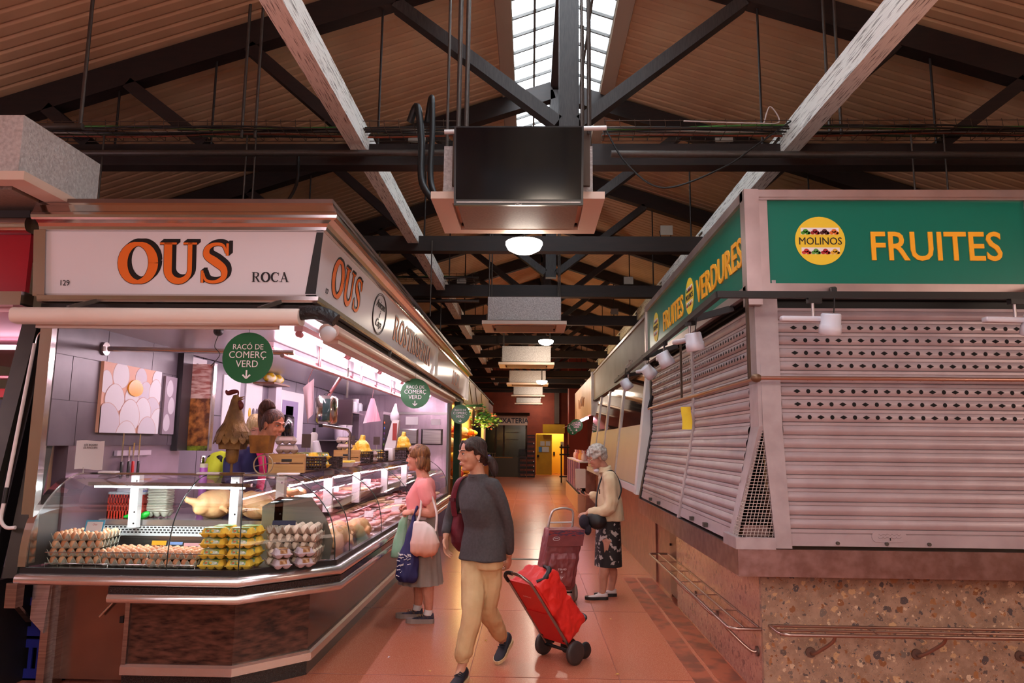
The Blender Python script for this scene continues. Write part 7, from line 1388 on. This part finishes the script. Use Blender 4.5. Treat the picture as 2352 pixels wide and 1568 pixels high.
NV = mat('navy_uniform', (38, 34, 84), .8, c2=(30, 28, 70), scale=8); b = MB(); torso(b, [(V((-2.32, 5.88, .92)), .18, .12, .12), (V((-2.315, 5.875, 1.2)), .165, .115, .11), (V((-2.28, 5.85, 1.4)), .165, .10, .10), (V((-2.25, 5.83, 1.5)), .11, .07, .08), (V((-2.23, 5.81, 1.545)), .065, .06, .06)], F)
chain(b, [(S1 + V((.05, .08, .02)), .075), (S1, .072), (E1, .06), (W1 + V((-.04, -.005, .005)), .042)]); chain(b, [(S2 + V((-.04, -.06, .02)), .075), (S2, .072), (V((-2.1, 6.02, 1.22)), .06), (V((-2.0, 5.89, 1.2)), .042)]); cloth(b, 'uniform_top', NV, A, .009, 3, .01)
b = MB(); b.tube(curve_pts([(-2.19, 5.74, 1.545), (-2.14, 5.71, 1.46), (-2.13, 5.72, 1.35), (-2.16, 5.745, 1.2)], 5), .03, 8); b.build('pink_stripe', mat('magenta_trim', (226, 30, 110), .7), A); b = MB(); b.tube(curve_pts([(-2.14, 5.80, 1.54), (-2.09, 5.79, 1.44), (-2.09, 5.80, 1.3)], 5), .032, 8); b.build('white_lapel', PAPER, A)
B_ = thing('person', 'blonde seller in a lime T-shirt and black apron bending behind the metal rooster', 'person', (-2.62, 6.3, .22))
F = V((.45, -.9, 0)); HR = frame(F, .30); HC = V((-2.345, 6.10, 1.69)); SK5 = skinmat('skin_pale_pink', (226, 164, 146))
b = MB(); head(b, HC, HR, .98); chain(b, [(V((-2.45, 6.17, 1.64)), .052), (V((-2.52, 6.23, 1.56)), .056), (V((-2.56, 6.27, 1.48)), .075)]); torso(b, [(V((-2.62, 6.34, .95)), .15, .1, .1), (V((-2.60, 6.32, 1.2)), .14, .09, .09), (V((-2.58, 6.29, 1.42)), .13, .08, .08)], F)
S1, S2 = V((-2.73, 6.20, 1.41)), V((-2.42, 6.36, 1.41)); E1, W1 = V((-2.68, 6.0, 1.22)), V((-2.46, 5.84, 1.19)); chain(b, [(S1, .05), (E1, .045), (W1, .03)]); chain(b, [(S2, .05), (V((-2.36, 6.2, 1.2)), .045), (V((-2.34, 5.95, 1.18)), .03)]); hand(b, W1, (.8, -.4, -.2), (0, 0, -1), (.4, .8, .1), .93, (.25, .35, .3), .4); hand(b, (-2.34, 5.95, 1.18), (.1, -.9, -.2), (0, 0, -1), (-.9, 0, .1), .93, (.3, .4, .3), .4)
for e in (-1, 1): chain(b, [(V((-2.62 + e * .08, 6.34 + e * .04, .95)), .08), (V((-2.62 + e * .08, 6.34 + e * .04, .6)), .055), (V((-2.62 + e * .08, 6.34 + e * .04, .26)), .035)])
fused(b, 'body', SK5, B_, .005, 3); face(B_, HC, HR, .98, (170, 130, 90), (206, 110, 106), closed=True); q = lambda *p: HC + HR @ (V(p) * .98)
b = MB(); b.ell(q(0, .02, .052), (.085, .10, .084), HR, 18, 12); b.ell(q(0, .06, -.01), (.08, .06, .08), HR)
for e in (-1, 1): b.ell(q(e * .07, .0, .02), (.02, .05, .06), HR)
cloth(b, 'hair', hairmat('blonde_hair', (206, 170, 116), (244, 220, 176)), B_, .007, 2, .005, (30, 30, 10))
b = MB(); torso(b, [(V((-2.62, 6.34, .92)), .175, .12, .12), (V((-2.60, 6.32, 1.2)), .165, .115, .11), (V((-2.58, 6.29, 1.4)), .165, .10, .10), (V((-2.55, 6.26, 1.52)), .08, .07, .07)], F); chain(b, [(S1 + V((.04, .03, .02)), .075), (S1, .072), (V((-2.70, 6.06, 1.29)), .07)]); chain(b, [(S2 - V((.04, .03, -.02)), .075), (S2, .072), (V((-2.38, 6.26, 1.28)), .07)]); cloth(b, 't_shirt', mat('lime_jersey', (206, 220, 50), .8), B_, .009, 3, .008)
b = MB(); torso(b, [(V((-2.58, 6.27, .9)), .14, .10, .02), (V((-2.56, 6.25, 1.2)), .13, .10, .02), (V((-2.54, 6.22, 1.38)), .09, .09, .02)], F); cloth(b, 'apron', BLACK, B_, .009, 2, .006)
# ---------------------------------------------------------------- shopping trolleys
REDC = mat('red_trolley_cloth', (226, 42, 32), .55, c2=(208, 34, 28), scale=6, bump=.15, bscale=120); TUBEG = mat('grey_chrome_tube', (150, 140, 134), .25, .9)
tr = thing('shopping_trolley', 'bright red fabric shopping trolley pulled by the woman in the charcoal sweater', 'trolley', (.225, 5.625, 0))
wx = V((.66, -.75, 0)).normalized(); hd = V((-.75, -.66, 0)).normalized(); ax_ = V((.225, 5.625, .085)); aa = (hd * .45 + Z3 * .60).normalized(); nn = aa.cross(wx).normalized(); nn = nn if nn.z > 0 else -nn
tp = lambda u, a, n_: ax_ + wx * u + aa * a + nn * n_
fr_ = [tp(-.135, .02, 0), tp(-.135, .30, 0), tp(-.135, .62, -.005), tp(-.12, .70, -.015), tp(-.06, .745, -.02), tp(.06, .745, -.02), tp(.12, .70, -.015), tp(.135, .62, -.005), tp(.135, .30, 0), tp(.135, .02, 0)]
MB().tube(curve_pts(fr_, 4), .011, 10).build('frame_tube', TUBEG, tr); MB().tube(curve_pts([tp(-.135, .64, -.008), tp(-.12, .70, -.015), tp(-.06, .745, -.02), tp(.0, .747, -.02)], 5), .0145, 10).build('hand_grip', BLACK, tr)
def bagbox(rows, par, m_, amp, name='bag_body'):
    b = MB(); b.loft([[tp(u * (w2), a, n0 + (n1 - n0) * v) for u, v in [(-1, .04), (-1, .5), (-.96, .96), (-.5, 1.0), (.5, 1.0), (.96, .96), (1, .5), (1, .04), (.9, 0), (-.9, 0)]] for a, w2, n0, n1 in rows], True, True); return cloth(b, name, m_, par, .009, 3, amp, (14, 14, 14))
bagbox([(.06, .13, .012, .14), (.09, .15, .012, .24), (.2, .155, .012, .25), (.33, .155, .012, .22), (.45, .155, .012, .225), (.56, .155, .012, .235), (.61, .15, .02, .21)], tr, REDC, .014)
b = MB(); b.loft([[tp(u, .64 + .0 * v, v) for u, v in ((-.15, .0), (.15, .0), (.15, .012), (-.15, .012))], [tp(u, .36, v) for u, v in ((-.155, .004), (.155, .004), (.155, .014), (-.155, .014))]], True, True, False); b.build('front_flap', REDC, tr)
b = MB(); b.loft([[tp(u, a, n_) for u, n_ in ((-.14, -.004), (.14, -.004), (.14, .01), (-.14, .01))] for a in (.07, .36)], True, True, False); b.build('front_panel', mat('deep_red_cloth', (196, 24, 24), .6), tr)
b = MB(); b.tube(curve_pts([tp(.10, .615, .06), tp(.13, .60, .12), tp(.12, .61, .19), tp(.06, .625, .2)], 4), [.012] * 4 + [.022] * 6 + [.012] * 3, 8); b.build('black_drawstring_lining', BLACK, tr)
b = MB(); scribble(b, tp(-.02, .50, -.004), wx, aa, .09, .012, .0014); b.build('maker_mark', mat('pale_red_print', (226, 150, 140), .5), tr)
MB().cyl(tp(-.17, .0, 0), tp(.17, .0, 0), .012).build('axle', BLACK, tr)
for u in (-.17, .17):
    b = MB(); c = tp(u, 0, 0); b.lathe([(.001, -.018), (.045, -.018), (.06, -.016), (.083, -.012), (.085, 0), (.083, .012), (.06, .016), (.045, .018), (.001, .018)], c, wx, 24); b.build('wheel', mat('dark_rubber_wheel', (52, 44, 42), .5), tr)
for u in (-.1, .1): b = MB(); b.lathe([(.001, -.016), (.05, -.016), (.062, 0), (.05, .016), (.001, .016)], tp(u, .0, 0) + V((.13, .11, -.023)), wx, 20); b.build('rear_wheel', mat('black_small_wheel', (26, 24, 26), .5), tr)
for u in (-.135, .135): b = MB(); b.bar(tp(u * .9, .12, .02), tp(u * .75, .0, .06), .03, .06); b.build('wheel_bracket', BLACK, tr)
MB().tube(curve_pts([tp(.10, .08, .16), tp(.10, .055, .27), tp(.02, .05, .30), tp(-.04, .05, .27), tp(-.04, .08, .16)], 4), .011, 8).build('foot_loop', BLACK, tr)
BRN = mat('brown_maroon_nylon', (140, 72, 72), .45, c2=(118, 58, 60), scale=5, bump=.12, bscale=80); TART = mat('tartan_band', (150, 60, 60), .7, c2=(60, 56, 80), scale=20, stretch=(1, 1, 6), lo=.45, hi=.55)
tb = thing('shopping_trolley', 'brownish maroon shopping trolley with a tartan top band, held by the elderly woman', 'trolley', (.33, 7.5, 0))
wx = V((.97, .22, 0)).normalized(); aa = V((.16, .02, .98)).normalized(); nn = V((.22, -.97, .02)).normalized(); nn = (nn - aa * nn.dot(aa)).normalized(); ax_ = V((.24, 7.52, .09))
bagbox([(.05, .165, -.12, .10), (.10, .185, -.13, .125), (.3, .185, -.13, .13), (.5, .185, -.125, .125), (.62, .18, -.12, .115), (.66, .175, -.11, .10)], tb, BRN, .007)
b = MB(); b.loft([[tp(u, a, n_) for u, n_ in ((-.185, .132 - .01), (.185, .132 - .01), (.187, .14), (-.187, .14))] for a in (.50, .53, .66)], True, True, False); b.build('lid_flap', BRN, tb); b = MB(); b.loft([[tp(u, a, n_) for u, n_ in ((-.186, .139), (.186, .139), (.186, .142), (-.186, .142))] for a in (.60, .655)], True, True, False); b.build('tartan_band', TART, tb)
b = MB(); b.loft([[tp(u, a, n_ + dn) for u, n_ in ((-.14, .11), (.14, .11), (.13, .165), (-.13, .165))] for a, dn in ((.10, -.01), (.14, .0), (.38, .005), (.43, -.03))], True, True); cloth(b, 'pocket', BRN, tb, .008, 3, .012, (18, 18, 14))
b = MB(); b.tube([tp(-.10 + .035 * cos(a), .575 + .018 * sin(a), .143) for a in [2 * pi * i / 20 for i in range(20)]], .002, 5, True); b.tube([tp(-.12, .575, .143), tp(-.08, .575, .143)], .003, 5); b.build('oval_badge', PAPER, tb)
b = MB(); put_text(b, 'TERIO', tp(.0, .27, .174), wx, aa, .018, 1.3); put_text(b, '*', tp(.0, .23, .175), wx, aa, .03); put_text(b, 'Play', tp(-.01, .19, .174), wx, aa, .028, shear=.3); b.build('white_print', PAPER, tb)
MB().tube(curve_pts([tp(-.13, .02, -.14), tp(-.13, .5, -.14), tp(-.12, .78, -.14), tp(-.06, .84, -.14), tp(.06, .84, -.14), tp(.12, .78, -.14), tp(.13, .5, -.14), tp(.13, .02, -.14)], 5), .012, 10).build('frame_tube', mat('pale_aluminium_tube', (190, 180, 172), .35, .7), tb); MB().cyl(tp(-.13, .70, -.14), tp(.13, .70, -.14), .008).build('cross_tube', WHITE, tb)
for u in (-.2, .2): b = MB(); b.lathe([(.001, -.02), (.05, -.02), (.055, -.018), (.085, -.018), (.09, 0), (.085, .018), (.055, .018), (.05, .02), (.001, .02)], ax_ + wx * u + V((.02, .08, 0)), wx, 24); b.build('wheel', mat('grey_tyre', (140, 126, 118), .6), tb)
MB().cyl(ax_ + wx * -.2 + V((.02, .08, 0)), ax_ + wx * .2 + V((.02, .08, 0)), .01).build('axle', DARKST, tb); MB().box(.10, 7.42, 0, .18, 7.46, .12).build('stand_foot', BLACK, tb); MB().bx(tp(.19, .45, -.03), (.02, .12, .2)).build('side_pocket', mat('dark_plum_nylon', (60, 36, 40), .5), tb)
# ================================================================ neighbours and the far end
rs = thing('red_sign_stall', 'neighbouring stall with a plain dark red sign at the left edge of the photo', 'stall', (-4.7, 6, 0))
MB().box(-6.2, 4.56, 2.56, -3.36, 4.60, 2.95).build('red_panel', mat('deep_red_sign', (150, 10, 30), .3), rs); MB().box(-6.2, 4.50, 2.46, -3.34, 4.62, 2.55).build('lower_frame', CHROME, rs)
b = MB(); b.loft([[V((x, 4.52 - .04 * sin(a) - .02, 3.0 + .05 * cos(a))) for a in [pi * i / 8 for i in range(9)]] + [V((x, 4.62, 2.95)), V((x, 4.62, 3.05))] for x in (-6.2, -3.34)], True, True); b.build('upper_frame', CHROME, rs); MB().box(-6.2, 4.5, 3.05, -3.34, 4.62, 3.10).build('cap', DARKST, rs)
MB().box(-6.2, 4.6, 2.43, -3.46, 9, 2.47).build('soffit', mat('rosy_soffit', (226, 176, 186), .3), rs); MB().box(-6.2, 8.9, 0, -3.46, 9, 2.43).build('back_panel', mat('rosy_panel', (214, 170, 184), .5), rs); MB().box(-6.2, 5.0, 0, -3.9, 5.8, 1.15).build('counter', mat('pale_rose_counter', (224, 200, 212), .3), rs)
MB().cyl((-5.6, 5.9, 2.36), (-3.9, 5.9, 2.36), .02).build('tube', emat('pink_tube', (255, 190, 215), 10), rs); MB().cyl((-5.6, 6.1, 2.12), (-3.7, 6.1, 2.12), .018).build('rail', mat('rose_steel_tube', (206, 150, 156), .25, .7), rs)
MB().box(-5.9, 6.5, 1.72, -4.35, 6.53, 1.95).build('dark_board', mat('midnight_board', (26, 26, 44), .4), rs); MB().box(-5.9, 6.49, 1.97, -4.35, 6.53, 2.05).build('red_strip', mat('bright_red_strip', (190, 30, 40), .4), rs); b = MB(); put_text(b, 'OS', (-4.72, 6.495, 1.79), ux, Z3, .1, shear=.2); b.build('lettering', mat('cream_letters', (220, 206, 200), .5), rs)
# produce stall beyond the egg stall
ps = thing('produce_stall', 'far left produce stall with an olive sign, warm light and hanging plants', 'stall', (-2, 20, 0))
OLV = mat('olive_wood_sign', (176, 156, 92), .4, c2=(150, 126, 70), scale=2, stretch=(1, 3, .6)); b = MB(); b.box(-1.50, 15.36, 2.45, -1.44, 24.4, 3.05); b.build('sign_panel', OLV, ps); MB().box(-1.50, 24.42, 2.35, -1.45, 27.5, 2.98).build('second_panel', mat('mauve_brown_panel', (140, 104, 100), .5), ps)
b = MB()
for y in (16.6, 18.4, 20.6): b.tube(curve_pts([(-1.435, y, 3.0), (-1.435, y + .3, 2.8), (-1.435, y + .9, 2.55)]), .012, 5)
b.build('sign_stem_line', mat('dark_olive_line', (80, 80, 40), .6), ps)
MB().box(-1.5, 15.36, 3.05, -1.42, 27.5, 3.08).build('sign_edge', DARKST, ps); MB().box(-3.4, 12.9, 2.40, -1.46, 27.5, 2.45).build('soffit', mat('warm_soffit', (226, 206, 160), .5), ps)
MB().box(-2.3, 15, 0, -2.2, 27, 2.4).build('back_panel', mat('warm_yellow_panel', (240, 200, 130), .6), ps); MB().box(-2.2, 15, 0, -1.5, 26, .85).build('bench', mat('amber_bench', (170, 120, 70), .6), ps); MB().box(-1.52, 14.2, 0, -1.40, 14.6, 2.4).build('green_post', mat('bottle_green_post', (16, 70, 44), .5), ps); MB().box(-1.62, 12.9, 0, -1.5, 13.6, 2.4).build('grey_post', mat('weathered_post', (110, 104, 96), .6, c2=(150, 110, 60), scale=6), ps)
MB().box(-1.56, 15.5, 2.3, -1.5, 25.5, 2.36).build('tube_lamp', emat('warm_tube', (255, 214, 140), 45), ps); MB().box(-1.5, 21.8, .9, -1.42, 22.6, 2.2).build('lit_column', mat('bright_cream_column', (250, 226, 180), .5), ps)
random.seed(3)
FR = [(230, 110, 30), (206, 50, 40), (240, 190, 60), (110, 150, 50), (236, 214, 190), (220, 150, 50)]; FRN = ['orange', 'red', 'yellow', 'green', 'cream', 'amber']
for i in range(42):
    k = i % 6; y = 15.4 + .24 * i; tier = (i // 2) % 4; b = MB(); r = .10 + .05 * random.random(); c = (-1.72 - .12 * tier + .12, y, .95 + .33 * tier); b.ell(c, (r, r, r * .8), None, 9, 6); b.ell((c[0] + .05, y + .12, c[2] - .02), (r * .8, r * .8, r * .7), None, 8, 5)
    b.build('fruit_bag', mat('produce_%d' % k, FR[k], .5), label='%s bag of produce on the far left warm lit stall' % FRN[k], cat='produce', group='%s produce bags on the far left stall' % FRN[k])
for k in range(4): MB().box(-2.2, 15.2, .83 + .33 * k, -1.62 - .12 * k, 25.8, .86 + .33 * k).build('tier_board', mat('amber_bench', (170, 120, 70), .6), ps)
wbk = thing('wire_basket', 'small wire basket hung at the end of the far left produce stall', 'basket', (-1.36, 24.5, .95)); b = MB()
for z in (.95, 1.1, 1.25): b.tube([(-1.46, 24.4, z), (-1.2, 24.4, z), (-1.2, 24.7, z), (-1.46, 24.7, z)], .012, 5, True)
for x in (-1.46, -1.37, -1.28, -1.2): b.tube([(x, 24.4, .95), (x, 24.4, 1.25)], .01, 5)
b.build('wires', GALV, wbk); b = MB(); b.ell((-1.33, 24.55, 1.02), (.12, .12, .08)); b.build('lemons', mat('lemon_yellow', (236, 210, 60), .5), label='yellow lemons in the wire basket at the far left stall', cat='fruit')
# hanging plants with bracket
LEAF = [mat('leaf_green_%d' % i, c, .5) for i, c in enumerate(((70, 150, 50), (44, 104, 44), (120, 170, 70)))]; PETAL = mat('rose_petal', (226, 140, 120), .6)
br = thing('green_bracket', 'dark green metal bracket holding the hanging plants', 'bracket', (-1.3, 15.8, 2.3)); b = MB(); b.bar((-1.44, 15.8, 2.40), (-1.08, 15.8, 2.41), .05, .05); b.build('upper_bar', mat('bottle_green_post', (16, 70, 44), .5), br); b = MB(); b.bar((-1.44, 16.2, 2.22), (-1.02, 16.2, 2.24), .05, .05); b.build('lower_bar', mat('bottle_green_post', (16, 70, 44), .5), br)
for i in range(6):
    y = 15.9 + 1.05 * i; x = -1.16; z = 2.2; t = thing('hanging_plant', 'trailing green hanging plant with rosy flowers, %s from the camera' % ords[i], 'plant', (x, y, z), 0, 'hanging plants on the far left stall'); b = MB(); fl = MB(); pt = MB(); pt.lathe([(.07, -.02), (.10, .12)], (x, y, z), n=10)
    for k in range(60):
        c = V((x + random.gauss(0, .12), y + random.gauss(0, .22), z + random.gauss(0, .10))); n_ = V((random.gauss(0, 1), random.gauss(0, 1), random.gauss(0, 1))).normalized(); a, c2, _ = axes(n_); L_ = .045 + .03 * random.random()
        tgt = fl if k % 9 == 0 else b; tgt.add([c - a * L_, c + c2 * L_ * .5 + n_ * .01, c + a * L_, c - c2 * L_ * .5 + n_ * .01], [(0, 1, 2, 3)])
    b.build('leaves', LEAF[i % 3], t); fl.build('flowers', PETAL, t); pt.build('pot', mat('brown_pot', (90, 70, 52), .7), t); MB().cyl((x, y, z + .1), (x, y, 2.42), .008, n=5).build('hanger_wire', DARKST, t)
b = MB(); b.lathe([(.02, .3), (.05, .22), (.035, .1), (.001, -.12)], (-1.25, 15.6, 2.02), n=8); b.build('dried_bundle', mat('dried_brown', (110, 84, 60), .8), label='dried brown bundle hanging from the green bracket at the far left', cat='plant')
# fishmonger at the end
fs = thing('fish_stall', 'dark closed fishmonger stall at the far end with a pale PEIXATERIA sign', 'stall', (-1.2, 36, 0))
MB().box(-2.6, 35.0, 2.46, -.16, 35.1, 2.92).build('sign_board', mat('pale_sign_board', (216, 190, 176), .5), fs); b = MB(); put_text(b, 'PEIXATERIA', (-.95, 34.99, 2.56), ux, Z3, .25, .92, bold=.01); b.build('lettering', mat('navy_lettering', (34, 36, 66), .5), fs)
MB().box(-2.8, 34.9, 2.92, -.05, 35.3, 3.06).build('cornice', TRAYM, fs); MB().box(-2.8, 35.3, .95, -.2, 35.34, 2.46).build('dark_window', mat('dark_green_glass', (20, 40, 36), .15), fs); MB().box(-2.7, 34.6, 0, -.5, 35.2, .95).build('dark_counter', mat('dark_brown_counter', (42, 28, 20), .3), fs); MB().box(-2.7, 34.58, .88, -.85, 34.62, .93).build('gold_strip', mat('dull_gold_strip', (150, 104, 40), .5), fs)
for x in (-1.75, -1.35, -.25): MB().box(x, 35.22, .95, x + .08, 35.3, 2.46).build('window_post', TRAYM, fs)
for z in (1.75, 2.1): MB().box(-1.2, 35.27, z, -.6, 35.3, z + .03).build('window_shelf', GALV, fs)
NVC = mat('navy_crate_plastic', (18, 18, 44), .4); cp = None
for c_ in range(2):
    for z in range(9):
        if c_ == 0 and z > 5: continue
        lab = '%s navy crate of the %s stack by the yellow door' % (['lowest', 'second', 'third', 'fourth', 'fifth', 'sixth', 'seventh', 'eighth', 'topmost'][z] if not (c_ == 0 and z == 5) else 'topmost', ['lower left', 'taller right'][c_]); loc = (-.38 + .40 * c_, 34.6 + .02 * (z % 2), .222 * z)
        if cp is None: cp = crate('fish_crate', lab, loc, (.38, .5, .21), NVC, 'navy crates by the yellow door')
        else: dup(cp, loc, 0, lab)
for i, (x, z) in enumerate(((.155, .2), (.155, .42), (.155, .65), (.155, 1.1), (.155, 1.5))): MB().cyl((x, 34.34, z + .1), (x, 34.32, z + .1), .03, n=8).build('white_tag', PAPER, label='round white tag on the navy crates, %s from the floor' % ords[i], cat='tag')
YD = mat('yellow_door_paint', (206, 156, 30), .5, c2=(190, 140, 26), scale=2)
dr = thing('door_1', None, None, (.7, 36.9, 0), kind='structure'); MB().box(.29, 36.85, .02, 1.09, 36.92, 2.05).build('door_leaf', YD, dr); MB().box(.33, 36.8, .9, .45, 36.85, 1.02).build('lock_plate', DARKST, dr)
MB().box(.62, 36.7, 2.12, 1.74, 36.95, 2.56).build('trim_5', YD, kind='structure')
for i, (x, z, w_, h_, c) in enumerate(((.5, 1.48, .22, .22, (196, 190, 186)), (.78, 1.48, .22, .22, (190, 186, 186)), (.42, 1.16, .16, .26, (70, 130, 190)), (.6, 1.16, .34, .26, (200, 196, 196)))): MB().box(x, 36.835, z, x + w_, 36.85, z + h_).build('door_notice', mat('notice_%d' % i, c, .7), label='paper notice on the yellow door, %s' % ['upper left', 'upper right', 'lower left blue edged', 'lower right'][i], cat='notice')
yw = MB(); yw.box(-.2, 39.0, 0, 2.4, 39.1, 2.6); yw.box(2.3, 37.5, 0, 2.4, 39, 2.6); yw.box(-.3, 37.5, 0, -.2, 39, 2.6); yw.box(-.3, 37.5, 2.6, 2.4, 39.1, 2.7); yw.build('wall_passage', mat('sunny_yellow_wall', (250, 206, 70), .6), kind='structure'); MB().box(-.3, 37.5, -.1, 2.4, 39.1, 0).build('floor_passage', TERR, kind='structure')
pl = bpy.data.lights.new('passage_lamp', 'POINT'); pl.energy = 60; pl.color = (1, .86, .6); pl.shadow_soft_size = .2; po = bpy.data.objects.new('passage_lamp', pl); COL.objects.link(po); po.location = (1.3, 38.2, 2.4)
MB().box(1.62, 38.95, 1.35, 1.84, 39.0, 1.7).build('wall_box', mat('grey_wall_box', (90, 84, 80), .5), label='small grey box on the yellow wall seen through the doorway', cat='box'); MB().box(1.22, 38.96, .95, 1.32, 39.0, 1.15).build('handle_plate', DARKST, label='dark handle plate on the yellow wall seen through the doorway', cat='plate')
MB().box(1.22, 36.8, 2.6, 1.46, 37.2, 6.2).build('grey_duct', mat('grey_brown_duct', (84, 66, 58), .6), label='tall grey brown duct on the end wall above the yellow door', cat='duct')
w2 = thing('window_2', None, None, (2.8, 37.1, 4.6), kind='structure'); MB().box(2.2, 37.12, 4.3, 4.2, 37.2, 5.4).build('pane', mat('dark_green_glass', (20, 40, 36), .15), w2); MB().box(3.1, 37.05, 4.3, 3.2, 37.2, 5.4).build('mullion', GALV, w2)
random.seed(21)
for i, (x, y, c) in enumerate(((-1.05, 5.6, 0), (-.35, 6.1, 1), (-.15, 6.4, 1), (.18, 7.0, 1), (.75, 6.9, 1), (.35, 6.6, 1), (-.7, 5.3, 1), (-.55, 5.9, 1), (.62, 5.3, 1), (.1, 8.4, 1))):
    b = MB(); a = random.random() * 6; R = rotz(a); b.add([V((x, y, .003)) + R @ V(p) for p in ((-.018, -.006, 0), (.0, -.01, .006), (.02, .003, 0), (.004, .012, .003))], [(0, 1, 2, 3)]); b.build('scrap', PAPER if c == 0 else mat('dry_leaf', (206, 150, 70), .7), label='tiny %s lying on the red aisle floor' % ['white paper scrap', 'dry leaf scrap'][c], cat='litter', group=['white scrap', 'leaf scraps on the floor'][c])
dc = thing('drain_cover', 'narrow metal drain strip in the floor behind the trolleys', 'drain', (.1, 10.6, 0)); MB().box(-.35, 10.2, .0, .25, 10.32, .004).build('drain_grid', GALV, dc)
